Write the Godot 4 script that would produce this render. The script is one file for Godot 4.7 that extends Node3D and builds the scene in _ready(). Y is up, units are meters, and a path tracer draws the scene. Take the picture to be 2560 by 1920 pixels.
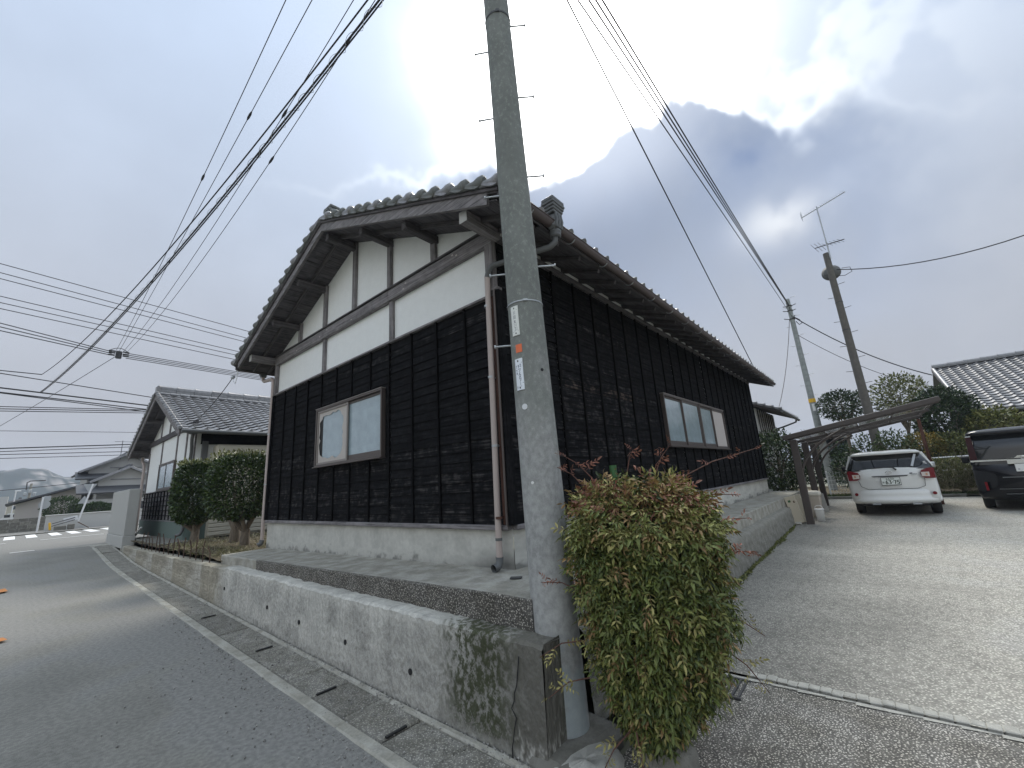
extends Node3D
# A charred-wood storehouse on a street corner, seen from the road. y = 0 is the sill of the storehouse; metres.

var M := {}
var counts := {}
var origin_of := {}
var rng := RandomNumberGenerator.new()

# ---------------------------------------------------------------- naming and nodes
func numbered(parent: Node, called: String) -> String:
	var key := str(parent.get_instance_id()) + called
	var n: int = counts.get(key, 0)
	counts[key] = n + 1
	return called if n == 0 else "%s_%03d" % [called, n]

func tag(o: Node, label := "", category := "", group := "", kind := "") -> Node:
	if label: o.set_meta("label", label)
	if category: o.set_meta("category", category)
	if group: o.set_meta("group", group)
	if kind: o.set_meta("kind", kind)
	return o

func thing(called: String, label: String, category: String, base := Vector3.ZERO, group := "") -> Node3D:
	var o := Node3D.new()
	o.name = numbered(self, called)
	add_child(o)
	o.position = base
	origin_of[o] = base
	tag(o, label, category, group)
	return o

func org(n: Node) -> Vector3:
	return origin_of.get(n, Vector3.ZERO)

func inst(mesh: Mesh, called: String, m: Material, parent: Node, xf: Transform3D) -> MeshInstance3D:
	var o := MeshInstance3D.new()
	o.name = numbered(parent, called)
	o.mesh = mesh
	o.material_override = m
	parent.add_child(o)
	o.transform = Transform3D(xf.basis, xf.origin - org(parent))
	origin_of[o] = xf.origin if xf.basis == Basis.IDENTITY else Vector3.ZERO
	return o

func put(s: SurfaceTool, called: String, m: Material, parent: Node, label := "") -> MeshInstance3D:
	s.generate_normals()
	var o := inst(s.commit(), called, m, parent, Transform3D(Basis.IDENTITY, Vector3.ZERO))
	if label: o.set_meta("label", label)
	return o

func solo(s: SurfaceTool, called: String, m: Material, label: String, category: String, group := "", kind := "") -> MeshInstance3D:
	var o := put(s, called, m, self)
	tag(o, label, category, group, kind)
	return o

func copy(o: Node3D, label: String, at: Vector3, turn := 0.0, group := "") -> Node3D:
	var c: Node3D = o.duplicate()
	c.name = numbered(self, String(o.name))
	add_child(c)
	c.position = at
	c.rotation.y = turn
	c.set_meta("label", label)
	if group: c.set_meta("group", group)
	return c

# ---------------------------------------------------------------- mesh helpers
func S(smooth := false) -> SurfaceTool:
	var s := SurfaceTool.new()
	s.begin(Mesh.PRIMITIVE_TRIANGLES)
	s.set_smooth_group(0 if smooth else -1)
	return s

func tri(s: SurfaceTool, a: Vector3, b: Vector3, c: Vector3, ua := Vector2.ZERO, ub := Vector2.ZERO, uc := Vector2.ZERO) -> void:
	s.set_uv(ua); s.add_vertex(a)
	s.set_uv(uc); s.add_vertex(c)
	s.set_uv(ub); s.add_vertex(b)

func q4(s: SurfaceTool, a: Vector3, b: Vector3, c: Vector3, d: Vector3, ua := Vector2.ZERO, ub := Vector2.ZERO, uc := Vector2.ZERO, ud := Vector2.ZERO) -> void:
	tri(s, a, b, c, ua, ub, uc)
	tri(s, a, c, d, ua, uc, ud)

func cbox(s: SurfaceTool, c: Vector3, sz: Vector3, bev := 0.0, b := Basis.IDENTITY) -> void:
	s.set_smooth_group(-1)
	var h := sz * 0.5
	var la := sz.max_axis_index()
	var uo := Vector2(rng.randf() * 7.0, rng.randf() * 7.0)
	var P := func(p: Vector3) -> Vector3: return c + b * p
	var U := func(p: Vector3) -> Vector2: return Vector2(p[la], p[(la + 1) % 3] + p[(la + 2) % 3]) + uo
	for ax in 3:
		var i := (ax + 1) % 3
		var j := (ax + 2) % 3
		for sg in [-1, 1]:
			var cs: Array[Vector3] = []
			for k in [[-1, -1], [1, -1], [1, 1], [-1, 1]]:
				var p := Vector3.ZERO
				p[ax] = sg * h[ax]
				p[i] = k[0] * (h[i] - bev)
				p[j] = k[1] * (h[j] - bev)
				cs.append(p)
			if sg < 0: cs.reverse()
			q4(s, P.call(cs[0]), P.call(cs[1]), P.call(cs[2]), P.call(cs[3]), U.call(cs[0]), U.call(cs[1]), U.call(cs[2]), U.call(cs[3]))
		if bev > 0.0:
			for s1 in [-1, 1]:
				for s2 in [-1, 1]:
					var e: Array[Vector3] = []
					for k in [[-1, 0], [1, 0], [1, 1], [-1, 1]]:
						var p := Vector3.ZERO
						p[ax] = k[0] * (h[ax] - bev)
						p[i] = s1 * (h[i] - (bev if k[1] else 0.0))
						p[j] = s2 * (h[j] - (0.0 if k[1] else bev))
						e.append(p)
					if s1 * s2 > 0: e.reverse()
					q4(s, P.call(e[0]), P.call(e[1]), P.call(e[2]), P.call(e[3]), U.call(e[0]), U.call(e[1]), U.call(e[2]), U.call(e[3]))
	if bev > 0.0:
		for k in 8:
			var g := Vector3(-1 if k & 1 else 1, -1 if k & 2 else 1, -1 if k & 4 else 1)
			var c3: Array[Vector3] = []
			for ax in 3:
				var p := Vector3(g.x * (h.x - bev), g.y * (h.y - bev), g.z * (h.z - bev))
				p[ax] = g[ax] * h[ax]
				c3.append(P.call(p))
			if g.x * g.y * g.z < 0: c3.reverse()
			tri(s, c3[0], c3[1], c3[2])

func beam(s: SurfaceTool, a: Vector3, b: Vector3, w: float, h: float, bev := 0.004, up := Vector3.UP) -> void:
	# a bar of section w x h whose centre line runs from a to b
	var z := (b - a).normalized()
	var x := up.cross(z).normalized()
	var y := z.cross(x)
	cbox(s, (a + b) * 0.5, Vector3(w, h, a.distance_to(b)), bev, Basis(x, y, z))

func tube(s: SurfaceTool, pts: Array, rad, n := 8, cap := true, closed := false) -> void:
	var rings: Array = []
	var up := Vector3.UP
	var along := 0.0
	for i in pts.size():
		var t: Vector3
		if i == 0: t = pts[1] - pts[0]
		elif i == pts.size() - 1: t = pts[i] - pts[i - 1]
		else: t = (pts[i + 1] - pts[i]).normalized() + (pts[i] - pts[i - 1]).normalized()
		t = t.normalized()
		if i == 0:
			up = Vector3.RIGHT if absf(t.y) > 0.9 else Vector3.UP
		var x := up.cross(t).normalized()
		up = t.cross(x).normalized()
		var r: float = rad[i] if rad is Array else rad
		if i > 0: along += (pts[i] as Vector3).distance_to(pts[i - 1])
		var ring: Array = []
		for k in n + 1:
			var a := TAU * k / n
			ring.append(pts[i] + (x * cos(a) + up * sin(a)) * r)
		rings.append([ring, along, r])
	s.set_smooth_group(1)
	for i in pts.size() - 1:
		for k in n:
			var u0 := float(k) / n
			var u1 := float(k + 1) / n
			q4(s, rings[i][0][k], rings[i][0][k + 1], rings[i + 1][0][k + 1], rings[i + 1][0][k], Vector2(u0, rings[i][1]), Vector2(u1, rings[i][1]), Vector2(u1, rings[i + 1][1]), Vector2(u0, rings[i + 1][1]))
	if cap:
		s.set_smooth_group(-1)
		for e in [0, pts.size() - 1]:
			for k in n:
				if e == 0: tri(s, pts[e], rings[e][0][k + 1], rings[e][0][k])
				else: tri(s, pts[e], rings[e][0][k], rings[e][0][k + 1])

func extrude(s: SurfaceTool, poly: PackedVector2Array, f: Transform3D, depth: float, uvs := 1.0) -> void:
	# polygon in the frame's XY, from z = 0 to z = depth
	s.set_smooth_group(-1)
	if Geometry2D.is_polygon_clockwise(poly):
		poly = poly.duplicate()
		poly.reverse()
	var idx := Geometry2D.triangulate_polygon(poly)
	for i in range(0, idx.size(), 3):
		var a := poly[idx[i]]
		var b := poly[idx[i + 1]]
		var c := poly[idx[i + 2]]
		if (b - a).cross(c - a) < 0:
			var w := b
			b = c
			c = w
		tri(s, f * Vector3(a.x, a.y, depth), f * Vector3(b.x, b.y, depth), f * Vector3(c.x, c.y, depth), a * uvs, b * uvs, c * uvs)
		tri(s, f * Vector3(a.x, a.y, 0), f * Vector3(c.x, c.y, 0), f * Vector3(b.x, b.y, 0), a * uvs, c * uvs, b * uvs)
	var run := 0.0
	for i in poly.size():
		var a := poly[i]
		var b := poly[(i + 1) % poly.size()]
		var l := a.distance_to(b)
		q4(s, f * Vector3(a.x, a.y, 0), f * Vector3(b.x, b.y, 0), f * Vector3(b.x, b.y, depth), f * Vector3(a.x, a.y, depth), Vector2(run, 0) * uvs, Vector2(run + l, 0) * uvs, Vector2(run + l, depth) * uvs, Vector2(run, depth) * uvs)
		run += l

func loft(s: SurfaceTool, secs: Array, cap0 := true, cap1 := true) -> void:
	# closed sections with the same number of points, smooth between
	var n: int = secs[0].size()
	s.set_smooth_group(2)
	for i in secs.size() - 1:
		for k in n:
			var m := (k + 1) % n
			q4(s, secs[i][k], secs[i][m], secs[i + 1][m], secs[i + 1][k])
	for e in [[0, cap0], [secs.size() - 1, cap1]]:
		if not e[1]: continue
		var c := Vector3.ZERO
		for p in secs[e[0]]: c += p
		c /= n
		for k in n:
			var m := (k + 1) % n
			if e[0] == 0: tri(s, c, secs[0][m], secs[0][k])
			else: tri(s, c, secs[e[0]][k], secs[e[0]][m])

func lathe(s: SurfaceTool, prof: Array, n: int, f := Transform3D.IDENTITY) -> void:
	# prof: Vector2(radius, height)
	s.set_smooth_group(3)
	for i in prof.size() - 1:
		for k in n:
			var a := TAU * k / n
			var b := TAU * (k + 1) / n
			var p0: Vector2 = prof[i]
			var p1: Vector2 = prof[i + 1]
			q4(s, f * Vector3(cos(b) * p0.x, p0.y, sin(b) * p0.x), f * Vector3(cos(a) * p0.x, p0.y, sin(a) * p0.x), f * Vector3(cos(a) * p1.x, p1.y, sin(a) * p1.x), f * Vector3(cos(b) * p1.x, p1.y, sin(b) * p1.x))

func rounded(hw: float, hh: float, r: float, n := 4) -> PackedVector2Array:
	var out := PackedVector2Array()
	for c in [[1, 1, 0.0], [-1, 1, 90.0], [-1, -1, 180.0], [1, -1, 270.0]]:
		for k in n + 1:
			var a := deg_to_rad(c[2] + 90.0 * k / n)
			out.append(Vector2(c[0] * (hw - r) + cos(a) * r, c[1] * (hh - r) + sin(a) * r))
	return out

# ---------------------------------------------------------------- textures and materials
func lin(r: float, g := -1.0, b := -1.0) -> Color:
	return Color(r, g if g >= 0 else r, b if b >= 0 else r).linear_to_srgb()

func nz(seed_: int, freq: float, w: int, h: int, w2 := 0, h2 := 0, type := FastNoiseLite.TYPE_SIMPLEX_SMOOTH, oct := 4) -> PackedByteArray:
	var f := FastNoiseLite.new()
	f.seed = seed_
	f.frequency = freq
	f.noise_type = type
	f.fractal_octaves = oct
	var im := f.get_seamless_image(w, h)
	im.convert(Image.FORMAT_L8)
	if w2: im.resize(w2, h2, Image.INTERPOLATE_CUBIC)
	return im.get_data()

func cell(seed_: int, freq: float, w: int, h: int, ret := FastNoiseLite.RETURN_DISTANCE) -> PackedByteArray:
	var f := FastNoiseLite.new()
	f.seed = seed_
	f.frequency = freq
	f.noise_type = FastNoiseLite.TYPE_CELLULAR
	f.cellular_return_type = ret
	f.cellular_jitter = 1.0
	f.fractal_type = FastNoiseLite.FRACTAL_NONE
	var im := f.get_seamless_image(w, h)
	im.convert(Image.FORMAT_L8)
	return im.get_data()

func tex(w: int, h: int, f: Callable) -> ImageTexture:
	# f(i, x, y) gives a linear colour as Vector3
	var d := PackedByteArray()
	d.resize(w * h * 3)
	var i := 0
	for y in h:
		for x in w:
			var c: Vector3 = f.call(i, x, y)
			d[i * 3] = int(clampf(pow(maxf(c.x, 0.0), 0.4545) * 255.0, 0, 255))
			d[i * 3 + 1] = int(clampf(pow(maxf(c.y, 0.0), 0.4545) * 255.0, 0, 255))
			d[i * 3 + 2] = int(clampf(pow(maxf(c.z, 0.0), 0.4545) * 255.0, 0, 255))
			i += 1
	return ImageTexture.create_from_image(Image.create_from_data(w, h, false, Image.FORMAT_RGB8, d))

func gray(d: PackedByteArray, w: int, h: int) -> ImageTexture:
	return ImageTexture.create_from_image(Image.create_from_data(w, h, false, Image.FORMAT_L8, d))

func mat(called: String, c: Color, rough := 0.8, metal := 0.0) -> StandardMaterial3D:
	var m := StandardMaterial3D.new()
	m.resource_name = called
	m.albedo_color = c
	m.roughness = rough
	m.metallic = metal
	M[called] = m
	return m

func tmat(called: String, t: Texture2D, tile: float, c := Color.WHITE, rough := 0.85, bump: Texture2D = null, relief := 0.0, tri_ := true) -> StandardMaterial3D:
	var m := mat(called, c, rough)
	m.albedo_texture = t
	m.uv1_scale = Vector3.ONE / tile
	if tri_:
		m.uv1_triplanar = true
		m.uv1_world_triplanar = true
	if bump:
		m.heightmap_enabled = true
		m.heightmap_texture = bump
		m.heightmap_scale = relief
	return m

func mottle(m: StandardMaterial3D, t: Texture2D, tile: float) -> void:
	m.detail_enabled = true
	m.detail_albedo = t
	m.detail_blend_mode = BaseMaterial3D.BLEND_MODE_MUL
	m.detail_uv_layer = BaseMaterial3D.DETAIL_UV_2
	m.uv2_triplanar = true
	m.uv2_world_triplanar = true
	m.uv2_scale = Vector3.ONE / tile

func sm(a: float, b: float, x: float) -> float:
	return smoothstep(a, b, x)

func make_materials() -> void:
	var N := 512
	var fine := nz(1, 0.05, N, N, 0, 0, FastNoiseLite.TYPE_SIMPLEX, 5)
	var broad := nz(2, 0.008, N, N, 0, 0, FastNoiseLite.TYPE_SIMPLEX_SMOOTH, 5)
	var stn := nz(4, 0.012, N, N, 0, 0, FastNoiseLite.TYPE_SIMPLEX, 6)
	var grit := nz(3, 0.25, N, N, 0, 0, FastNoiseLite.TYPE_SIMPLEX, 2)
	var T := {}
	# concrete, nearly white so that the tint sets the tone
	T.conc = tex(N, N, func(i, _x, _y):
		var f := fine[i] / 255.0
		var b := broad[i] / 255.0
		var g := grit[i] / 255.0
		var v := 0.62 + 0.28 * b + 0.2 * (f - 0.5) + 0.16 * (g - 0.5)
		if g > 0.86: v *= 0.72
		return Vector3(v, v * 0.99, v * 0.95))
	T.plast = tex(256, 256, func(_i, x, y):
		var j: int = y * 2 * N + x * 2
		var v := 0.97 + 0.05 * (fine[j] / 255.0 - 0.5) + 0.05 * (broad[j] / 255.0 - 0.5)
		return Vector3(v, v, v * 0.985))
	T.grit = gray(grit, N, N)
	T.fine = gray(fine, N, N)
	# big soft stains that multiply
	T.stain = tex(N, N, func(i, _x, _y):
		var b := sm(0.15, 0.85, stn[i] / 255.0)
		var v := 0.74 + 0.26 * b + 0.10 * (fine[i] / 255.0 - 0.5)
		return Vector3(v, v * (0.985 + 0.015 * b), v * (0.94 + 0.06 * b)))
	# exposed aggregate: pale pebbles in a dark matrix
	var N2 := 1024
	var peb := cell(11, 0.085, N2, N2)
	var peb2 := cell(12, 0.17, N2, N2)
	var bb := nz(14, 0.012, N2, N2, 0, 0, FastNoiseLite.TYPE_SIMPLEX, 5)
	var pv := cell(11, 0.085, N2, N2, FastNoiseLite.RETURN_CELL_VALUE)
	T.agg = tex(N2, N2, func(i, _x, _y):
		var p := 1.0 - sm(40.0, 92.0, peb[i])
		var p2 := 1.0 - sm(30.0, 96.0, peb2[i])
		var b := bb[i] / 255.0
		var v := 0.075 + 0.12 * b
		v = lerpf(v, 0.22 + 0.2 * b, p2 * 0.6)
		var tone := 0.26 + 0.2 * (pv[i] % 7) / 7.0
		if pv[i] > 150 + 60 * (0.5 - b): tone = 0.95
		elif pv[i] > 105: tone = 0.62
		v = lerpf(v, tone, p)
		return Vector3(v, v * 0.98, v * 0.94))
	var pb := PackedByteArray()
	pb.resize(N2 * N2)
	for i in N2 * N2:
		pb[i] = 255 - (peb[i] * 2 + peb2[i]) / 3
	T.agg2 = tex(N2, N2, func(i, _x, _y):
		var p := 1.0 - sm(40.0, 92.0, peb[i])
		var p2 := 1.0 - sm(30.0, 96.0, peb2[i])
		var v := 0.24 + 0.26 * bb[i] / 255.0 + 0.14 * p2
		v = lerpf(v, 0.98 if pv[i] > 170 else (0.68 if pv[i] > 100 else 0.3), p * 0.9)
		return Vector3(v, v * 0.98, v * 0.93))
	T.aggh = gray(pb, N2, N2)
	# asphalt: small dark stones
	T.asph = tex(N2, N2, func(i, _x, _y):
		var p2 := peb2[i] / 255.0
		var b := bb[i] / 255.0
		var v := 0.62 + 0.32 * (p2 - 0.4) + 0.34 * (b - 0.5)
		if peb[i] < 40: v += 0.18
		return Vector3(v, v * 0.995, v * 0.97))
	# wood grain along u; 2 m x 1 m
	var st := nz(21, 0.035, 48, 512, 1024, 512, FastNoiseLite.TYPE_SIMPLEX, 5)
	var st2 := nz(22, 0.09, 24, 512, 1024, 512, FastNoiseLite.TYPE_SIMPLEX, 3)
	var kn := nz(23, 0.012, 1024, 512, 0, 0, FastNoiseLite.TYPE_SIMPLEX, 4)
	var cr := cell(24, 0.05, 512, 512)
	T.wood = tex(1024, 512, func(i, _x, _y):
		var a := st[i] / 255.0
		var b := st2[i] / 255.0
		var k := kn[i] / 255.0
		var v := 0.5 + 0.5 * a + 0.35 * (b - 0.5) + 0.3 * (k - 0.5)
		if b < 0.22: v *= 0.6
		return Vector3(v, v * 0.95, v * 0.93))
	T.woodh = gray(st, 1024, 512)
	# charred board: black scales over streaks, worn to grey and brown in places
	for w in 3:
		var amount: float = [0.08, 0.42, 0.85][w]
		var brown: float = [0.1, 0.1, 0.6][w]
		T["char%d" % w] = tex(1024, 512, func(i, x, y):
			var a := st[i] / 255.0
			var b := st2[i] / 255.0
			var k := kn[i] / 255.0
			var c := cr[(y % 512) * 512 + (x % 512)] / 255.0
			var v := 0.003 + 0.012 * a * (0.35 + c) + 0.004 * k
			var worn := sm(0.62 - 0.16 * amount, 0.9, b * 0.55 + k * 0.55) * amount
			worn *= 0.35 + 0.65 * a
			var wc := Vector3(0.145, 0.14, 0.135).lerp(Vector3(0.16, 0.105, 0.07), brown)
			return Vector3(v * 0.95, v * 0.97, v * 1.08).lerp(wc, clampf(worn, 0.0, 0.85)))
	# roof tile
	T.tile = tex(256, 256, func(i, x, y):
		var j: int = (y * 2) * N + x * 2
		var v := 0.78 + 0.3 * (broad[j] / 255.0 - 0.5) + 0.25 * (fine[j] / 255.0 - 0.5)
		return Vector3(v, v, v))
	# bark
	T.bark = tex(256, 512, func(i, x, y):
		var j: int = (x * 2) * 1024 + (y % 512) * 2
		var v := 0.55 + 0.6 * (st[j] / 255.0 - 0.4) + 0.4 * (fine[y * N + x * 2] / 255.0 - 0.5)
		return Vector3(v, v * 0.93, v * 0.85))
	# frosted glass
	T.frost = tex(256, 256, func(i, x, y):
		var v := 0.86 + 0.2 * (fine[y * 2 * N + x * 2] / 255.0 - 0.5) + 0.2 * (broad[y * N + x] / 255.0 - 0.5)
		return Vector3(v * 0.9, v * 0.98, v))
	M.T = T

	var m := tmat("concrete", T.conc, 0.9, lin(0.50, 0.49, 0.45), 0.9, T.grit, 0.3)
	mottle(m, T.stain, 2.3)
	m = tmat("concrete_dark", T.conc, 0.8, lin(0.25, 0.245, 0.225), 0.92, T.grit, 0.35)
	mottle(m, T.stain, 1.4)
	m = tmat("concrete_old", T.conc, 0.55, lin(0.36, 0.355, 0.325), 0.95, T.fine, 1.2)
	mottle(m, T.stain, 1.1)
	m = tmat("slab_face", T.agg, 1.3, lin(0.55, 0.53, 0.49), 0.95, T.aggh, 0.4)
	mottle(m, T.stain, 1.7)
	m = tmat("aggregate", T.agg, 1.15, lin(0.72, 0.70, 0.655), 0.85, T.aggh, 0.4)
	mottle(m, T.stain, 3.1)
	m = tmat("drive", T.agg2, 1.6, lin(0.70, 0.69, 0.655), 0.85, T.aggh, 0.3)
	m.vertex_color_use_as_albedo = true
	m = tmat("asphalt", T.asph, 0.7, lin(0.31, 0.305, 0.29), 0.9, T.aggh, 0.22)
	m.vertex_color_use_as_albedo = true
	m = tmat("cover_concrete", T.agg2, 1.3, lin(0.50, 0.49, 0.455), 0.92, T.aggh, 0.3)
	mottle(m, T.stain, 1.9)
	m = tmat("cover_dark", T.agg2, 1.3, lin(0.40, 0.39, 0.36), 0.92, T.aggh, 0.3)
	mottle(m, T.stain, 1.3)
	m = tmat("plaster", T.plast, 0.7, lin(0.82, 0.835, 0.825), 0.92, T.grit, 0.05)
	m = tmat("soil", T.conc, 0.35, lin(0.20, 0.165, 0.105), 1.0, T.fine, 1.5)
	mottle(m, T.stain, 0.8)
	tmat("wood_gray", T.wood, 2.0, lin(0.25, 0.246, 0.252), 0.85, T.woodh, 0.15, false).uv1_scale = Vector3(0.5, 1, 1)
	tmat("wood_dark", T.wood, 2.0, lin(0.115, 0.112, 0.118), 0.9, T.woodh, 0.15, false).uv1_scale = Vector3(0.5, 1, 1)
	tmat("wood_soffit", T.wood, 2.0, lin(0.13, 0.128, 0.138), 0.9, T.woodh, 0.1, false).uv1_scale = Vector3(0.5, 1, 1)
	tmat("wood_red", T.wood, 2.0, lin(0.14, 0.065, 0.045), 0.8, T.woodh, 0.15, false).uv1_scale = Vector3(0.5, 1, 1)
	for w in 3:
		var c := tmat("char%d" % w, T["char%d" % w], 2.0, Color.WHITE, 0.85, T.woodh, 0.35, false)
		c.metallic_specular = 0.14
		c.uv1_scale = Vector3(0.5, 1, 1)
	mat("char_batten", lin(0.009, 0.009, 0.0095), 0.8).metallic_specular = 0.15
	for k in 3:
		var t: float = [0.25, 0.31, 0.36][k]
		tmat("tile%d" % k, T.tile, 0.5, lin(t, t * 1.0, t * 1.03), 0.36).metallic_specular = 0.55
	tmat("tile_old", T.tile, 0.4, lin(0.21, 0.22, 0.21), 0.7, T.fine, 0.1)
	tmat("bark", T.bark, 0.5, lin(0.30, 0.27, 0.23), 0.95, T.fine, 0.6)
	var fr := tmat("frost", T.frost, 0.5, lin(0.40, 0.46, 0.49), 0.16)
	fr.clearcoat_enabled = true
	fr.clearcoat = 0.6
	fr.clearcoat_roughness = 0.1
	mat("glass_dark", lin(0.012, 0.014, 0.015), 0.05).metallic_specular = 0.6
	mat("alu_brown", lin(0.10, 0.083, 0.075), 0.45, 0.3)
	mat("alu_light", lin(0.26, 0.235, 0.215), 0.5, 0.3)
	mat("paper", lin(0.47, 0.435, 0.40), 0.9)
	mat("beige_panel", lin(0.50, 0.46, 0.43), 0.8)
	mat("pipe_beige", lin(0.44, 0.37, 0.335), 0.5)
	mat("pipe_gray", lin(0.11, 0.115, 0.115), 0.5)
	mat("gutter_brown", lin(0.085, 0.065, 0.062), 0.45)
	mat("galv", lin(0.42, 0.44, 0.45), 0.45, 0.55)
	mat("steel_dark", lin(0.07, 0.07, 0.072), 0.6, 0.4)
	mat("rust", lin(0.075, 0.045, 0.032), 0.9)
	mat("cable", lin(0.022, 0.022, 0.024), 0.6)
	mat("white_paint", lin(0.72, 0.72, 0.70), 0.6)
	mat("white_metal", lin(0.66, 0.67, 0.68), 0.4)
	mat("orange", lin(0.75, 0.16, 0.055), 0.5)
	mat("yellow", lin(0.72, 0.42, 0.02), 0.55)
	mat("black", lin(0.012), 0.7)
	mat("rubber", lin(0.016), 0.85)
	mat("carport_brown", lin(0.062, 0.050, 0.045), 0.5)
	var cp := mat("carport_panel", Color(0.55, 0.55, 0.56, 0.22), 0.1)
	cp.transparency = BaseMaterial3D.TRANSPARENCY_ALPHA
	var cw := mat("car_white", lin(0.70, 0.71, 0.69), 0.3)
	cw.clearcoat_enabled = true
	cw.clearcoat = 0.8
	cw.clearcoat_roughness = 0.06
	var cb := mat("car_black", lin(0.008, 0.008, 0.010), 0.25)
	cb.clearcoat_enabled = true
	cb.clearcoat = 0.45
	cb.metallic_specular = 0.3
	cb.clearcoat_roughness = 0.03
	mat("lamp_red", lin(0.16, 0.006, 0.012), 0.15)
	mat("lamp_dark_red", lin(0.035, 0.006, 0.008), 0.15)
	mat("lamp_clear", lin(0.62, 0.56, 0.52), 0.2)
	mat("chrome", lin(0.75), 0.12, 1.0)
	mat("bin_beige", lin(0.42, 0.37, 0.31), 0.6)
	mat("bin_lid", lin(0.56, 0.53, 0.46), 0.6)
	mat("bucket_white", lin(0.66, 0.66, 0.64), 0.5)
	mat("card", lin(0.55, 0.49, 0.38), 0.9)
	mat("card_light", lin(0.62, 0.57, 0.46), 0.9)
	mat("green_plastic", lin(0.035, 0.12, 0.035), 0.5)
	mat("green_wall", lin(0.11, 0.15, 0.13), 0.85)
	mat("cream", lin(0.52, 0.49, 0.40), 0.7)
	mat("cream_dark", lin(0.43, 0.40, 0.32), 0.7)
	mat("gray_wall", lin(0.48, 0.48, 0.46), 0.9)
	mat("house_dark", lin(0.06, 0.06, 0.065), 0.8)
	tmat("edge_pale", T.conc, 0.4, lin(0.62, 0.61, 0.57), 0.95, T.grit, 0.4)
	mat("gray_dish", lin(0.12, 0.12, 0.115), 0.7)
	mat("lamp_amber", lin(0.50, 0.27, 0.16), 0.3)
	mat("road_orange", lin(0.42, 0.17, 0.05), 0.9)
	mat("far_roof", lin(0.075, 0.078, 0.085), 0.6)
	tmat("gate_concrete", T.plast, 0.9, lin(0.44, 0.44, 0.42), 0.9, T.grit, 0.1)
	mat("far_glass", lin(0.06, 0.075, 0.09), 0.1)
	mat("blue_tarp", lin(0.16, 0.28, 0.50), 0.6)
	for g in [["leaf", 0.55], ["leaf_gloss", 0.32], ["leaf_matte", 0.8]]:
		var l := mat(g[0], Color.WHITE, g[1])
		l.vertex_color_use_as_albedo = true
		l.backlight_enabled = true
		l.backlight = lin(0.05, 0.07, 0.02)
	var vc := mat("vertex_paint", Color.WHITE, 0.95)
	vc.vertex_color_use_as_albedo = true

# ---------------------------------------------------------------- sky
var sky_n: FastNoiseLite
var sky_n2: FastNoiseLite
var edge_pts := [[-120, 30.0], [-75, 36.0], [-53.1, 39.3], [-48.6, 41.1], [-40.7, 42.6], [-33.8, 39.4], [-30.2, 39.0], [-24.2, 40.7], [-19.4, 42.6], [-16.1, 42.5], [-13.2, 44.8], [-10.8, 44.4], [-8.3, 42.8], [-4.6, 40.2], [-2.3, 37.5], [-1.0, 35.4], [0.3, 34.8], [3.3, 35.6], [6.1, 36.0], [8.0, 34.6], [10.5, 32.0], [14, 29.0], [20, 25.0], [40, 14.0]]

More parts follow.
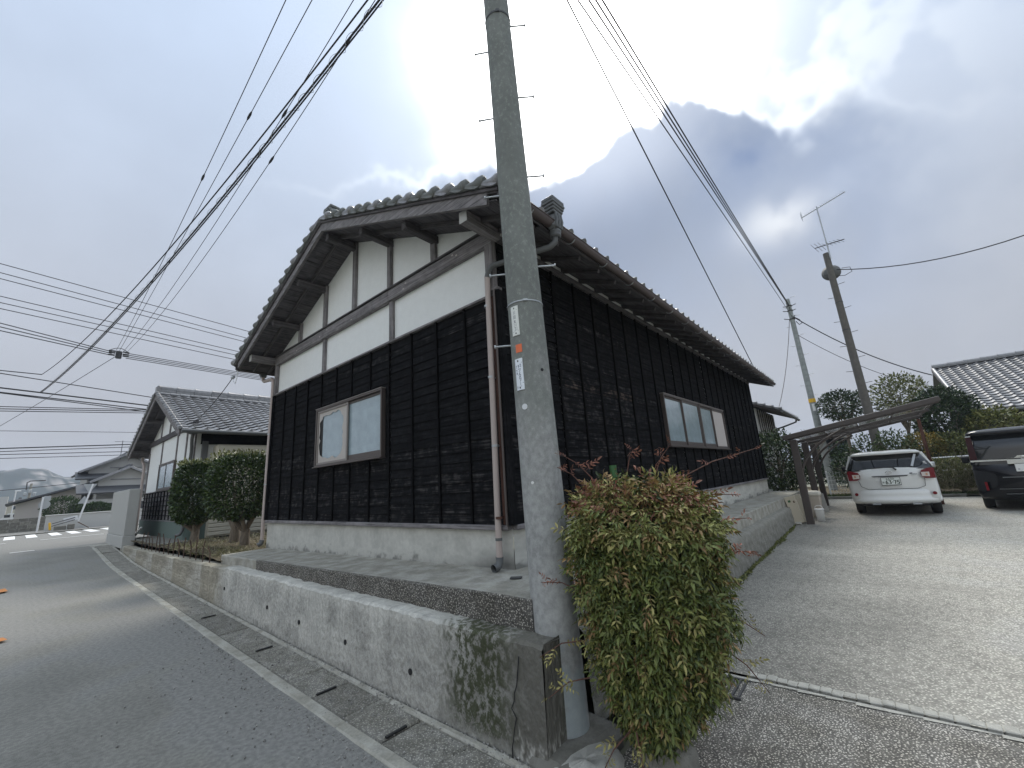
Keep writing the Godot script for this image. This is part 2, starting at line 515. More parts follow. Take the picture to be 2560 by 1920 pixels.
func sky_colour(az: float, el: float, d: Vector3, sun: Vector3) -> Vector3:
	var n := sky_n.get_noise_3dv(d * 100.0)
	var n2 := sky_n2.get_noise_3dv(d * 100.0)
	# even overcast, a little bluer and brighter with height
	var t := sm(2.0, 58.0, el)
	var c := Vector3(0.178, 0.186, 0.205).lerp(Vector3(0.235, 0.283, 0.362), t)
	c *= 1.0 + 0.10 * n + 0.05 * n2
	# unseen sky opposite the sun and overhead, made brighter to light facade and ground
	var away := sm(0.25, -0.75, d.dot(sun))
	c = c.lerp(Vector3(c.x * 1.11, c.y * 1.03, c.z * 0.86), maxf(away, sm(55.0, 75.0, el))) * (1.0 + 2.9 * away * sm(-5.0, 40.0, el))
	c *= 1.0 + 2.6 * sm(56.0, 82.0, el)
	var ang := rad_to_deg(acos(clampf(d.dot(sun), -1, 1)))
	var ang2 := rad_to_deg(acos(clampf(d.dot(dir_of(-25.0, 49.0)), -1, 1))) * (1.0 + 0.10 * n2)
	var glow := 1.9 * exp(-pow(ang2 / 13.6, 4.0)) + 0.20 * exp(-pow(ang2 / 20.0, 2.0))
	# thin bright veil right of the glow
	var veil := exp(-pow((az + 2.0) / 16.0, 2.0) - pow((el - 40.0) / 9.0, 2.0))
	c += Vector3(0.085, 0.08, 0.06) * veil * (0.15 + 1.5 * sm(0.0, 0.45, n2 + n * 0.3 + 0.5 * sky_n2.get_noise_3dv(d * 260.0)))
	# the dark bank of cloud
	var e := 24.0
	for i in edge_pts.size() - 1:
		if az >= edge_pts[i][0] and az < edge_pts[i + 1][0]:
			e = lerpf(edge_pts[i][1], edge_pts[i + 1][1], sm(0, 1, (az - edge_pts[i][0]) / (edge_pts[i + 1][0] - edge_pts[i][0])))
	var soft := lerpf(1.0, 4.0, sm(12.0, 34.0, absf(az + 20.0)))
	var below := e + 2.6 * n2 + 1.2 * n + 0.9 * sky_n2.get_noise_3dv(d * 330.0) - el
	var cloud := sm(-0.3, soft, below)
	var fade := sm(12.0, 36.0, el + 0.35 * absf(az + 8.0) + 4.0 * n + 3.0 * n2) * (1.0 - sm(22.0, 36.0, absf(az + 20.0) + 7.0 * n2 + 4.0 * n)) * (0.86 + 0.5 * n2 * sm(-16.0, -4.0, az))
	var hole := exp(-pow((az + 3.2) / 4.5, 2.0) - pow((el - 27.0) / 2.4, 2.0)) * sm(-0.3, 0.4, n2 + 0.25)
	var dense := cloud * fade * (1.0 - 0.8 * hole)
	glow *= 1.0 - 0.93 * cloud
	c = c.lerp(Vector3(0.118, 0.146, 0.205) * (1.0 + 0.22 * n + 0.12 * n2), dense * 0.92)
	c += Vector3(0.13, 0.12, 0.10) * hole
	c += Vector3(1.0, 0.98, 0.94) * glow
	# lit rim of the cloud
	c += Vector3(0.35, 0.35, 0.33) * exp(-pow(below / 0.6, 2.0)) * exp(-pow(ang / 19.0, 2.0))
	return c

func make_sky(sun: Vector3) -> ImageTexture:
	sky_n = FastNoiseLite.new()
	sky_n.seed = 5
	sky_n.frequency = 0.018
	sky_n.fractal_octaves = 4
	sky_n2 = FastNoiseLite.new()
	sky_n2.seed = 9
	sky_n2.frequency = 0.06
	sky_n2.fractal_octaves = 5
	var paint := func(im: Image, x0: int, x1: int, y0: int, y1: int) -> void:
		var w := im.get_width()
		var h := im.get_height()
		for y in range(y0, y1):
			var el := 90.0 - 180.0 * (y + 0.5) / h
			for x in range(x0, x1):
				var az := (x + 0.5) / w * 360.0
				if az > 180.0: az -= 360.0
				var a := deg_to_rad(az)
				var b := deg_to_rad(el)
				var d := Vector3(sin(a) * cos(b), sin(b), -cos(a) * cos(b))
				var c := sky_colour(az, el, d, sun)
				if el < 0: c = c.lerp(Vector3(0.22, 0.22, 0.22), sm(0, -3, el))
				im.set_pixel(x, y, Color(c.x, c.y, c.z))
	var im := Image.create(384, 192, false, Image.FORMAT_RGBF)
	paint.call(im, 0, 384, 0, 192)
	im.resize(1536, 768, Image.INTERPOLATE_BILINEAR)
	paint.call(im, 1536 - 420, 1536, 110, 384)
	paint.call(im, 0, 130, 110, 384)
	return ImageTexture.create_from_image(im)

func dir_of(az: float, el: float) -> Vector3:
	var a := deg_to_rad(az)
	var b := deg_to_rad(el)
	return Vector3(sin(a) * cos(b), sin(b), -cos(a) * cos(b))

func _ready() -> void:
	rng.seed = 20240311
	# camera: an ultra-wide phone lens held up a little and tilted to the side
	var cam := Camera3D.new()
	cam.name = "camera"
	cam.position = Vector3(2.672, 0.387, 3.034)
	cam.rotation = Vector3(deg_to_rad(13.232), deg_to_rad(40.168), deg_to_rad(-3.817))
	cam.fov = 85.66
	cam.near = 0.05
	cam.far = 4000.0
	add_child(cam)
	cam.current = true
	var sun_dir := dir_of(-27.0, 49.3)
	var we := WorldEnvironment.new()
	we.name = "world_environment"
	var env := Environment.new()
	env.background_mode = Environment.BG_SKY
	var sky := Sky.new()
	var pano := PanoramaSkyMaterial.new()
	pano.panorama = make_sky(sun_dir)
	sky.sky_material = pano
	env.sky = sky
	env.tonemap_mode = Environment.TONE_MAPPER_LINEAR
	env.tonemap_exposure = 2.7
	env.fog_enabled = true
	env.fog_light_color = Color(0.74, 0.78, 0.84)
	env.fog_density = 0.0007
	env.sdfgi_enabled = true
	env.ssao_enabled = true
	env.ssil_enabled = true
	we.environment = env
	add_child(we)
	var sun := DirectionalLight3D.new()
	sun.name = "sun"
	sun.light_energy = 0.28
	sun.light_color = Color(1.0, 0.97, 0.92)
	sun.light_angular_distance = 24.0
	sun.shadow_enabled = true
	add_child(sun)
	sun.look_at_from_position(sun_dir * 50.0, Vector3.ZERO)

	make_materials()
	build_ground()
	build_main_house()
	build_walls()
	build_pole()
	build_left_side()
	build_far_left()
	build_right_side()
	build_cars()
	build_wires()
	build_plants()
	build_vine()
	build_small_things()

# ---------------------------------------------------------------- ground
func road_y(x: float) -> float:
	# the side road climbs gently towards the main road
	if x >= 0.0: return -1.215
	if x > -10.0: return -1.215 - x * 0.0185
	if x > -17.0: return lerpf(-1.03, -0.735, sm(-10.0, -17.0, x))
	return -0.735

func drive_y(z: float) -> float:
	return -1.185 - 0.017 * minf(z, 0.6)

func sheet(xs: Array, zs: Array, f: Callable, col: Callable, keep = null) -> SurfaceTool:
	var s := S(true)
	for i in xs.size() - 1:
		for j in zs.size() - 1:
			if keep != null and not keep.call((xs[i] + xs[i + 1]) * 0.5, (zs[j] + zs[j + 1]) * 0.5): continue
			var p: Array = []
			for k in [[i, j], [i, j + 1], [i + 1, j + 1], [i + 1, j]]:
				var x: float = xs[k[0]]
				var z: float = zs[k[1]]
				p.append(Vector3(x, f.call(x, z), z))
			for k in [0, 2, 1, 0, 3, 2]:
				s.set_color(col.call(p[k].x, p[k].z))
				s.set_uv(Vector2(p[k].x, p[k].z))
				s.add_vertex(p[k])
	return s

func steps(a: float, b: float, d: float) -> Array:
	var out: Array = []
	var n := int(ceil(absf(b - a) / d))
	for i in n + 1: out.append(lerpf(a, b, float(i) / n))
	return out

func build_ground() -> void:
	var white := func(_x, _z): return Color.WHITE
	var n := FastNoiseLite.new()
	n.seed = 31
	n.frequency = 0.9
	n.fractal_octaves = 4
	var n2 := FastNoiseLite.new()
	n2.seed = 32
	n2.frequency = 0.25
	# the ground out to the horizon
	var g := sheet([-1600, -300, -60, -15, 17, 60, 300, 1600], [-1600, -300, -60, -17, 12, 60, 300, 1600], func(x, z): return -1.5 if x > -16 and x < 18 and z > -18 and z < 13 else -0.86, white)
	solo(g, "ground", mat("ground", lin(0.17, 0.17, 0.13), 1.0), "flat grey green ground reaching out to the hills", "ground", "", "structure")
	# side road
	var road_col := func(x, z):
		var v := 1.0 + 0.22 * n.get_noise_2d(x, z) + 0.2 * n2.get_noise_2d(x * 0.6, z)
		var c := Color(v, v * 0.99, v * 0.95)
		# sand washed against the drain covers
		var e: float = z - 1.36
		var sand := sm(0.95, 0.1, e + 0.7 * n.get_noise_2d(x * 0.7 + 9, z)) * sm(-6.5, -3.0, x) * (0.55 + 0.6 * n.get_noise_2d(x * 2.0, z * 2.0 + 40))
		c = c.lerp(Color(1.75, 1.62, 1.42), clampf(sand, 0, 0.8))
		var pale := sm(0.28, 0.55, n.get_noise_2d(x * 0.5 + 70, z * 1.5))
		return c.lerp(Color(1.5, 1.47, 1.4), pale * 0.15)
	var road := sheet(steps(-17.0, -6.0, 0.25) + steps(-5.88, 9.0, 0.12), steps(1.36, 5.2, 0.12) + steps(5.5, 9.5, 0.5), func(x, z): return road_y(x) + 0.05 * sm(0, 2.5, z - 1.36) + 0.006 * n.get_noise_2d(x, z), road_col)
	solo(road, "road", M.asphalt, "worn grey asphalt side road along the drain covers", "road", "", "structure")
	# main road across the end
	var main := sheet(steps(-33.6, -16.9, 1.2), [-90, -60, -40, -25, -12, -6, -2, 0, 2, 4, 6, 12, 30, 60], func(x, _z): return -0.742 if x < -17.5 else -0.738, func(x, z):
		var v := 1.25 + 0.25 * n2.get_noise_2d(x, z * 0.2)
		return Color(v, v, v))
	solo(main, "main_road", M.asphalt, "wide grey asphalt main road crossing the end of the side road", "road", "", "structure")
	var verge := sheet([-75, -60, -46, -33.6], [-90, -40, -10, -4, 0, 3, 5, 8, 30, 60], func(x, _z): return -0.70 if x > -40 else -0.66, func(_x, _z): return Color(1.1, 1.1, 1.1))
	solo(verge, "side_street", M.asphalt, "grey asphalt of the street continuing beyond the main road", "road", "", "structure")
	# painted marks: stripes of the crossing and lane lines
	for k in 6:
		var z: float = [3.08, 2.37, 1.55, 0.87, 0.18, -0.56][k]
		var x0 := -28.4 - 0.1 * k
		var s := S()
		cbox(s, Vector3(x0 - 2.2, -0.732, z), Vector3(4.4, 0.006, 0.36))
		solo(s, "crossing_stripe", M.white_paint, "white crossing stripe on the main road, %s from the left" % ["first", "second", "third", "fourth", "fifth", "sixth and nearest the gate wall"][k], "road marking", "white stripes of the crossing")
	for l in [[-17.7, 2.5, 3.0, "short white edge line nearest the side road mouth"], [-24.9, 0.25, 2.2, "thin white centre line on the far half of the main road"], [-24.9, 3.15, 6.0, "thin white centre line running out of the left edge"], [-16.9, 3.0, 5.5, "white edge line at the lower left of the main road"]]:
		var s := S()
		cbox(s, Vector3(l[0], -0.731, (l[1] + l[2]) * 0.5), Vector3(0.16, 0.006, absf(l[2] - l[1])))
		solo(s, "lane_line", M.white_paint, l[3], "road marking", "white lane lines on the main road")
	for l in [[-10.0, 3.0, 0.24, "larger orange paint mark on the side road at the left edge"], [-5.6, 2.96, 0.10, "small orange paint mark on the side road, nearer one"]]:
		var s := S()
		q4(s, Vector3(l[0] - l[2] * 1.6, road_y(l[0]) + 0.062, l[1] - 0.02), Vector3(l[0] - l[2], road_y(l[0]) + 0.062, l[1] + l[2] * 0.5), Vector3(l[0] + l[2], road_y(l[0]) + 0.062, l[1] + l[2] * 0.5), Vector3(l[0] + l[2] * 0.5, road_y(l[0]) + 0.062, l[1] - 0.06))
		solo(s, "paint_mark", M.road_orange, l[3], "road marking")
	# drain with concrete covers
	var dr := thing("drain", "roadside drain with a row of concrete covers below the retaining wall", "drain", Vector3(-6, -1.2, 1.1))
	tag(dr, "", "", "", "structure")
	var bed := S()
	for k in 18:
		var x0 := 2.0 - k
		var x1 := x0 - 1.0
		q4(bed, Vector3(x1, road_y(x1) - 0.09, 0.86), Vector3(x1, road_y(x1) - 0.09, 1.42), Vector3(x0, road_y(x0) - 0.09, 1.42), Vector3(x0, road_y(x0) - 0.09, 0.86))
	put(bed, "drain_bed", M.black, dr)
	var x := 1.33
	var i := 0
	while x > -15.6:
		var L := 0.49 if x > -1.2 else (0.98 if x > -6 else 1.96)
		var yy := road_y(x - L * 0.5)
		var slope := (road_y(x - L) - road_y(x)) / L
		var b := Basis(Vector3.FORWARD * -1, atan(-slope) + rng.randf_range(-0.004, 0.004)) * Basis(Vector3.RIGHT, rng.randf_range(-0.012, 0.012))
		var s := S()
		var w0 := 0.955
		var w1 := 1.285
		cbox(s, Vector3(x - L * 0.5, yy - 0.045 + rng.randf_range(-0.006, 0.004), (w0 + w1) * 0.5), Vector3(L - 0.008, 0.09, w1 - w0), 0.012, b)
		put(s, "drain_cover", M.cover_concrete if i % 4 else M.cover_dark, dr)
		# hand slot at every other joint
		if x < 1.2 and x > -6.5 and i % 2 == 1:
			var hs := S()
			cbox(hs, Vector3(x, yy + 0.004, 1.12 + rng.randf_range(-0.05, 0.05)), Vector3(0.022, 0.012, 0.16))
			put(hs, "hand_slot", M.black, dr)
		x -= L
		i += 1
	# lips at both sides of the covers
	for lip in [[0.9, 0.955, 0.0, "concrete"], [1.29, 1.385, 0.006, "concrete"]]:
		for k in 9:
			var xa: float = 1.35 - k * 1.9
			var xb := xa - 1.896
			var s := S()
			beam(s, Vector3(xa, road_y(xa) - 0.045 + lip[2], (lip[0] + lip[1]) * 0.5), Vector3(xb, road_y(xb) - 0.045 + lip[2], (lip[0] + lip[1]) * 0.5), lip[1] - lip[0], 0.1, 0.012)
			put(s, "drain_lip", M[lip[3]], dr)
	var fl := S()
	q4(fl, Vector3(-17.0, -0.728, 1.9), Vector3(-15.6, -0.80, 1.45), Vector3(-15.6, -0.80, 0.9), Vector3(-17.2, -0.728, 0.6))
	put(fl, "drain_mouth", M.concrete, dr)
	# concrete parking yard, in two pours with an open joint
	var near_y := func(px, pz): return lerpf(drive_y(pz), road_y(px) - 0.004, sm(0.1, 1.36, pz)) + 0.01 * n2.get_noise_2d(px * 2, pz * 2)
	var ramp := sheet(steps(1.02, 9.0, 0.2), steps(-0.735, 1.36, 0.12), near_y, white, func(px, pz): return px > 1.2 or pz < 0.15)
	solo(ramp, "drive_apron", M.aggregate, "pebbly exposed aggregate apron between the road and the yard joint", "pavement", "", "structure")
	var ya := S()
	for k in 40:
		var xa := 0.9 + k * 0.25
		q4(ya, Vector3(xa, drive_y(-0.735) - 0.09, -0.735), Vector3(xa + 0.25, drive_y(-0.735) - 0.09, -0.735), Vector3(xa + 0.25, drive_y(-0.735), -0.735), Vector3(xa, drive_y(-0.735), -0.735))
	q4(ya, Vector3(0.9, -1.26, -0.72), Vector3(11, -1.26, -0.72), Vector3(11, -1.26, -0.84), Vector3(0.9, -1.26, -0.84))
	solo(ya, "joint_gutter", M.concrete_dark, "narrow open joint across the yard between two concrete pours", "gutter", "", "structure")
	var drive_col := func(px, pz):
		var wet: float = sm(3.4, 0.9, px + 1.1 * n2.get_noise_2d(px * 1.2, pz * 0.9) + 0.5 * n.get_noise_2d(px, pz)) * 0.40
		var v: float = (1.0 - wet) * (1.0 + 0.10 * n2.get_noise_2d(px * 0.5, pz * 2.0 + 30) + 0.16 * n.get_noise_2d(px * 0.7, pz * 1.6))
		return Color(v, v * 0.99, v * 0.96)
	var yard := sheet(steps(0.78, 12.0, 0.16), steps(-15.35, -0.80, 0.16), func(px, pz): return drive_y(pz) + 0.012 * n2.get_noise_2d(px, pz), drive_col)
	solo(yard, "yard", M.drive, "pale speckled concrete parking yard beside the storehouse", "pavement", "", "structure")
	var je := thing("joint_edge", "broken pale concrete edge with stub marks along the yard joint", "edging", Vector3(1.6, -1.2, -0.79))
	tag(je, "", "", "", "structure")
	var pieces: Array = []
	for k in 3:
		var s := S()
		cbox(s, Vector3.ZERO, Vector3(0.063, 0.05, 0.066 + 0.008 * k), 0.005)
		s.generate_normals()
		pieces.append(s.commit())
	for k in 90:
		var px := 1.62 + k * 0.066
		inst(pieces[k % 3], "edge_chip", M.edge_pale, je, Transform3D(Basis(Vector3.UP, rng.randf_range(-0.12, 0.12)), Vector3(px, drive_y(-0.79) - 0.019 + rng.randf_range(-0.004, 0.004), -0.838 + rng.randf_range(-0.006, 0.006))))
	var le := S()
	for k in 60:
		var xa := 1.45 + k * 0.16
		var w := 0.02 + 0.012 * rng.randf()
		q4(le, Vector3(xa, drive_y(-0.735) + 0.012, -0.737), Vector3(xa, drive_y(-0.735) + 0.007, -0.735 + w), Vector3(xa + 0.16, drive_y(-0.735) + 0.007, -0.735 + 0.03 * rng.randf()), Vector3(xa + 0.16, drive_y(-0.735) + 0.012, -0.737))
	put(le, "edge_lip", M.edge_pale, je)
	# strip of soil between the retaining wall and the gable of the neighbour
	var soil := sheet(steps(-14.2, -5.72, 0.2), steps(-7.0, 0.74, 0.2), func(px, pz): return -0.575 + 0.05 * n.get_noise_2d(px * 1.4, pz * 1.4) + 0.06 * sm(-1.0, 0.2, pz) * sm(-10.5, -8, px) * sm(-5.6, -7.5, px), white)
	solo(soil, "garden_soil", M.soil, "dry brown soil bed between the storehouse and the white house", "soil", "", "structure")

# ---------------------------------------------------------------- roof tiles
func tile_mesh(w: float, l: float, eave := false) -> ArrayMesh:
	# one pantile: x along the eave, z down the slope, y off the roof
	var us := [0.0, 0.14, 0.32, 0.5, 0.64, 0.74, 0.84, 0.93, 1.0]
	var hs := [0.016, 0.006, 0.0, 0.004, 0.016, 0.034, 0.047, 0.044, 0.026]
	var s := S(true)
	s.set_smooth_group(0)
	var lift := 0.036
	for i in 8:
		var a := Vector3(us[i] * w, hs[i], 0)
		var b := Vector3(us[i + 1] * w, hs[i + 1], 0)
		q4(s, a, a + Vector3(0, lift, l), b + Vector3(0, lift, l), b)
	s.set_smooth_group(-1)
	var drop := 0.055 if eave else 0.022
	for i in 8:
		var a := Vector3(us[i] * w, hs[i] + lift, l)
		var b := Vector3(us[i + 1] * w, hs[i + 1] + lift, l)
		q4(s, Vector3(a.x, a.y - drop, l - 0.004), Vector3(b.x, b.y - drop, l - 0.004), b, a)
	# left and right edges
	q4(s, Vector3(0, hs[0], 0), Vector3(0, hs[0] - 0.018, 0), Vector3(0, hs[0] + lift - 0.02, l), Vector3(0, hs[0] + lift, l))
	q4(s, Vector3(w, hs[8] - 0.018, 0), Vector3(w, hs[8], 0), Vector3(w, hs[8] + lift, l), Vector3(w, hs[8] + lift - 0.02, l))
	s.generate_normals()
	return s.commit()

func verge_mesh(l: float, flip: bool) -> ArrayMesh:
	# edge tile of a gable: a roll at the outside and a scalloped apron below it
	var g := -1.0 if flip else 1.0
	var s := S()
	tube(s, [Vector3(0.045 * g, 0.040, -0.02), Vector3(0.045 * g, 0.058, l * 0.6), Vector3(0.045 * g, 0.070, l * 0.9), Vector3(0.045 * g, 0.076, l + 0.02), Vector3(0.045 * g, 0.078, l + 0.036)], [0.028, 0.038, 0.056, 0.058, 0.036], 12)
	var poly := PackedVector2Array([Vector2(0, 0.05), Vector2(0.0, 0.036), Vector2(l * 0.25, 0.020), Vector2(l * 0.55, 0.006), Vector2(l * 0.8, 0.004), Vector2(l * 0.95, 0.014), Vector2(l, 0.03), Vector2(l, 0.075)])
	extrude(s, poly, Transform3D(Basis(Vector3(0, 0, 1), Vector3(0, 1, 0), Vector3(-1, 0, 0)), Vector3(0.075 * g, 0, 0)) if not flip else Transform3D(Basis(Vector3(0, 0, 1), Vector3(0, 1, 0), Vector3(-1, 0, 0)), Vector3(-0.055, 0, 0)), 0.02)
	for k in [-0.16, 0.0]:
		q4(s, Vector3(minf(k * g, (k + 0.16) * g * 0.2), 0.02, 0), Vector3(minf(k * g, (k + 0.16) * g * 0.2), 0.05, l), Vector3(maxf(k * g, 0.07 * g), 0.05, l), Vector3(maxf(k * g, 0.07 * g), 0.02, 0))
	s.generate_normals()
	return s.commit()

func roof_field(parent: Node, f: Transform3D, nu: int, nv: int, w: float, l: float, mesh: Mesh, emesh: Mesh, part_cols: int, eave_cols: int, tones: Array, called := "roof_tile") -> void:
	# f: x along the eave from the verge, y off the roof, z down the slope from the ridge
	var rest: Array = []
	for j in nv:
		for i in nu:
			var last := j == nv - 1
			var xf := f * Transform3D(Basis(Vector3.UP, rng.randf_range(-0.012, 0.012)) * Basis(Vector3.RIGHT, rng.randf_range(-0.008, 0.008)), Vector3(i * w, rng.randf_range(-0.002, 0.003), j * l))
			if i < part_cols or (last and i < eave_cols):
				inst(emesh if last else mesh, "eave_tile" if last else called, M[tones[rng.randi() % tones.size()]], parent, xf)
			else:
				rest.append(xf)
	if rest.is_empty(): return
	var mm := MultiMesh.new()
	mm.transform_format = MultiMesh.TRANSFORM_3D
	mm.mesh = mesh
	mm.instance_count = rest.size()
	for i in rest.size():
		var x: Transform3D = rest[i]
		x.origin -= org(parent)
		mm.set_instance_transform(i, x)
	var o := MultiMeshInstance3D.new()
	o.name = numbered(parent, called + "s_beyond")
	o.multimesh = mm
	o.material_override = M[tones[0]]
	parent.add_child(o)
	o.set_meta("kind", "stuff")

func slope_frame(sgn: float, ridge: Vector3, k: float) -> Transform3D:
	# frame of the roof slope on the side sgn (along x) of a ridge that runs along z
	var c := 1.0 / sqrt(1.0 + k * k)
	var n := Vector3(sgn * k * c, c, 0)
	var v := Vector3(sgn * c, -k * c, 0)
	return Transform3D(Basis(n.cross(v), n, v), ridge)

# ---------------------------------------------------------------- the storehouse
func build_main_house() -> void:
	var W := 5.91
	var L := 11.85
	var RX := -2.955
	var K := 0.405
	var sof := func(x: float) -> float: return 4.30 - K * absf(x - RX)
	var h := thing("storehouse", "black charred-wood storehouse with white gable plaster and grey tiled roof", "house", Vector3(RX, -0.45, -L / 2))
	# plastered wall body
	var s := S()
	var pent := PackedVector2Array([Vector2(-W, -0.1), Vector2(-0.006, -0.1), Vector2(-0.006, sof.call(0.0)), Vector2(RX, 4.298), Vector2(-W, sof.call(-W))])
	extrude(s, pent, Transform3D(Basis.IDENTITY, Vector3(0, 0, -L)), L - 0.004)
	put(s, "wall", M.plaster, h)
	# foundation with stains
	put(foundation_mesh(), "foundation", M.concrete, h).material_override = foundation_material(1)
	s = S()
	q4(s, Vector3(0.008, -0.5, 0), Vector3(0.008, -0.5, -L), Vector3(0.008, -0.04, -L), Vector3(0.008, -0.04, 0), Vector2(0, 1), Vector2(1, 1), Vector2(1, 0), Vector2(0, 0))
	q4(s, Vector3(0.008, -0.5, -L), Vector3(-W, -0.5, -L), Vector3(-W, -0.04, -L), Vector3(0.008, -0.04, -L), Vector2(0, 1), Vector2(1, 1), Vector2(1, 0), Vector2(0, 0))
	q4(s, Vector3(-W, -0.6, -L), Vector3(-W, -0.6, 0), Vector3(-W, -0.04, 0), Vector3(-W, -0.04, -L), Vector2(0, 1), Vector2(1, 1), Vector2(1, 0), Vector2(0, 0))
	put(s, "foundation", foundation_material(2), h)
	# charred siding: lapped boards in courses
	var rows := 22
	var rh := 2.30 / rows
	for r in rows:
		for k in 3:
			var x0 := -W + k * 1.97 + 0.002
			var x1 := -W + (k + 1) * 1.97 - 0.002
			s = S()
			var low := 0.021 + rng.randf_range(-0.003, 0.004)
			board(s, Vector3(x0, r * rh - 0.006, 0), Vector3(x1 - x0, 0, 0), rh + 0.012, Vector3(0, 0, 1), low, 0.008)
			var w := 0
			var p := rng.randf()
			if r < 9: w = 1 if p < 0.55 else 0
			if r < 2 and k == 2: w = 1
			if r >= 9 and p < 0.12: w = 1
			put(s, "siding_board", M["char%d" % w], h)
	var cuts := [0.0, 0.985, 2.955, 4.925, 6.895, 8.865, 10.835, L]
	var rows2 := 28
	for r in rows2:
		for k in 7:
			s = S()
			board(s, Vector3(0, r * rh - 0.006, -cuts[k] - 0.002), Vector3(0, 0, -(cuts[k + 1] - cuts[k] - 0.004)), rh + 0.012, Vector3(1, 0, 0), 0.020 + rng.randf_range(-0.003, 0.004), 0.008)
			var w := 1 if rng.randf() < (0.3 if r < 10 else 0.06) else 0
			if k == 1 and r >= 10 and r <= 15: w = 2 if rng.randf() < 0.5 else 1
			if k == 2 and r >= 10 and r <= 14 and rng.randf() < 0.4: w = 1
			put(s, "siding_board", M["char%d" % w], h)
	# the two hidden walls in one piece each
	s = S()
	cbox(s, Vector3(-W - 0.012, 1.15, -L / 2), Vector3(0.024, 2.3, L))
	cbox(s, Vector3(RX, 1.15, -L - 0.012), Vector3(W, 2.3, 0.024))
	put(s, "rear_siding", M.char0, h)
	# battens over the boards
	for k in 11:
		var x := -W + 0.4925 * (k + 1) + rng.randf_range(-0.015, 0.015)
		for seg in ([[0.0, 0.79], [1.72, 2.3]] if k in [4, 5, 6] else [[0.0, 2.3]]):
			batten(h, Vector3(x, seg[0], 0.03), Vector3(x, seg[1], 0.03), Vector3.RIGHT)
	for k in 24:
		var z := -0.4925 * (k + 1) + rng.randf_range(-0.015, 0.015)
		for seg in ([[0.0, 0.79], [1.74, 2.94]] if z < -4.05 and z > -7.9 else [[0.0, 2.94]]):
			batten(h, Vector3(0.03, seg[0], z), Vector3(0.03, seg[1], z), Vector3.FORWARD)
	# sills, top trim and corner boards
	for k in 3:
		s = S()
		cbox(s, Vector3(-W + 0.985 + k * 1.97, -0.026, 0.03), Vector3(1.966, 0.045, 0.07), 0.006)
		put(s, "sill_board", M.wood_gray, h)
	for k in 6:
		s = S()
		cbox(s, Vector3(0.03, -0.026, -0.985 - k * 1.975), Vector3(0.07, 0.045, 1.971), 0.006)
		put(s, "sill_board", M.wood_gray, h)
	s = S()
	cbox(s, Vector3(RX, 2.315, 0.028), Vector3(W + 0.04, 0.028, 0.056), 0.004)
	put(s, "top_trim", M.wood_gray, h)
	s = S()
	cbox(s, Vector3(0.028, 2.97, -L / 2), Vector3(0.05, 0.07, L), 0.004)
	put(s, "wall_plate", M.wood_dark, h)
	s = S()
	cbox(s, Vector3(-0.045, 1.15, 0.036), Vector3(0.055, 2.3, 0.03), 0.008)
	put(s, "corner_board", M.wood_red, h, "corner board worn down to reddish wood")
	s = S()
	cbox(s, Vector3(0.03, 1.17, 0.03), Vector3(0.075, 2.34, 0.08), 0.006)
	put(s, "corner_board", M.char0, h)
	s = S()
	cbox(s, Vector3(-W - 0.01, 1.15, 0.03), Vector3(0.05, 2.3, 0.07), 0.006)
	put(s, "corner_board", M.char0, h)
	# half timbering of the gable
	s = S()
	cbox(s, Vector3(-0.055, 2.73, 0.012), Vector3(0.115, 0.80, 0.10), 0.006)
	cbox(s, Vector3(-0.03, 2.37, 0.02), Vector3(0.13, 0.05, 0.11), 0.006)
	put(s, "corner_post", M.wood_gray, h)
	s = S()
	cbox(s, Vector3(-W + 0.03, 2.73, 0.012), Vector3(0.085, 0.80, 0.09), 0.006)
	put(s, "corner_post", M.wood_gray, h)
	for k in 3:
		s = S()
		cbox(s, Vector3(-W + 0.985 + k * 1.97, 2.985, 0.03), Vector3(1.966, 0.16, 0.075), 0.008)
		put(s, "tie_beam", M.wood_gray, h)
	s = S()
	cbox(s, Vector3(RX, 3.079, 0.04), Vector3(W, 0.022, 0.10), 0.004)
	put(s, "drip_board", M.wood_dark, h)
	for k in 5:
		var x: float = RX + (k - 2) * 0.97
		s = S()
		cbox(s, Vector3(x, (3.09 + sof.call(x)) / 2 - 0.02, 0.018), Vector3(0.09, sof.call(x) - 3.09, 0.05), 0.006)
		put(s, "strut", M.wood_gray, h)
	for x in [-3.9, -1.94]:
		s = S()
		cbox(s, Vector3(x, 2.617, 0.016), Vector3(0.085, 0.576, 0.045), 0.006)
		put(s, "strut", M.wood_gray, h)
	# pale knots and nail heads on the tie beam
	for p in [[-4.0, 2.97], [-3.75, 3.02], [-2.95, 2.95], [-1.55, 3.02], [-1.60, 2.955], [-0.62, 3.02], [-0.55, 2.99], [-4.9, 2.96]]:
		s = S()
		cbox(s, Vector3(p[0], p[1], 0.068), Vector3(0.03, 0.018, 0.006), 0.002)
		put(s, "knot", M.paper, h)
	# purlins that carry the overhang
	for k in 7:
		var x: float = RX + (k - 3) * 0.985
		var big := k == 0 or k == 6
		var sz := 0.125 if big else 0.10
		s = S()
		cbox(s, Vector3(x + (0.03 if k == 6 else (-0.03 if k == 0 else 0.0)), sof.call(x) - 0.045 - sz / 2 - (0.03 if k == 3 else 0.0), 0.24), Vector3(sz * 0.85, sz, 0.5), 0.008)
		put(s, "purlin", M.wood_dark if not big else M.wood_gray, h)
		if big:
			s = S()
			cbox(s, Vector3(x + (0.03 if k == 6 else -0.03), sof.call(x) - 0.045 - sz / 2, 0.492), Vector3(sz * 0.87, sz * 1.02, 0.006), 0.002)
			put(s, "purlin_cap", M.gray_wall, h)
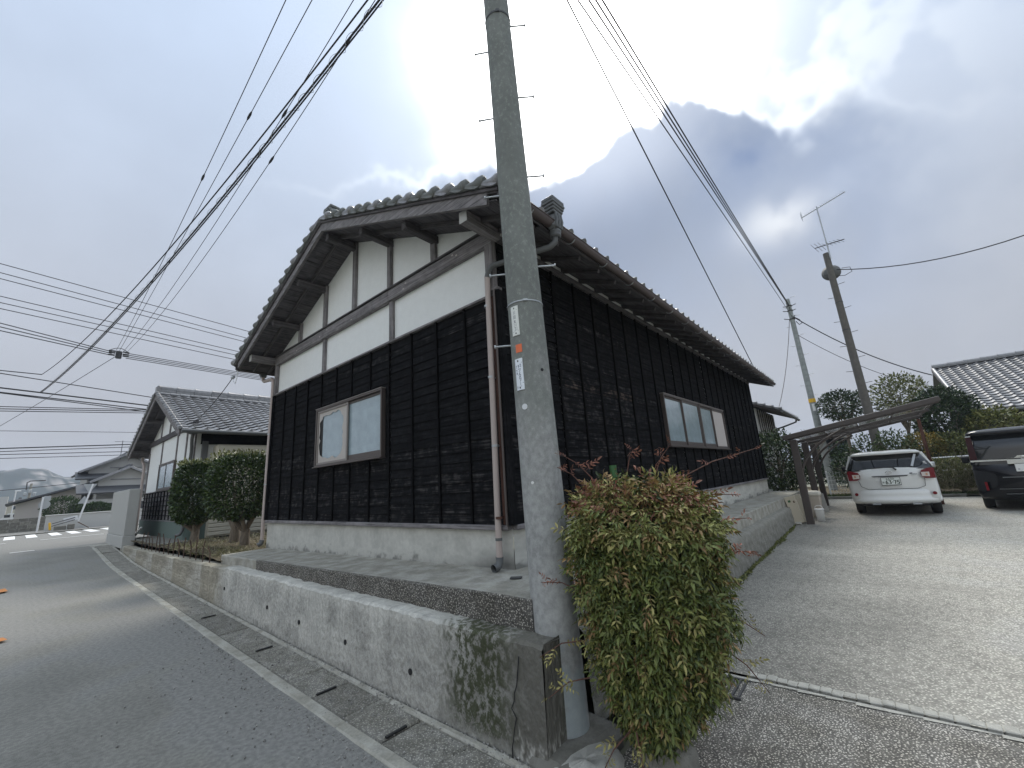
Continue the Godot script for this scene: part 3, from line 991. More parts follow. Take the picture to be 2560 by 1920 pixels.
	# roof slopes
	for sgn in [1.0, -1.0]:
		var f := slope_frame(sgn, Vector3(RX, 4.40, 0), K)
		var c := 1.0 / sqrt(1 + K * K)
		var B := f.basis
		var len := 3.555 / c
		# deck
		s = S()
		cbox(s, f * Vector3(0, -0.025, len / 2) + Vector3(0, 0, -5.925), Vector3(13.0, 0.036, len), 0.0, B)
		put(s, "roof_deck", M.wood_dark, h)
		# boards under the gable overhang, run out to the verge
		for k in 16:
			s = S()
			cbox(s, f * Vector3(0, -0.085 + rng.randf_range(-0.002, 0.002), 0.12 + k * 0.237) + Vector3(0, 0, 0.262), Vector3(0.54, 0.014, 0.229), 0.002, B)
			put(s, "soffit_board", M.wood_soffit, h)
		# a rafter half way out and the barge board
		s = S()
		cbox(s, f * Vector3(0, -0.12, len / 2) + Vector3(0, 0, 0.27), Vector3(0.045, 0.055, len - 0.1), 0.004, B)
		put(s, "gable_rafter", M.wood_dark, h)
		s = S()
		var bl := 3.39 / c
		var bp := PackedVector2Array([Vector2(0, 4.245), Vector2(sgn * 3.39, 4.245 - K * 3.39), Vector2(sgn * 3.40, 4.425 - K * 3.40), Vector2(0, 4.425)])
		extrude(s, bp, Transform3D(Basis.IDENTITY, Vector3(RX, 0, 0.535)), 0.04, 1.0)
		put(s, "barge_board", M.wood_gray, h)
		s = S()
		cbox(s, f * Vector3(0, -0.012, len / 2) + Vector3(0, 0, 0.57), Vector3(0.05, 0.03, len), 0.003, B)
		put(s, "verge_strip", M.wood_dark, h)
		# eave: boards under the overhang, rafters, fascia
		for k in 3:
			for j in 7:
				s = S()
				cbox(s, f * Vector3(0, -0.085, len - 0.09 - k * 0.2) + Vector3(0, 0, -0.98 - j * 1.83), Vector3(1.826, 0.014, 0.19), 0.002, B)
				put(s, "soffit_board", M.wood_soffit, h)
		for j in 29:
			s = S()
			cbox(s, f * Vector3(0, -0.12, len - 0.36) + Vector3(0, 0, 0.0 - j * 0.44), Vector3(0.045, 0.055, 0.66), 0.004, B)
			put(s, "eave_rafter", M.wood_dark, h)
		s = S()
		cbox(s, Vector3(RX + sgn * 3.535, 4.345 - K * 3.535, -5.925), Vector3(0.025, 0.075, 13.0), 0.003)
		put(s, "fascia", M.wood_dark, h)
		# tiles
		var tm := tile_mesh(0.27, 0.24)
		var em := tile_mesh(0.27, 0.27, true)
		var start := f * Vector3.ZERO + Vector3(0, 0, 0.50)
		if sgn < 0: start.z = 0.50 - 0.27 * 48
		roof_field(h, Transform3D(B, start), 48, 16, 0.27, 0.24, tm, em, 0, 48 if sgn > 0 else 0, ["tile_old", "tile1", "tile_old"])
		var vm := verge_mesh(0.24, sgn > 0)
		for j in 16:
			inst(vm, "verge_tile", M.tile_old if j % 3 else M.tile1, h, Transform3D(B * Basis(Vector3.RIGHT, rng.randf_range(-0.01, 0.01)), f * Vector3(0, 0.0, j * 0.24) + Vector3(0, 0, 0.545)))
	# ridge: courses of flat tiles, a round cap and the ornament at the gable
	s = S()
	for k in 3:
		cbox(s, Vector3(RX, 4.44 + k * 0.05, -5.95), Vector3(0.30 - k * 0.03, 0.042, 12.8), 0.006)
	put(s, "ridge_course", M.tile_old, h)
	for k in 24:
		s = S()
		tube(s, [Vector3(RX, 4.60, 0.42 - k * 0.54), Vector3(RX, 4.60, -0.135 - k * 0.54)], [0.088, 0.08], 10)
		put(s, "ridge_cap", M.tile_old, h)
	s = S()
	for k in 5:
		var a := deg_to_rad(-60.0 + 30 * k)
		tube(s, [Vector3(RX + sin(a) * 0.10, 4.50 + cos(a) * 0.14, 0.32), Vector3(RX + sin(a) * 0.10, 4.50 + cos(a) * 0.14, 0.50)], 0.05, 8)
	cbox(s, Vector3(RX, 4.53, 0.43), Vector3(0.24, 0.24, 0.10), 0.03)
	cbox(s, Vector3(RX, 4.69, 0.42), Vector3(0.20, 0.05, 0.16), 0.012)
	tube(s, [Vector3(RX, 4.60, 0.44), Vector3(RX, 4.60, 0.54)], 0.045, 10)
	put(s, "ridge_ornament", M.tile_old, h)
	# gutters, brackets, collector boxes and downpipes on both eaves
	for sgn in [1.0, -1.0]:
		var gx: float = RX + sgn * 3.595
		var gy := 2.925
		s = S()
		var n := 8
		for k in n:
			var a := PI + PI * k / n
			var b := PI + PI * (k + 1) / n
			s.set_smooth_group(4)
			q4(s, Vector3(gx + cos(a) * 0.056, gy + sin(a) * 0.056, 0.53), Vector3(gx + cos(b) * 0.056, gy + sin(b) * 0.056, 0.53), Vector3(gx + cos(b) * 0.056, gy + sin(b) * 0.056 - 0.03, -12.4), Vector3(gx + cos(a) * 0.056, gy + sin(a) * 0.056 - 0.03, -12.4))
		tube(s, [Vector3(gx + sgn * 0.056, gy, 0.53), Vector3(gx + sgn * 0.056, gy - 0.03, -12.4)], 0.007, 6)
		for z in [0.53, -12.4]:
			for k in n:
				var a := PI + PI * k / n
				var b := PI + PI * (k + 1) / n
				tri(s, Vector3(gx, gy, z), Vector3(gx + cos(a) * 0.056, gy + sin(a) * 0.056, z), Vector3(gx + cos(b) * 0.056, gy + sin(b) * 0.056, z))
		put(s, "gutter", M.gutter_brown, h)
		if sgn > 0:
			for k in 18:
				var z := 0.2 - k * 0.72
				s = S()
				var pts: Array = []
				for j in 7:
					var a := PI * 1.02 + PI * 0.75 * j / 6
					pts.append(Vector3(gx + cos(a) * 0.068, gy + sin(a) * 0.075 - 0.002 * k, z))
				pts.push_front(Vector3(gx - 0.05, gy + 0.06, z))
				tube(s, pts, 0.006, 5)
				put(s, "gutter_bracket", M.galv, h)
	# near collector box: stepped head with a rounded belly
	s = S()
	var bx := Vector3(0.655, 2.93, -0.20)
	for k in 4:
		cbox(s, bx + Vector3(0, 0.20 - 0.032 * k, 0), Vector3(0.155 - 0.016 * k, 0.03, 0.22 - 0.02 * k), 0.006)
	cbox(s, bx + Vector3(0, 0.235, 0), Vector3(0.15, 0.05, 0.215), 0.012)
	for k in [-0.045, 0.0, 0.045]:
		tube(s, [bx + Vector3(0.05, 0.08, k), bx + Vector3(0.062, 0.0, k), bx + Vector3(0.045, -0.07, k)], 0.016, 6)
	cbox(s, bx + Vector3(0, 0.0, 0), Vector3(0.11, 0.17, 0.16), 0.03)
	lathe(s, [Vector2(0.04, -0.16), Vector2(0.055, -0.15), Vector2(0.055, -0.135), Vector2(0.045, -0.13), Vector2(0.06, -0.11), Vector2(0.06, -0.09), Vector2(0.04, -0.085)], 12, Transform3D(Basis.IDENTITY, bx))
	put(s, "collector_box", M.pipe_gray, h)
	var dp := S()
	tube(dp, [bx + Vector3(0, -0.13, 0), bx + Vector3(-0.01, -0.21, 0.01), bx + Vector3(-0.06, -0.25, 0.03), Vector3(0.03, 2.60, 0.10), Vector3(-0.02, 2.56, 0.105), Vector3(-0.045, 2.49, 0.105)], 0.031, 10)
	put(dp, "downpipe_offset", M.pipe_gray, h)
	dp = S()
	tube(dp, [Vector3(-0.045, 2.50, 0.105), Vector3(-0.06, 1.2, 0.105), Vector3(-0.085, -0.30, 0.105)], 0.030, 12)
	var pipe := put(dp, "downpipe", M.pipe_beige, h)
	for y in [2.16, 1.40, 0.72, 0.06]:
		s = S()
		tube(s, [Vector3(-0.063, y, 0.105), Vector3(-0.063, y + 0.022, 0.105)], 0.0345, 12)
		cbox(s, Vector3(-0.063, y + 0.011, 0.06), Vector3(0.02, 0.016, 0.06))
		put(s, "pipe_clip", M.galv if y > 0.1 else M.wood_red, pipe)
	s = S()
	tube(s, [Vector3(-0.081, -0.13, 0.105), Vector3(-0.081, -0.105, 0.105)], 0.033, 12)
	put(s, "pipe_band", M.pipe_gray, pipe)
	s = S()
	tube(s, [Vector3(-0.084, -0.27, 0.105), Vector3(-0.085, -0.32, 0.107), Vector3(-0.09, -0.35, 0.13), Vector3(-0.095, -0.358, 0.18)], 0.036, 12, false)
	put(s, "pipe_elbow", M.pipe_gray, pipe)
	s = S()
	tube(s, [Vector3(-0.0955, -0.3585, 0.150), Vector3(-0.0958, -0.3587, 0.151)], 0.033, 12)
	put(s, "pipe_mouth", M.black, pipe)
	s = S()
	tube(s, [Vector3(0.02, 2.33, 0.085), Vector3(0.015, 0.0, 0.085)], 0.012, 8)
	put(s, "conduit", M.alu_brown, h)
	# far-left collector and its downpipe
	s = S()
	var lx := Vector3(RX - 3.60, 2.86, 0.05)
	for k in 3:
		cbox(s, lx + Vector3(0, 0.06 - 0.045 * k, 0), Vector3(0.15 - 0.03 * k, 0.042, 0.16 - 0.03 * k), 0.006)
	put(s, "collector_box", M.pipe_gray, h)
	dp = S()
	tube(dp, [lx + Vector3(0, -0.05, 0), lx + Vector3(0.02, -0.12, 0), lx + Vector3(0.08, -0.15, 0), Vector3(-6.02, 2.66, 0.06), Vector3(-5.97, 2.62, 0.06), Vector3(-5.955, 2.55, 0.06), Vector3(-5.975, -0.36, 0.06)], 0.032, 10)
	var lp := put(dp, "downpipe", M.pipe_beige, h)
	for y in [1.55, 0.62]:
		s = S()
		tube(s, [Vector3(-5.965, y, 0.06), Vector3(-5.965, y + 0.022, 0.06)], 0.037, 10)
		put(s, "pipe_clip", M.galv, lp)
	s = S()
	tube(s, [Vector3(-5.975, -0.34, 0.06), Vector3(-5.98, -0.40, 0.07), Vector3(-5.99, -0.43, 0.12)], 0.042, 10)
	put(s, "pipe_elbow", M.pipe_gray, lp)
	# window of the gable
	var wg := window_frame(h, Vector3(-3.96, 0.80, 0.024), Vector3.RIGHT, Vector3(0, 0, 1), 1.89, 0.905)
	sash(wg, Vector3(-2.955 - 0.08, 0.83, 0.040), Vector3.RIGHT, Vector3(0, 0, 1), 0.93, 0.845, M.frost, 0.07)
	sash(wg, Vector3(-3.93, 0.83, 0.062), Vector3.RIGHT, Vector3(0, 0, 1), 0.955, 0.845, M.frost, 0.03, true)
	# two double windows in the long wall
	var ft := Vector3(1, 0, 0)
	var wl := window_frame(h, Vector3(0.024, 0.80, -4.09), Vector3.FORWARD, ft, 1.925, 0.92)
	sash(wl, Vector3(0.040, 0.83, -4.12), Vector3.FORWARD, ft, 0.93, 0.86, M.frost, 0.07)
	sash(wl, Vector3(0.062, 0.83, -5.03), Vector3.FORWARD, ft, 0.955, 0.86, M.frost, 0.07)
	var wr := window_frame(h, Vector3(0.024, 0.80, -6.05), Vector3.FORWARD, ft, 1.815, 0.92)
	sash(wr, Vector3(0.040, 0.83, -6.08), Vector3.FORWARD, ft, 0.90, 0.86, M.frost, 0.07)
	sash(wr, Vector3(0.062, 0.83, -6.96), Vector3.FORWARD, ft, 0.875, 0.86, M.beige_panel, 0.03)

func board(s: SurfaceTool, o: Vector3, run: Vector3, hgt: float, out: Vector3, low: float, top: float) -> void:
	# a lapped board: thick proud lower edge, thin upper edge
	var uo := Vector2(rng.randf() * 4.0, rng.randf())
	var l := run.length()
	var a := o + out * low
	var b := o + run + out * low
	var c := o + run + Vector3(0, hgt, 0) + out * top
	var d := o + Vector3(0, hgt, 0) + out * top
	var mid := 0.5
	# a slight cup across the width
	var e := (a + d) * 0.5 + out * 0.0025
	var f := (b + c) * 0.5 + out * 0.0025
	var flip := run.normalized().cross(Vector3.UP).dot(out) < 0
	for q in [[a, b, f, e, 0.0, mid], [e, f, c, d, mid, 1.0]]:
		var u0 := uo + Vector2(0, -q[4] * hgt)
		var u1 := uo + Vector2(0, -q[5] * hgt)
		if flip: q4(s, q[1], q[0], q[3], q[2], u0 + Vector2(l, 0), u0, u1, u1 + Vector2(l, 0))
		else: q4(s, q[0], q[1], q[2], q[3], u0, u0 + Vector2(l, 0), u1 + Vector2(l, 0), u1)
	# underside and ends
	for q in [[o, o + run, b, a], [o, a, d, d - out * top], [o + run, c - out * top, c, b]]:
		if flip: q4(s, q[3], q[2], q[1], q[0], uo, uo, uo, uo)
		else: q4(s, q[0], q[1], q[2], q[3], uo, uo, uo, uo)

func batten(h: Node, a: Vector3, b: Vector3, side: Vector3) -> void:
	var s := S()
	var n := maxi(2, int((b.y - a.y) / 0.3))
	var prev := a
	for i in n:
		var t := float(i + 1) / n
		var p := a.lerp(b, t) + side * rng.randf_range(-0.003, 0.003)
		beam(s, prev, p + Vector3(0, 0.001, 0), 0.030, 0.024, 0.003, side.cross(Vector3.UP))
		prev = p
	put(s, "batten", M.char_batten, h)

func window_frame(h: Node, o: Vector3, run: Vector3, out: Vector3, w: float, hgt: float) -> Node:
	var s := S()
	var up := Vector3.UP
	var B := Basis(run, up, out)
	for e in [[0.0, 0.0, w, 0.03], [0.0, hgt - 0.03, w, 0.03], [0.0, 0.03, 0.028, hgt - 0.06], [w - 0.028, 0.03, 0.028, hgt - 0.06]]:
		cbox(s, o + run * (e[0] + e[2] / 2) + up * (e[1] + e[3] / 2) + out * 0.032, Vector3(e[2], e[3], 0.066), 0.004, B)
	cbox(s, o + run * w / 2 + up * -0.006 + out * 0.045, Vector3(w + 0.02, 0.014, 0.09), 0.003, B)
	var f := put(s, "window", M.alu_brown, h)
	s = S()
	cbox(s, o + run * w / 2 + up * hgt / 2 + out * 0.003, Vector3(w - 0.01, hgt - 0.01, 0.004), 0.0, B)
	put(s, "backing", M.black, f)
	# light upper lip
	s = S()
	cbox(s, o + run * w / 2 + up * (hgt + 0.004) + out * 0.035, Vector3(w + 0.01, 0.012, 0.078), 0.003, B)
	put(s, "lip", M.alu_light, f)
	return f

func sash(f: Node, o: Vector3, run: Vector3, out: Vector3, w: float, hgt: float, m: Material, bottom: float, torn := false) -> void:
	var B := Basis(run, Vector3.UP, out)
	var s := S()
	for e in [[0.0, 0.0, w, bottom], [0.0, hgt - 0.035, w, 0.035], [0.0, bottom, 0.03, hgt - 0.035 - bottom], [w - 0.03, bottom, 0.03, hgt - 0.035 - bottom]]:
		cbox(s, o + run * (e[0] + e[2] / 2) + Vector3.UP * (e[1] + e[3] / 2), Vector3(e[2], e[3], 0.024), 0.003, B)
	put(s, "sash", M.alu_brown if not torn else M.alu_light, f)
	s = S()
	if not torn:
		cbox(s, o + run * w / 2 + Vector3.UP * (hgt / 2) - out * 0.004, Vector3(w - 0.05, hgt - 0.06, 0.005), 0.0, B)
		put(s, "pane", m, f)
		return
	# torn paper behind the glass: a ragged border, and a hole at its left
	var fr := Transform3D(B, o - out * 0.006)
	cbox(s, o + run * w * 0.56 + Vector3.UP * (hgt / 2) - out * 0.016, Vector3(w * 0.80, hgt - 0.06, 0.004), 0.0, B)
	put(s, "pane", m, f)
	s = S()
	cbox(s, o + run * w * 0.1 + Vector3.UP * (hgt / 2) - out * 0.014, Vector3(w * 0.12, hgt - 0.06, 0.004), 0.0, B)
	put(s, "dark_gap", M.black, f)
	var out_p: Array = []
	var in_p: Array = []
	var nn := 40
	for i in nn:
		var a := TAU * i / nn
		var c := Vector2(cos(a), sin(a))
		var k := 1.0 / maxf(absf(c.x), absf(c.y))
		out_p.append(Vector2(w * 0.5 + c.x * k * (w * 0.5 - 0.02), hgt * 0.5 + c.y * k * (hgt * 0.5 - 0.02)))
		var rx := 0.66 + rng.randf_range(-0.06, 0.05)
		var ry := 0.80 + rng.randf_range(-0.05, 0.05)
		if c.x < 0: rx += 0.18
		in_p.append(Vector2(w * 0.5 + c.x * minf(k, 1.25) * (w * 0.5) * rx, hgt * 0.5 + c.y * minf(k, 1.22) * (hgt * 0.5) * ry))
	s = S()
	for i in nn:
		var j := (i + 1) % nn
		q4(s, fr * Vector3(in_p[i].x, in_p[i].y, 0.004), fr * Vector3(out_p[i].x, out_p[i].y, 0), fr * Vector3(out_p[j].x, out_p[j].y, 0), fr * Vector3(in_p[j].x, in_p[j].y, 0.004))
	put(s, "torn_paper", M.paper, f)

func foundation_mesh() -> SurfaceTool:
	var s := S()
	q4(s, Vector3(-5.91, -0.58, 0.008), Vector3(0.008, -0.50, 0.008), Vector3(0.008, -0.04, 0.008), Vector3(-5.91, -0.04, 0.008), Vector2(0, 1), Vector2(1, 1), Vector2(1, 0), Vector2(0, 0))
	return s

func foundation_material(sd: int) -> StandardMaterial3D:
	# mortar face, dark and damp towards the ground, with runs
	var w := 1024
	var hh := 96
	var a := nz(40 + sd, 0.012, w, hh, 0, 0, FastNoiseLite.TYPE_SIMPLEX, 5)
	var b := nz(50 + sd, 0.06, w, hh, 0, 0, FastNoiseLite.TYPE_SIMPLEX, 4)
	var run := nz(60 + sd, 0.03, w, 8, w, hh, FastNoiseLite.TYPE_SIMPLEX, 4)
	var t := tex(w, hh, func(i, x, y):
		var v := 0.50 + 0.16 * (a[i] / 255.0 - 0.5) + 0.08 * (b[i] / 255.0 - 0.5)
		var u := float(x) / w
		var dn := float(y) / hh
		var damp := sm(0.62, 0.97, dn + 0.55 * (a[i] / 255.0 - 0.5) + 0.25 * (b[i] / 255.0 - 0.5))
		if sd == 1:
			damp = maxf(damp, sm(0.12, 0.0, absf(u - 0.985) * (1.6 - dn)) * sm(0.3, 0.75, dn))
			damp += 0.5 * sm(0.55, 1.0, u) * sm(0.55, 0.95, dn)
		v *= 1.0 - 0.62 * clampf(damp, 0, 1)
		v *= 1.0 - 0.07 * sm(0.55, 0.85, run[i] / 255.0) * (0.5 + 0.5 * dn)
		if sd == 2: v *= 1.12
		return Vector3(v, v * 0.99, v * 0.90))
	var m := tmat("foundation%d" % sd, t, 1.0, Color.WHITE, 0.92, null, 0.0, false)
	return m

# ---------------------------------------------------------------- retaining walls and the slab round the storehouse
func slab_y(x: float, z: float) -> float:
	if z > -0.2: return lerpf(-0.482, -0.385, clampf((x + 5.9) / 6.2, 0, 1))
	return lerpf(-0.40, -0.43, clampf(-z / 11.0, 0, 1))

func wall_material() -> StandardMaterial3D:
	# old board-marked concrete: runs, dark damp foot, moss and soot towards the corner at u = 1
	var w := 2048
	var h := 192
	var a := nz(71, 0.006, w, h, 0, 0, FastNoiseLite.TYPE_SIMPLEX, 5)
	var b := nz(72, 0.05, w, h, 0, 0, FastNoiseLite.TYPE_SIMPLEX, 4)
	var run := nz(73, 0.045, w, 7, w, h, FastNoiseLite.TYPE_SIMPLEX, 5)
	var g := nz(74, 0.22, w, h, 0, 0, FastNoiseLite.TYPE_SIMPLEX, 2)
	var t := tex(w, h, func(i, x, y):
		var u := float(x) / w
		var dn := maxf(0.0, (float(y) / h - 0.25) / 0.75)
		var A := a[i] / 255.0
		var B := b[i] / 255.0
		var G := g[i] / 255.0
		var v := 0.43 + 0.30 * (A - 0.5) + 0.12 * (B - 0.5) + 0.14 * (G - 0.5)
		v += 0.08 * sm(0.16, 0.04, dn + 0.12 * (B - 0.5))  # highlight along the wall top, put into the colour
		v *= 1.0 - 0.22 * sm(0.45, 0.85, run[i] / 255.0 * 0.7 + 0.3 * A) * (1.0 - 0.4 * dn)
		var c := Vector3(v, v * 0.975, v * 0.88)
		# damp foot
		c *= 1.0 - 0.5 * sm(0.80, 1.0, dn + 0.3 * (A - 0.5) + 0.2 * (B - 0.5)) * (1.0 - 0.6 * sm(0.8, 1.0, u))
		# brown tone of the far, older stretch
		c = c.lerp(Vector3(v * 0.62, v * 0.56, v * 0.42), sm(0.14, 0.04, u + 0.05 * (A - 0.5)) * 0.9)
		# soot and moss beside the pole
		var dark := sm(0.80, 0.97, u + 0.16 * (A - 0.5) + 0.06 * (B - 0.5)) * sm(1.12, 0.72, dn + 0.5 * (B - 0.5) + 0.3 * (A - 0.5))
		c = c.lerp(Vector3(0.065, 0.06, 0.045), dark * 0.86)
		var moss := sm(0.845, 0.895, u + 0.03 * (B - 0.5)) * sm(0.975, 0.93, u) * sm(0.48, 0.62, B * 0.6 + G * 0.4 + 0.12 * dark) * sm(0.95, 0.75, dn)
		c = c.lerp(Vector3(0.035, 0.042, 0.012), moss * 0.9)
		# tie holes and pits
		if G > 0.9 and B < 0.42: c *= 0.55
		return c)
	var m := tmat("old_wall", t, 1.0, Color.WHITE, 0.95, null, 0.0, false)
	m.heightmap_enabled = true
	m.heightmap_texture = gray(b, w, h)
	m.heightmap_scale = 1.0
	return m

func build_walls() -> void:
	var n := FastNoiseLite.new()
	n.seed = 77
	n.frequency = 2.2
	n.fractal_octaves = 4
	# slab round the storehouse
	var s := sheet(steps(-5.82, 0.75, 0.15), steps(0.005, 0.7, 0.1), func(x, z): return slab_y(x, z) + 0.006 * n.get_noise_2d(x, z), func(_x, _z): return Color.WHITE)
	var ap := thing("slab_walk", "stained concrete slab walk around the foot of the storehouse", "pavement", Vector3(-2, -0.6, 0.4))
	tag(ap, "", "", "", "structure")
	put(s, "slab_top", M.concrete, ap)
	s = sheet(steps(0.005, 0.75, 0.1), steps(-12.3, 0.005, 0.25), func(x, z): return lerpf(slab_y(x, z), slab_y(x, 0.1), sm(-0.8, 0.005, z)) + 0.006 * n.get_noise_2d(x, z), func(_x, _z): return Color.WHITE)
	put(s, "slab_top", M.concrete, ap)
	for k in 3:
		s = S()
		var xs := steps([-5.82, -4.25, -1.05][k], [-4.25, -1.05, 0.75][k], 0.15)
		for i in xs.size() - 1:
			var p: Array = []
			for x in [xs[i], xs[i + 1]]:
				var y := slab_y(x, 0.7)
				var jz: float = 0.7 + 0.012 * n.get_noise_1d(x * 2.0)
				p.append([Vector3(x, y + 0.006 * n.get_noise_2d(x, 0.7), 0.7), Vector3(x, y - 0.012, jz + 0.012), Vector3(x, y - 0.20, jz + 0.006 + 0.01 * n.get_noise_1d(x * 5.0))])
			q4(s, p[0][1], p[1][1], p[1][0], p[0][0])
			q4(s, p[0][2], p[1][2], p[1][1], p[0][1])
		if k == 0: q4(s, Vector3(-5.82, -0.7, 0.0), Vector3(-5.82, -0.7, 0.70), Vector3(-5.82, -0.482, 0.70), Vector3(-5.82, -0.482, 0.0))
		put(s, "slab_edge", [M.concrete, M.slab_face, M.slab_face][k], ap)
	s = S()
	var zs := steps(0.70, -12.3, 0.2)
	for i in zs.size() - 1:
		var za: float = zs[i]
		var zb: float = zs[i + 1]
		var ya: float = lerpf(slab_y(0.75, za), slab_y(0.75, 0.1), sm(-0.8, 0.005, za)) if za < 0 else slab_y(0.75, 0.1)
		var yb: float = lerpf(slab_y(0.75, zb), slab_y(0.75, 0.1), sm(-0.8, 0.005, zb)) if zb < 0 else slab_y(0.75, 0.1)
		q4(s, Vector3(0.765, ya - 0.25, za), Vector3(0.765, yb - 0.25, zb), Vector3(0.762, yb - 0.012, zb), Vector3(0.762, ya - 0.012, za))
		q4(s, Vector3(0.762, ya - 0.012, za), Vector3(0.762, yb - 0.012, zb), Vector3(0.748, yb, zb), Vector3(0.748, ya, za))
	put(s, "slab_edge", M.concrete, ap)
	# retaining wall along the road
	var rw := thing("retaining_wall", "stained old concrete retaining wall along the road drain, mossy at the pole", "wall", Vector3(-6, -1.25, 0.8))
	var om := wall_material()
	var top := func(x: float) -> float: return (-0.575 if x > -5 else lerpf(-0.595, -0.69, clampf((-5.0 - x) / 8.0, 0, 1))) + 0.014 * n.get_noise_1d(x * 1.7) + (0.012 if x > -5 else 0.0) * n.get_noise_1d(x * 9.0)
	for seg in [[-5.75, 0.945, 0.0], [-14.6, -5.75, 0.01]]:
		s = S()
		var xs := steps(seg[0], seg[1], 0.07 if seg[2] == 0.0 else 0.25)
		for i in xs.size() - 1:
			var cols: Array = []
			for x in [xs[i], xs[i + 1]]:
				var u: float = (x + 5.75) / 6.74 if seg[2] == 0.0 else 0.02 + 0.04 * fposmod(x, 2.0)
				var y: float = top.call(x)
				var rr: float = 0.02 + 0.014 * n.get_noise_1d(x * 6.0 + 30)
				var yb := road_y(x) - 0.06
				var c: Array = [[Vector3(x, y - 0.01, 0.68), Vector2(u, 0.005)], [Vector3(x, y, 0.78 + 0.01 * n.get_noise_1d(x * 4)), Vector2(u, 0.11)], [Vector3(x, y - 0.004 + 0.006 * n.get_noise_1d(x * 11), 0.875 - rr), Vector2(u, 0.215)]]
				for k in 6:
					var t := k / 5.0
					c.append([Vector3(x, lerpf(y - rr, yb, t), 0.88 + 0.012 * t + 0.005 * n.get_noise_2d(x * 2, t * 3)), Vector2(u, lerpf(0.25, 0.998, t))])
				cols.append(c)
			for k in cols[0].size() - 1:
				q4(s, cols[0][k + 1][0], cols[1][k + 1][0], cols[1][k][0], cols[0][k][0], cols[0][k + 1][1], cols[1][k + 1][1], cols[1][k][1], cols[0][k][1])
		if seg[2] == 0.0:
			q4(s, Vector3(0.945, -1.27, 0.893), Vector3(0.935, -1.27, 0.68), Vector3(0.935, -0.575, 0.68), Vector3(0.945, -0.575, 0.86), Vector2(0.99, 1), Vector2(0.95, 1), Vector2(0.95, 0.3), Vector2(0.99, 0.3))
		put(s, "wall_stretch", om, rw)
	# weep holes
	for p in [[-4.9, -0.86], [-3.25, -0.9], [-2.35, -0.93], [-1.35, -0.95], [-0.35, -0.98]]:
		s = S()
		tube(s, [Vector3(p[0], p[1], 0.885), Vector3(p[0], p[1], 0.893)], [0.022, 0.024], 9)
		put(s, "weep_hole", M.black, rw)
	# the crack near the pole
	s = S()
	var prev := Vector3(0.77, -0.66, 0.892)
	for k in 14:
		var p := Vector3(0.77 - 0.012 * k * (1 if k < 7 else 0.6) + rng.randf_range(-0.012, 0.012), -0.66 - 0.042 * (k + 1), 0.8925 + 0.0007 * k)
		beam(s, prev, p, 0.003 + 0.004 * rng.randf(), 0.004, 0.0, Vector3.BACK)
		prev = p
	put(s, "crack", M.black, rw)
	# rusty bars left standing in the wall top
	for k in 15:
		var x := -6.05 - 0.42 * k - rng.randf_range(0, 0.08)
		s = S()
		var l := rng.randf_range(0.28, 0.40)
		tube(s, [Vector3(x, -0.68, 0.80), Vector3(x + rng.randf_range(-0.06, 0.05), -0.62 + l * 0.6, 0.80 + rng.randf_range(-0.02, 0.02)), Vector3(x + rng.randf_range(-0.12, 0.06), -0.62 + l, 0.80 + rng.randf_range(-0.04, 0.04))], 0.009, 6)
		put(s, "rebar", M.rust, rw)
	# wall on the yard side
	var yw := thing("yard_wall", "rough pale concrete retaining wall on the yard side of the slab", "wall", Vector3(0.83, -1.2, -4.5))
	s = S(true)
	zs = steps(0.32, -9.05, 0.12)
	for i in zs.size() - 1:
		var cols: Array = []
		for z in [zs[i], zs[i + 1]]:
			var y: float = -0.628 + 0.016 * n.get_noise_1d(z * 2.5)
			var c: Array = [Vector3(0.74, y + 0.01, z), Vector3(0.80, y, z), Vector3(0.855 + 0.012 * n.get_noise_1d(z * 6), y - 0.02, z)]
			for k in 5:
				var t := k / 4.0
				c.append(Vector3(0.885 + 0.03 * t + 0.012 * n.get_noise_2d(z * 3, t * 4), lerpf(y - 0.05, drive_y(z) - 0.05, t), z))
			cols.append(c)
		s.set_smooth_group(0)
		for k in cols[0].size() - 1:
			q4(s, cols[0][k + 1], cols[1][k + 1], cols[1][k], cols[0][k])
	s.set_smooth_group(-1)
	q4(s, Vector3(0.92, -1.2, -9.05), Vector3(0.7, -1.2, -9.05), Vector3(0.7, -0.62, -9.05), Vector3(0.87, -0.64, -9.05))
	put(s, "wall_stretch", M.concrete_old, yw)
	# collar of concrete at the foot of the pole and the broken corner beside it
	var cc := thing("pole_footing", "mossy concrete footing block around the utility pole foot", "footing", Vector3(0.95, -1.25, 0.7))
	s = S()
	cbox(s, Vector3(0.96, -1.22, 0.62), Vector3(0.30, 0.16, 0.62), 0.05, Basis(Vector3.UP, -0.12))
	cbox(s, Vector3(1.08, -1.21, 0.90), Vector3(0.16, 0.15, 0.2), 0.05, Basis(Vector3.UP, -0.4))
	put(s, "block", M.concrete_dark, cc)
	s = S(true)
	var ring: Array = []
	for k in 5:
		var r := [0.0, 0.12, 0.20, 0.24, 0.255][k] as float
		var row: Array = []
		for j in 14:
			var a := TAU * j / 14
			row.append(Vector3(1.13 + cos(a) * r * 0.75, -1.125 - [0.0, 0.012, 0.04, 0.085, 0.14][k] + 0.012 * n.get_noise_2d(cos(a) * 2 + k, sin(a) * 2), 0.80 + sin(a) * r * 1.3))
		ring.append(row)
	for k in 4:
		for j in 14:
			var m := (j + 1) % 14
			q4(s, ring[k + 1][m], ring[k + 1][j], ring[k][j], ring[k][m])
	solo(s, "broken_concrete", M.edge_pale, "pale broken lump of concrete at the corner of the yard by the pole", "rubble")

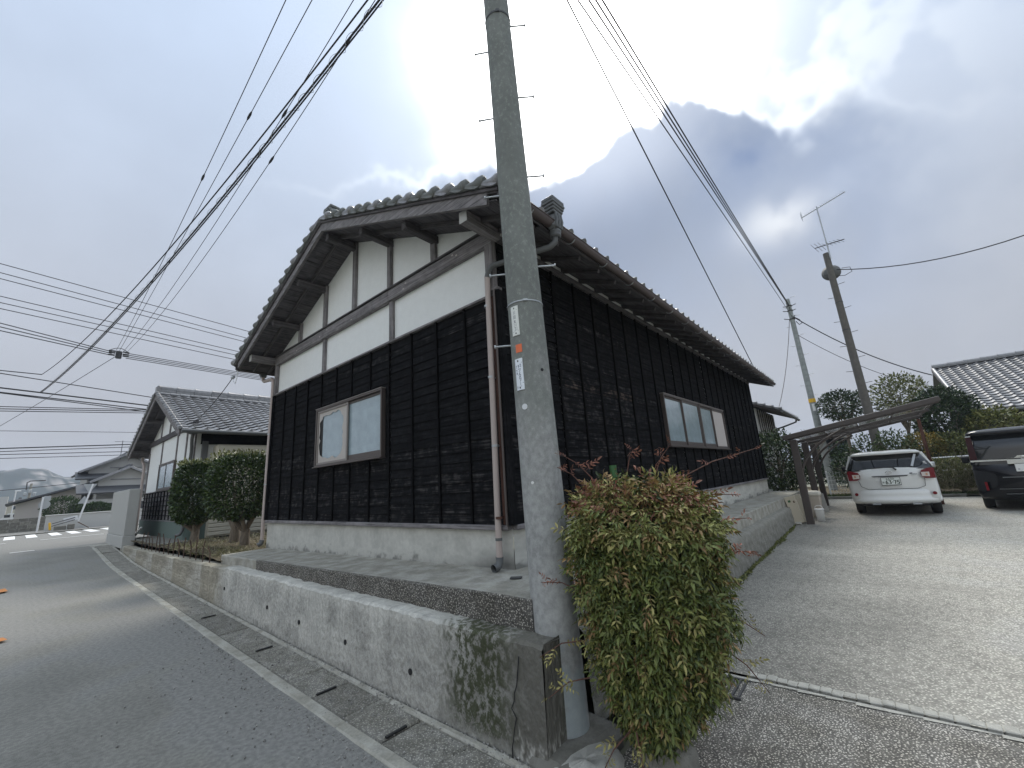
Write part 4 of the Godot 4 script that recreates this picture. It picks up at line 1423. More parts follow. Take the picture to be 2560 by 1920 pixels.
# ---------------------------------------------------------------- the near utility pole
func strokes(im: Image, lines: Array, o: Vector2, sz: Vector2, c: Color, th: float) -> void:
	# pen strokes on a plate; each line is a chain of points in 0..1
	for l in lines:
		for i in l.size() - 1:
			var a: Vector2 = o + Vector2(l[i][0], l[i][1]) * sz
			var b: Vector2 = o + Vector2(l[i + 1][0], l[i + 1][1]) * sz
			var n := int(a.distance_to(b) * 2) + 1
			for k in n + 1:
				var p := a.lerp(b, float(k) / n)
				im.fill_rect(Rect2i(int(p.x - th / 2), int(p.y - th / 2), int(ceil(th)), int(ceil(th))), c)

const GLYPH := {
	"kawa": [[[0.2, 0.0], [0.2, 0.6], [0.05, 1.0]], [[0.5, 0.1], [0.5, 0.85]], [[0.85, 0.0], [0.85, 1.0]]],
	"oka": [[[0.05, 1.0], [0.05, 0.0], [0.95, 0.0], [0.95, 1.0]], [[0.2, 0.3], [0.8, 0.3]], [[0.25, 0.5], [0.25, 0.8], [0.75, 0.8], [0.75, 0.5]], [[0.5, 0.35], [0.5, 0.8]]],
	"shi": [[[0.1, 0.2], [0.9, 0.2]], [[0.5, 0.0], [0.5, 0.45]], [[0.15, 0.45], [0.8, 0.45], [0.1, 1.0]], [[0.3, 0.55], [0.95, 1.0]]],
	"ni": [[[0.2, 0.25], [0.8, 0.25]], [[0.05, 0.85], [0.95, 0.85]]],
	"tsu": [[[0.1, 0.15], [0.2, 0.4]], [[0.4, 0.1], [0.5, 0.35]], [[0.9, 0.1], [0.7, 0.7], [0.3, 1.0]]],
	"mizu": [[[0.5, 0.0], [0.5, 1.0]], [[0.1, 0.3], [0.4, 0.3], [0.1, 0.85]], [[0.85, 0.2], [0.55, 0.5], [0.95, 0.9]]],
	"shima": [[[0.2, 0.0], [0.2, 0.6]], [[0.2, 0.05], [0.8, 0.05], [0.8, 0.45]], [[0.2, 0.25], [0.8, 0.25]], [[0.05, 0.5], [1.0, 0.5]], [[0.95, 0.5], [0.9, 1.0]], [[0.1, 0.7], [0.1, 1.0], [0.7, 1.0], [0.7, 0.7]]],
	"ha": [[[0.1, 0.0], [0.1, 1.0]], [[0.35, 0.3], [0.95, 0.3]], [[0.65, 0.0], [0.65, 0.8], [0.4, 0.95], [0.4, 0.75], [0.95, 0.95]]],
	"0": [[[0.2, 0.0], [0.8, 0.0], [0.95, 0.3], [0.95, 0.7], [0.8, 1.0], [0.2, 1.0], [0.05, 0.7], [0.05, 0.3], [0.2, 0.0]]],
	"1": [[[0.5, 0.0], [0.5, 1.0]]],
	"2": [[[0.1, 0.2], [0.3, 0.0], [0.7, 0.0], [0.9, 0.25], [0.1, 1.0], [0.95, 1.0]]],
	"3": [[[0.1, 0.0], [0.85, 0.0], [0.45, 0.42], [0.9, 0.65], [0.8, 0.95], [0.1, 1.0]]],
	"5": [[[0.9, 0.0], [0.2, 0.0], [0.15, 0.45], [0.7, 0.42], [0.92, 0.7], [0.7, 1.0], [0.1, 1.0]]],
	"6": [[[0.7, 0.0], [0.2, 0.45], [0.1, 0.8], [0.35, 1.0], [0.75, 1.0], [0.92, 0.75], [0.7, 0.52], [0.2, 0.55]]],
	"7": [[[0.05, 0.0], [0.95, 0.0], [0.45, 1.0]]],
	"9": [[[0.9, 0.35], [0.6, 0.55], [0.2, 0.45], [0.1, 0.2], [0.4, 0.0], [0.8, 0.05], [0.9, 0.35], [0.8, 0.8], [0.4, 1.0]]],
	"-": [[[0.1, 0.5], [0.9, 0.5]]],
}

func print_on(im: Image, items: Array) -> ImageTexture:
	for t in items:
		strokes(im, GLYPH[t[0]], Vector2(t[1], t[2]), Vector2(t[3], t[4]), t[5], t[6])
	return ImageTexture.create_from_image(im)

func build_pole() -> void:
	var base := Vector3(0.84, -1.3, 0.56)
	var tip := Vector3(0.66, 8.5, 0.60)
	var axis := func(y: float) -> Vector3: return base.lerp(tip, (y - base.y) / (tip.y - base.y))
	var rad := func(y: float) -> float: return 0.157 - (y + 1.2) * 0.0062
	var p := thing("utility_pole", "tall weathered concrete utility pole with number plates beside the storehouse corner", "utility pole", base, "")
	# shaft
	var w := 256
	var h := 2048
	var a := nz(81, 0.01, w, h, 0, 0, FastNoiseLite.TYPE_SIMPLEX, 5)
	var b := nz(82, 0.06, w, h, 0, 0, FastNoiseLite.TYPE_SIMPLEX, 4)
	var g := nz(83, 0.3, w, h, 0, 0, FastNoiseLite.TYPE_SIMPLEX, 2)
	var t := tex(w, h, func(i, x, y):
		var hh := (1.0 - float(y) / h) * 9.8 - 1.3   # height
		var A := a[i] / 255.0
		var B := b[i] / 255.0
		var v := 0.34 + 0.10 * (A - 0.5) + 0.14 * (B - 0.5) + 0.07 * (g[i] / 255.0 - 0.5)
		# green grey film higher up, scuffs
		var film := sm(0.1, 1.6, hh + 1.2 * (A - 0.5))
		var c := Vector3(v * 1.0, v * 1.01, v * 0.97).lerp(Vector3(v * 0.47, v * 0.51, v * 0.46), film * (0.72 + 0.28 * B))
		c += Vector3(0.07, 0.072, 0.064) * sm(0.62, 0.80, B * 0.7 + 0.3 * g[i] / 255.0) * film
		var foot := sm(-0.55, -0.72, hh) * sm(0.35, 0.65, A)
		return c.lerp(Vector3(0.30, 0.35, 0.36), foot * 0.7))
	var pm := tmat("pole_concrete", t, 1.0, Color.WHITE, 0.9, null, 0.0, false)
	pm.uv1_scale = Vector3(1, 1, 1)
	var s := S(true)
	var ns := 40
	for k in 24:
		var y0 := lerpf(-1.3, 8.5, k / 24.0)
		var y1 := lerpf(-1.3, 8.5, (k + 1) / 24.0)
		for j in ns:
			var a0 := TAU * j / ns
			var a1 := TAU * (j + 1) / ns
			var P := func(y: float, an: float) -> Vector3: return axis.call(y) + Vector3(cos(an), 0, -sin(an)) * rad.call(y)
			q4(s, P.call(y0, a0), P.call(y0, a1), P.call(y1, a1), P.call(y1, a0), Vector2(float(j) / ns, 1 - k / 24.0), Vector2((j + 1.0) / ns, 1 - k / 24.0), Vector2((j + 1.0) / ns, 1 - (k + 1) / 24.0), Vector2(float(j) / ns, 1 - (k + 1) / 24.0))
	s.set_smooth_group(-1)
	put(s, "shaft", pm, p)
	# direction towards the lens side of the pole, for what is fixed there
	var face := atan2(-(3.03 - 0.56), 2.67 - 0.84)   # angle with z mirrored
	var on := func(y: float, da: float, out := 0.0) -> Vector3: return axis.call(y) + Vector3(cos(face + da), 0, -sin(face + da)) * (rad.call(y) + out)
	# climbing bolts on both sides
	for q in [[4.68, -1], [3.82, -1], [2.96, -1], [2.09, -1], [5.55, -1], [6.4, -1], [4.40, 1], [5.25, 1], [3.62, 1], [2.80, 1], [2.05, 1], [1.43, 1], [6.1, 1]]:
		s = S()
		# right side bolts point to the yard, left ones to the gable
		var an: float = face - 1.62 * q[1]
		var d := Vector3(cos(an), 0, -sin(an)).rotated(Vector3.UP, 0.0)
		var o: Vector3 = axis.call(q[0]) + d * (rad.call(q[0]) - 0.01)
		var e := o + d * (0.145 if q[1] < 0 else 0.13)
		tube(s, [o, e], 0.0075, 8)
		tube(s, [e - d * 0.002, e + d * 0.010], 0.0155, 8)
		put(s, "step_bolt", M.galv, p)
	# bands
	for q in [[1.74, 0.009, "galv"], [4.72, 0.02, "steel_dark"]]:
		s = S()
		var r: float = rad.call(q[0]) + 0.004
		var pts: Array = []
		for k in 25:
			var an := TAU * k / 24
			pts.append(axis.call(q[0]) + Vector3(cos(an) * r, 0, sin(an) * r))
		for k in 24:
			beam(s, pts[k], pts[k + 1], 0.004, q[1], 0.0)
		var bk: Vector3 = on.call(q[0], 0.06, 0.006)
		cbox(s, bk, Vector3(0.035, q[1] * 1.7, 0.012), 0.002, Basis(Vector3.UP, face + PI / 2))
		put(s, "band", M[q[2]], p)
	# number plates, curved to the shaft
	var ink := Color(0.42, 0.43, 0.45)
	var im := Image.create(96, 256, false, Image.FORMAT_RGB8)
	im.fill(Color(0.86, 0.87, 0.84))
	im.fill_rect(Rect2i(40, 12, 13, 13), Color(0.05, 0.05, 0.05))
	im.fill_rect(Rect2i(44, 232, 13, 13), Color(0.05, 0.05, 0.05))
	var pl1 := print_on(im, [["kawa", 32, 44, 30, 30, ink, 3.0], ["oka", 32, 84, 30, 30, ink, 3.0], ["shi", 32, 122, 30, 28, ink, 3.0], ["ni", 32, 156, 24, 20, ink, 3.0], ["1", 56, 150, 14, 28, ink, 3.0], ["3", 34, 186, 24, 30, ink, 3.0], ["1", 62, 186, 14, 28, ink, 3.0], ["-", 76, 30, 8, 8, ink, 3.0], ["-", 78, 214, 8, 8, ink, 3.0], ["-", 12, 220, 8, 8, ink, 3.0]])
	im = Image.create(96, 256, false, Image.FORMAT_RGB8)
	im.fill(Color(0.88, 0.90, 0.92))
	im.fill_rect(Rect2i(34, 12, 15, 15), Color(0.05, 0.05, 0.05))
	im.fill_rect(Rect2i(38, 230, 15, 15), Color(0.05, 0.05, 0.05))
	var ink2 := Color(0.30, 0.34, 0.40)
	var pl2 := print_on(im, [["2", 62, 48, 14, 20, ink2, 3.5], ["9", 38, 54, 14, 20, ink2, 3.5], ["2", 12, 56, 12, 18, ink2, 3.0], ["tsu", 38, 80, 34, 28, ink2, 4.0], ["6", 40, 114, 30, 32, ink2, 4.0], ["9", 40, 152, 30, 34, ink2, 4.0], ["1", 46, 192, 18, 28, ink2, 3.5], ["mizu", 12, 86, 14, 16, ink2, 2.5], ["shima", 12, 110, 14, 18, ink2, 2.5], ["-", 82, 30, 6, 10, ink2, 4.0], ["-", 84, 196, 6, 10, ink2, 4.0], ["0", 10, 226, 10, 14, ink2, 2.5], ["1", 62, 222, 10, 12, ink2, 2.5]])
	for q in [[1.705, 1.466, 0.40, 0.88, pl1, "plate_upper"], [1.28, 1.039, 0.40, 0.88, pl2, "plate_lower"]]:
		var m := tmat(q[5], q[4], 1.0, Color.WHITE, 0.45, null, 0.0, false)
		s = S(true)
		var nn := 8
		for k in nn:
			var d0: float = lerpf(q[3], q[2], float(k) / nn)
			var d1: float = lerpf(q[3], q[2], float(k + 1) / nn)
			s.set_smooth_group(0)
			q4(s, on.call(q[1], -d0, 0.006), on.call(q[1], -d1, 0.006), on.call(q[0], -d1, 0.006), on.call(q[0], -d0, 0.006), Vector2(float(k) / nn, 1), Vector2((k + 1.0) / nn, 1), Vector2((k + 1.0) / nn, 0), Vector2(float(k) / nn, 0))
			s.set_smooth_group(-1)
			for e in [[q[0], 1], [q[1], -1]]:
				q4(s, on.call(e[0], -d0, 0.006), on.call(e[0], -d1, 0.006), on.call(e[0], -d1, 0.001), on.call(e[0], -d0, 0.001))
		for d in [q[2], q[3]]:
			q4(s, on.call(q[1], -d, 0.006), on.call(q[0], -d, 0.006), on.call(q[0], -d, 0.001), on.call(q[1], -d, 0.001))
		put(s, "number_plate", m, p)
	# orange sticker, round tags
	s = S(true)
	for k in 4:
		var d0 := lerpf(0.75, 0.36, k / 4.0)
		var d1 := lerpf(0.75, 0.36, (k + 1) / 4.0)
		q4(s, on.call(1.328, -d0, 0.003), on.call(1.328, -d1, 0.003), on.call(1.392, -d1, 0.003), on.call(1.392, -d0, 0.003))
	put(s, "sticker", M.orange, p)
	for q in [[0.91, 0.50, 0.022, "white_metal", "round_tag"], [0.37, 0.44, 0.010, "white_paint", "round_tag"], [1.18, -0.62, 0.012, "black", "bolt_hole"]]:
		s = S()
		var c: Vector3 = on.call(q[0], -q[1], 0.0)
		var nrm := (c - axis.call(q[0]) as Vector3).normalized()
		tube(s, [c - nrm * 0.002, c + nrm * 0.003], q[2], 14)
		put(s, q[4], M[q[3]], p)
	# cross arm and insulators near the top
	s = S()
	beam(s, Vector3(0.73, 8.05, 0.2), Vector3(0.73, 8.05, 1.55), 0.075, 0.075, 0.006)
	beam(s, Vector3(0.2, 7.0, 0.58), Vector3(1.35, 7.0, 0.58), 0.075, 0.075, 0.006)
	put(s, "cross_arm", M.galv, p)
	for q in [Vector3(0.73, 8.09, 1.4), Vector3(0.73, 8.09, 1.05), Vector3(0.73, 8.09, 0.3), Vector3(0.8, 7.04, 0.58), Vector3(0.95, 7.04, 0.58), Vector3(1.1, 7.04, 0.58), Vector3(1.25, 7.04, 0.58)]:
		s = S()
		lathe(s, [Vector2(0.0, 0.0), Vector2(0.02, 0.0), Vector2(0.045, 0.03), Vector2(0.03, 0.05), Vector2(0.045, 0.07), Vector2(0.03, 0.10), Vector2(0.0, 0.11)], 10, Transform3D(Basis.IDENTITY, q))
		put(s, "insulator", M.white_paint, p)

# ---------------------------------------------------------------- the white house and the gate wall on the left
func build_left_side() -> void:
	var K := 0.43
	var RX := -14.9
	var RY := 3.98
	var h := thing("white_house", "low white plaster house with dark lattice base and shiny grey tiled roof", "house", Vector3(-14.7, -0.55, -5.0))
	var sof := func(x: float) -> float: return RY - 0.08 - K * absf(x - RX)
	var X0 := -17.9
	var X1 := -11.5
	var s := S()
	extrude(s, PackedVector2Array([Vector2(X0, -0.1), Vector2(X1, -0.1), Vector2(X1, sof.call(X1)), Vector2(RX, sof.call(RX)), Vector2(X0, sof.call(X0))]), Transform3D(Basis.IDENTITY, Vector3(0, 0, -10.0)), 10.0)
	put(s, "wall", M.plaster, h)
	s = S()
	cbox(s, Vector3((X0 + X1) / 2, -0.32, -5.0 + 0.03), Vector3(X1 - X0 + 0.04, 0.50, 10.06), 0.01)
	put(s, "foundation", M.green_wall, h)
	# lattice siding: boards and thin battens
	for r in 6:
		s = S()
		board(s, Vector3(X0, -0.08 + r * 0.148, 0.002), Vector3(X1 - X0, 0, 0), 0.155, Vector3(0, 0, 1), 0.02, 0.008)
		put(s, "siding_board", M.wood_gray, h)
	for r in 7:
		s = S()
		cbox(s, Vector3((X0 + X1) / 2, -0.075 + r * 0.146, 0.035), Vector3(X1 - X0, 0.02, 0.02))
		put(s, "lattice_rail", M.char_batten, h)
	for k in 14:
		s = S()
		cbox(s, Vector3(X0 + 0.2 + k * 0.455, 0.36, 0.04), Vector3(0.032, 0.89, 0.026), 0.003)
		put(s, "lattice_batten", M.char_batten, h)
	s = S()
	cbox(s, Vector3((X0 + X1) / 2, 0.82, 0.03), Vector3(X1 - X0 + 0.04, 0.03, 0.07), 0.004)
	cbox(s, Vector3((X0 + X1) / 2, -0.09, 0.03), Vector3(X1 - X0 + 0.04, 0.03, 0.07), 0.004)
	put(s, "trim", M.wood_gray, h)
	s = S()
	cbox(s, Vector3((X0 + X1) / 2, 2.58, 0.03), Vector3(X1 - X0, 0.16, 0.08), 0.008)
	put(s, "tie_beam", M.wood_dark, h)
	for x in [-15.75, -13.65, -12.5]:
		s = S()
		cbox(s, Vector3(x, 1.66, 0.015), Vector3(0.06, 1.68, 0.04), 0.004)
		put(s, "strut", M.wood_gray, h)
	for x in [-16.2, -14.9, -13.6]:
		s = S()
		cbox(s, Vector3(x, (2.66 + sof.call(x)) / 2, 0.015), Vector3(0.08, sof.call(x) - 2.66, 0.04), 0.004)
		put(s, "strut", M.wood_gray, h)
	for x in [X0 + 0.05, X1 - 0.05]:
		s = S()
		cbox(s, Vector3(x, 1.55, 0.012), Vector3(0.09, 1.45, 0.05), 0.004)
		put(s, "corner_post", M.wood_gray, h)
	var wn := window_frame(h, Vector3(-15.72, 0.84, 0.0), Vector3.RIGHT, Vector3(0, 0, 1), 2.15, 0.86)
	sash(wn, Vector3(-15.69, 0.87, 0.04), Vector3.RIGHT, Vector3(0, 0, 1), 1.06, 0.80, M.frost, 0.05)
	sash(wn, Vector3(-14.65, 0.87, 0.055), Vector3.RIGHT, Vector3(0, 0, 1), 1.06, 0.80, M.frost, 0.05)
	# roof
	for sgn in [1.0, -1.0]:
		var f := slope_frame(sgn, Vector3(RX, RY, 0), K)
		var c := 1.0 / sqrt(1 + K * K)
		var hw := 3.98
		var len := hw / c
		s = S()
		cbox(s, f * Vector3(0, -0.03, len / 2) + Vector3(0, 0, -4.75), Vector3(10.5, 0.04, len), 0.0, f.basis)
		put(s, "roof_deck", M.wood_dark, h)
		for k in 12:
			s = S()
			cbox(s, f * Vector3(0, -0.06, 0.16 + k * 0.35) + Vector3(0, 0, 0.24), Vector3(0.5, 0.012, 0.34), 0.002, f.basis)
			put(s, "soffit_board", M.wood_soffit, h)
		s = S()
		cbox(s, f * Vector3(0, -0.10, len / 2) + Vector3(0, 0, 0.24), Vector3(0.05, 0.06, len - 0.1), 0.004, f.basis)
		put(s, "gable_rafter", M.wood_dark, h)
		for q in [1.3, 2.6, 3.3]:
			s = S()
			cbox(s, Vector3(RX + sgn * q, sof.call(RX + sgn * q) - 0.11, 0.22), Vector3(0.10, 0.11, 0.46), 0.006)
			put(s, "purlin", M.wood_dark, h)
		s = S()
		extrude(s, PackedVector2Array([Vector2(0, RY - 0.19), Vector2(sgn * 3.9, RY - 0.19 - K * 3.9), Vector2(sgn * 3.9, RY - 0.02 - K * 3.9), Vector2(0, RY - 0.02)]), Transform3D(Basis.IDENTITY, Vector3(RX, 0, 0.47)), 0.035)
		put(s, "barge_board", M.wood_gray, h)
		var tm := tile_mesh(0.27, 0.24)
		var em := tile_mesh(0.27, 0.26, true)
		var start := f * Vector3.ZERO + Vector3(0, 0, 0.44)
		if sgn < 0: start.z = 0.44 - 0.27 * 37
		roof_field(h, Transform3D(f.basis, start), 37, 18, 0.27, 0.24, tm, em, 15 if sgn > 0 else 0, 15 if sgn > 0 else 0, ["tile0", "tile1", "tile2", "tile1"])
		var vm := verge_mesh(0.24, sgn > 0)
		for j in 18:
			inst(vm, "verge_tile", M["tile%d" % (j % 3)], h, Transform3D(f.basis, f * Vector3(0, 0, j * 0.24) + Vector3(0, 0, 0.47)))
		s = S()
		tube(s, [Vector3(RX + sgn * 4.05, RY - K * 3.98 - 0.03, 0.48), Vector3(RX + sgn * 4.05, RY - K * 3.98 - 0.05, -9.6)], 0.055, 8)
		put(s, "gutter", M.pipe_gray, h)
	# ridge
	for k in 4:
		for j in 20:
			s = S()
			cbox(s, Vector3(RX, RY + 0.03 + k * 0.042, 0.26 - j * 0.5), Vector3(0.30 - k * 0.025, 0.036, 0.492), 0.006)
			put(s, "ridge_course", M["tile%d" % ((j + k) % 3)], h)
	for k in 20:
		s = S()
		tube(s, [Vector3(RX, RY + 0.205, 0.48 - k * 0.5), Vector3(RX, RY + 0.20, 0.44 - k * 0.5), Vector3(RX, RY + 0.195, -0.03 - k * 0.5)], [0.095, 0.085, 0.078], 9)
		put(s, "ridge_cap", M["tile%d" % (k % 3)], h)
	for k in 37:
		s = S()
		tube(s, [Vector3(RX + 0.21, RY - 0.03, 0.44 - k * 0.27), Vector3(RX + 0.21, RY - 0.03, 0.18 - k * 0.27)], [0.055, 0.045], 7)
		put(s, "ridge_foot_tile", M["tile%d" % (k % 3)], h)
	s = S()
	cbox(s, Vector3(RX, RY + 0.12, 0.47), Vector3(0.34, 0.30, 0.10), 0.04)
	put(s, "ridge_ornament", M.tile0, h)
	# downpipes
	s = S()
	tube(s, [Vector3(X1 + 0.5, 2.2, 0.2), Vector3(X1 + 0.45, 2.05, 0.2), Vector3(X1 + 0.05, 1.75, 0.1), Vector3(X1 + 0.02, 1.6, 0.1), Vector3(X1 + 0.0, -0.3, 0.1), Vector3(X1 - 0.02, -0.4, 0.14), Vector3(X1 - 0.12, -0.42, 0.2)], 0.04, 8)
	cbox(s, Vector3(X1 + 0.5, 2.25, 0.2), Vector3(0.16, 0.14, 0.2), 0.02)
	put(s, "downpipe", M.pipe_gray, h)
	s = S()
	tube(s, [Vector3(X0 - 0.75, 2.2, 0.1), Vector3(X0 - 0.7, 2.05, 0.1), Vector3(X0 - 0.25, 1.85, 0.1), Vector3(X0 - 0.2, 1.7, 0.1), Vector3(X0 - 0.2, -0.5, 0.1)], 0.045, 8)
	put(s, "downpipe", M.pipe_beige, h)
	# long wall towards the storehouse: cream shutter box and slatted shutter
	s = S()
	cbox(s, Vector3(X1 + 0.18, 1.72, -3.2), Vector3(0.36, 0.44, 5.6), 0.05)
	put(s, "shutter_box", M.cream, h)
	s = S()
	cbox(s, Vector3(X1 + 0.02, 0.45, -3.2), Vector3(0.04, 2.0, 5.6))
	put(s, "shutter_backing", M.cream_dark, h)
	for k in 18:
		s = S()
		cbox(s, Vector3(X1 + 0.05, -0.47 + k * 0.108, -3.2), Vector3(0.03, 0.096, 5.5), 0.012)
		put(s, "shutter_slat", M.cream, h)
	s = S()
	cbox(s, Vector3(X1 + 0.04, 0.75, -0.2), Vector3(0.1, 2.6, 0.14), 0.01)
	put(s, "shutter_post", M.pipe_gray, h)
	s = S()
	cbox(s, Vector3(X1 + 0.02, 2.12, -5.0), Vector3(0.05, 0.30, 9.8))  # added black strip, painting in the shade of the recess under the eave
	put(s, "eave_shade_strip", M.char0, h)
	# concrete step before the white house
	s = S()
	cbox(s, Vector3(-13.2, -0.60, 0.30), Vector3(4.2, 0.10, 0.62), 0.015)
	solo(s, "step_slab", M.concrete_dark, "low dark concrete step along the front of the white house", "step")
	s = S()
	beam(s, Vector3(-14.6, -0.50, 0.62), Vector3(-14.1, -0.22, 0.55), 0.05, 0.05, 0.006)
	solo(s, "gray_bar", M.gray_wall, "short grey bar leaning beside the gate wall", "bar")
	# gate wall panel at the end of the retaining wall
	var g := thing("gate_wall", "tall plain concrete gate wall standing at the end of the retaining wall", "gate wall", Vector3(-15.9, -0.7, 0.78))
	s = S()
	cbox(s, Vector3(-15.9, 0.24, 0.77), Vector3(3.2, 1.34, 0.26), 0.012)
	put(s, "panel", M.gate_concrete, g)
	s = S()
	cbox(s, Vector3(-15.9, -0.60, 0.77), Vector3(3.24, 0.335, 0.29), 0.012)
	put(s, "plinth", M.gate_concrete, g)

# ---------------------------------------------------------------- beyond the main road
func far_gable(h: Node, cx: float, cz: float, w: float, d: float, y0: float, ye: float, rise: float, over: float, tone: String, wall: Material, ridge_x := true) -> void:
	# a tiled gable roof; the ridge runs along x when ridge_x, and its gable faces +x
	var hw := w / 2 + over
	var f := Transform3D(Basis.IDENTITY if ridge_x else Basis(Vector3.UP, PI / 2), Vector3(cx, 0, cz))
	var s := S()
	var k := rise / hw
	extrude(s, PackedVector2Array([Vector2(-w / 2, y0), Vector2(w / 2, y0), Vector2(w / 2, ye + over * k - 0.05), Vector2(0, ye + rise - 0.06), Vector2(-w / 2, ye + over * k - 0.05)]), f * Transform3D(Basis(Vector3(0, 0, -1), Vector3(0, 1, 0), Vector3(1, 0, 0)), Vector3(-d / 2, 0, 0)), d)
	put(s, "wall", wall, h)
	for sg in [-1.0, 1.0]:
		s = S()
		var n := 14
		for i in n:
			# courses, each a little proud of the one above
			var t0 := float(i) / n
			var t1 := float(i + 1) / n
			var a := Vector3(-d / 2 - over, ye + rise * (1 - t0), sg * hw * t0)
			var b := Vector3(-d / 2 - over, ye + rise * (1 - t1) + 0.035, sg * hw * t1)
			var dx := Vector3(d + 2 * over, 0, 0)
			var p := [f * a, f * b, f * (b + dx), f * (a + dx)]
			if sg < 0: p.reverse()
			q4(s, p[0], p[1], p[2], p[3])
			var e := [f * (b - Vector3(0, 0.04, 0)), f * (b + dx - Vector3(0, 0.04, 0)), f * (b + dx), f * b]
			if sg < 0: e.reverse()
			q4(s, e[0], e[1], e[2], e[3])
		var bo := Vector3(-d / 2 - over, ye - 0.05, sg * hw)
		q4(s, f * bo, f * (bo + Vector3(d + 2 * over, 0, 0)), f * Vector3(d / 2 + over, ye + rise - 0.1, 0), f * Vector3(-d / 2 - over, ye + rise - 0.1, 0))
		put(s, "roof", M[tone], h)
		for e in [-d / 2 - over, d / 2 + over]:
			s = S()
			beam(s, f * Vector3(e, ye + rise - 0.02, 0), f * Vector3(e, ye - 0.02, sg * hw), 0.14, 0.17, 0.01)
			put(s, "verge", M.tile2, h)
	s = S()
	beam(s, f * Vector3(-d / 2 - over, ye + rise + 0.09, 0), f * Vector3(d / 2 + over + 0.05, ye + rise + 0.09, 0), 0.3, 0.26, 0.06)
	put(s, "ridge", M[tone], h)

func tuft(parent: Node, called: String, m: Material, n: int, place: Callable, size: float, cols: Array, sd: int, aspect := 0.45, droop := 0.0) -> MultiMeshInstance3D:
	# leaves as real folded blades, placed by place(rng) -> [point, outward]
	var r := RandomNumberGenerator.new()
	r.seed = sd
	var s := S(true)
	s.set_smooth_group(-1)
	var hw := aspect * 0.5
	var p := [Vector3(0, 0, 0), Vector3(-hw, 0.45, 0.06), Vector3(hw, 0.45, 0.06), Vector3(0, 0.5, 0), Vector3(0, 1.0, -0.12 - droop)]
	tri(s, p[0], p[3], p[1])
	tri(s, p[0], p[2], p[3])
	tri(s, p[1], p[3], p[4])
	tri(s, p[3], p[2], p[4])
	s.generate_normals()
	var mm := MultiMesh.new()
	mm.transform_format = MultiMesh.TRANSFORM_3D
	mm.use_colors = true
	mm.mesh = s.commit()
	mm.instance_count = n
	for i in n:
		var q: Array = place.call(r)
		var up: Vector3 = (q[1] as Vector3 + Vector3(r.randfn(0, 0.6), r.randfn(0.1, 0.6), r.randfn(0, 0.6))).normalized()
		var side := up.cross(Vector3(r.randfn(), r.randfn(), r.randfn())).normalized()
		var k := size * r.randf_range(0.65, 1.3)
		var b := Basis(side, up, side.cross(up)).scaled_local(Vector3(k, k, k))
		mm.set_instance_transform(i, Transform3D(b, q[0] - org(parent)))
		var c: Color = cols[r.randi() % cols.size()]
		var v := r.randf_range(0.7, 1.3)
		mm.set_instance_color(i, Color(c.r * v, c.g * v, c.b * v))
	var o := MultiMeshInstance3D.new()
	o.name = numbered(parent, called)
	o.multimesh = mm
	o.material_override = m
	parent.add_child(o)
	o.set_meta("kind", "stuff")
	return o

func blob_place(c: Vector3, r: Vector3, shell := 0.55, flat := 0.0, sd := 1, boxy := 2.0) -> Callable:
	# points in the outer part of a lumpy ellipsoid; boxy > 2 squares it off
	var n := FastNoiseLite.new()
	n.seed = sd
	n.frequency = 0.9
	return func(g: RandomNumberGenerator) -> Array:
		var d := Vector3(g.randfn(), g.randfn(), g.randfn()).normalized()
		var k := pow(pow(absf(d.x), boxy) + pow(absf(d.y), boxy) + pow(absf(d.z), boxy), -1.0 / boxy)
		var lump := 1.0 + (0.22 if boxy <= 2.5 else 0.05) * n.get_noise_3dv(d * 2.2 + c)
		var t := pow(g.randf_range(shell * shell * shell, 1.0), 1.0 / 3.0)
		var p := d * k * lump * t
		if flat > 0.0 and p.y < -flat: p.y = -flat + 0.1 * (p.y + flat)
		return [c + p * r, (d / r).normalized()]

const GREENS := {
	"dark": [Color(0.020, 0.040, 0.014), Color(0.028, 0.055, 0.018), Color(0.014, 0.028, 0.012), Color(0.045, 0.075, 0.022)],
	"camellia": [Color(0.026, 0.050, 0.014), Color(0.040, 0.072, 0.018), Color(0.018, 0.036, 0.012), Color(0.070, 0.105, 0.025)],
	"pine": [Color(0.030, 0.055, 0.016), Color(0.045, 0.080, 0.020), Color(0.022, 0.042, 0.014)],
	"olive": [Color(0.105, 0.120, 0.038), Color(0.14, 0.15, 0.045), Color(0.075, 0.09, 0.03), Color(0.17, 0.175, 0.06)],
	"mid": [Color(0.045, 0.075, 0.025), Color(0.065, 0.095, 0.03), Color(0.035, 0.055, 0.02), Color(0.09, 0.12, 0.04)],
	"yellow": [Color(0.17, 0.17, 0.05), Color(0.13, 0.14, 0.04), Color(0.20, 0.20, 0.07), Color(0.08, 0.10, 0.03)],
	"orange": [Color(0.24, 0.16, 0.03), Color(0.18, 0.13, 0.03), Color(0.14, 0.12, 0.035), Color(0.28, 0.20, 0.04)],
	"dry": [Color(0.26, 0.23, 0.14), Color(0.20, 0.18, 0.10), Color(0.15, 0.15, 0.07), Color(0.30, 0.27, 0.18)],
}

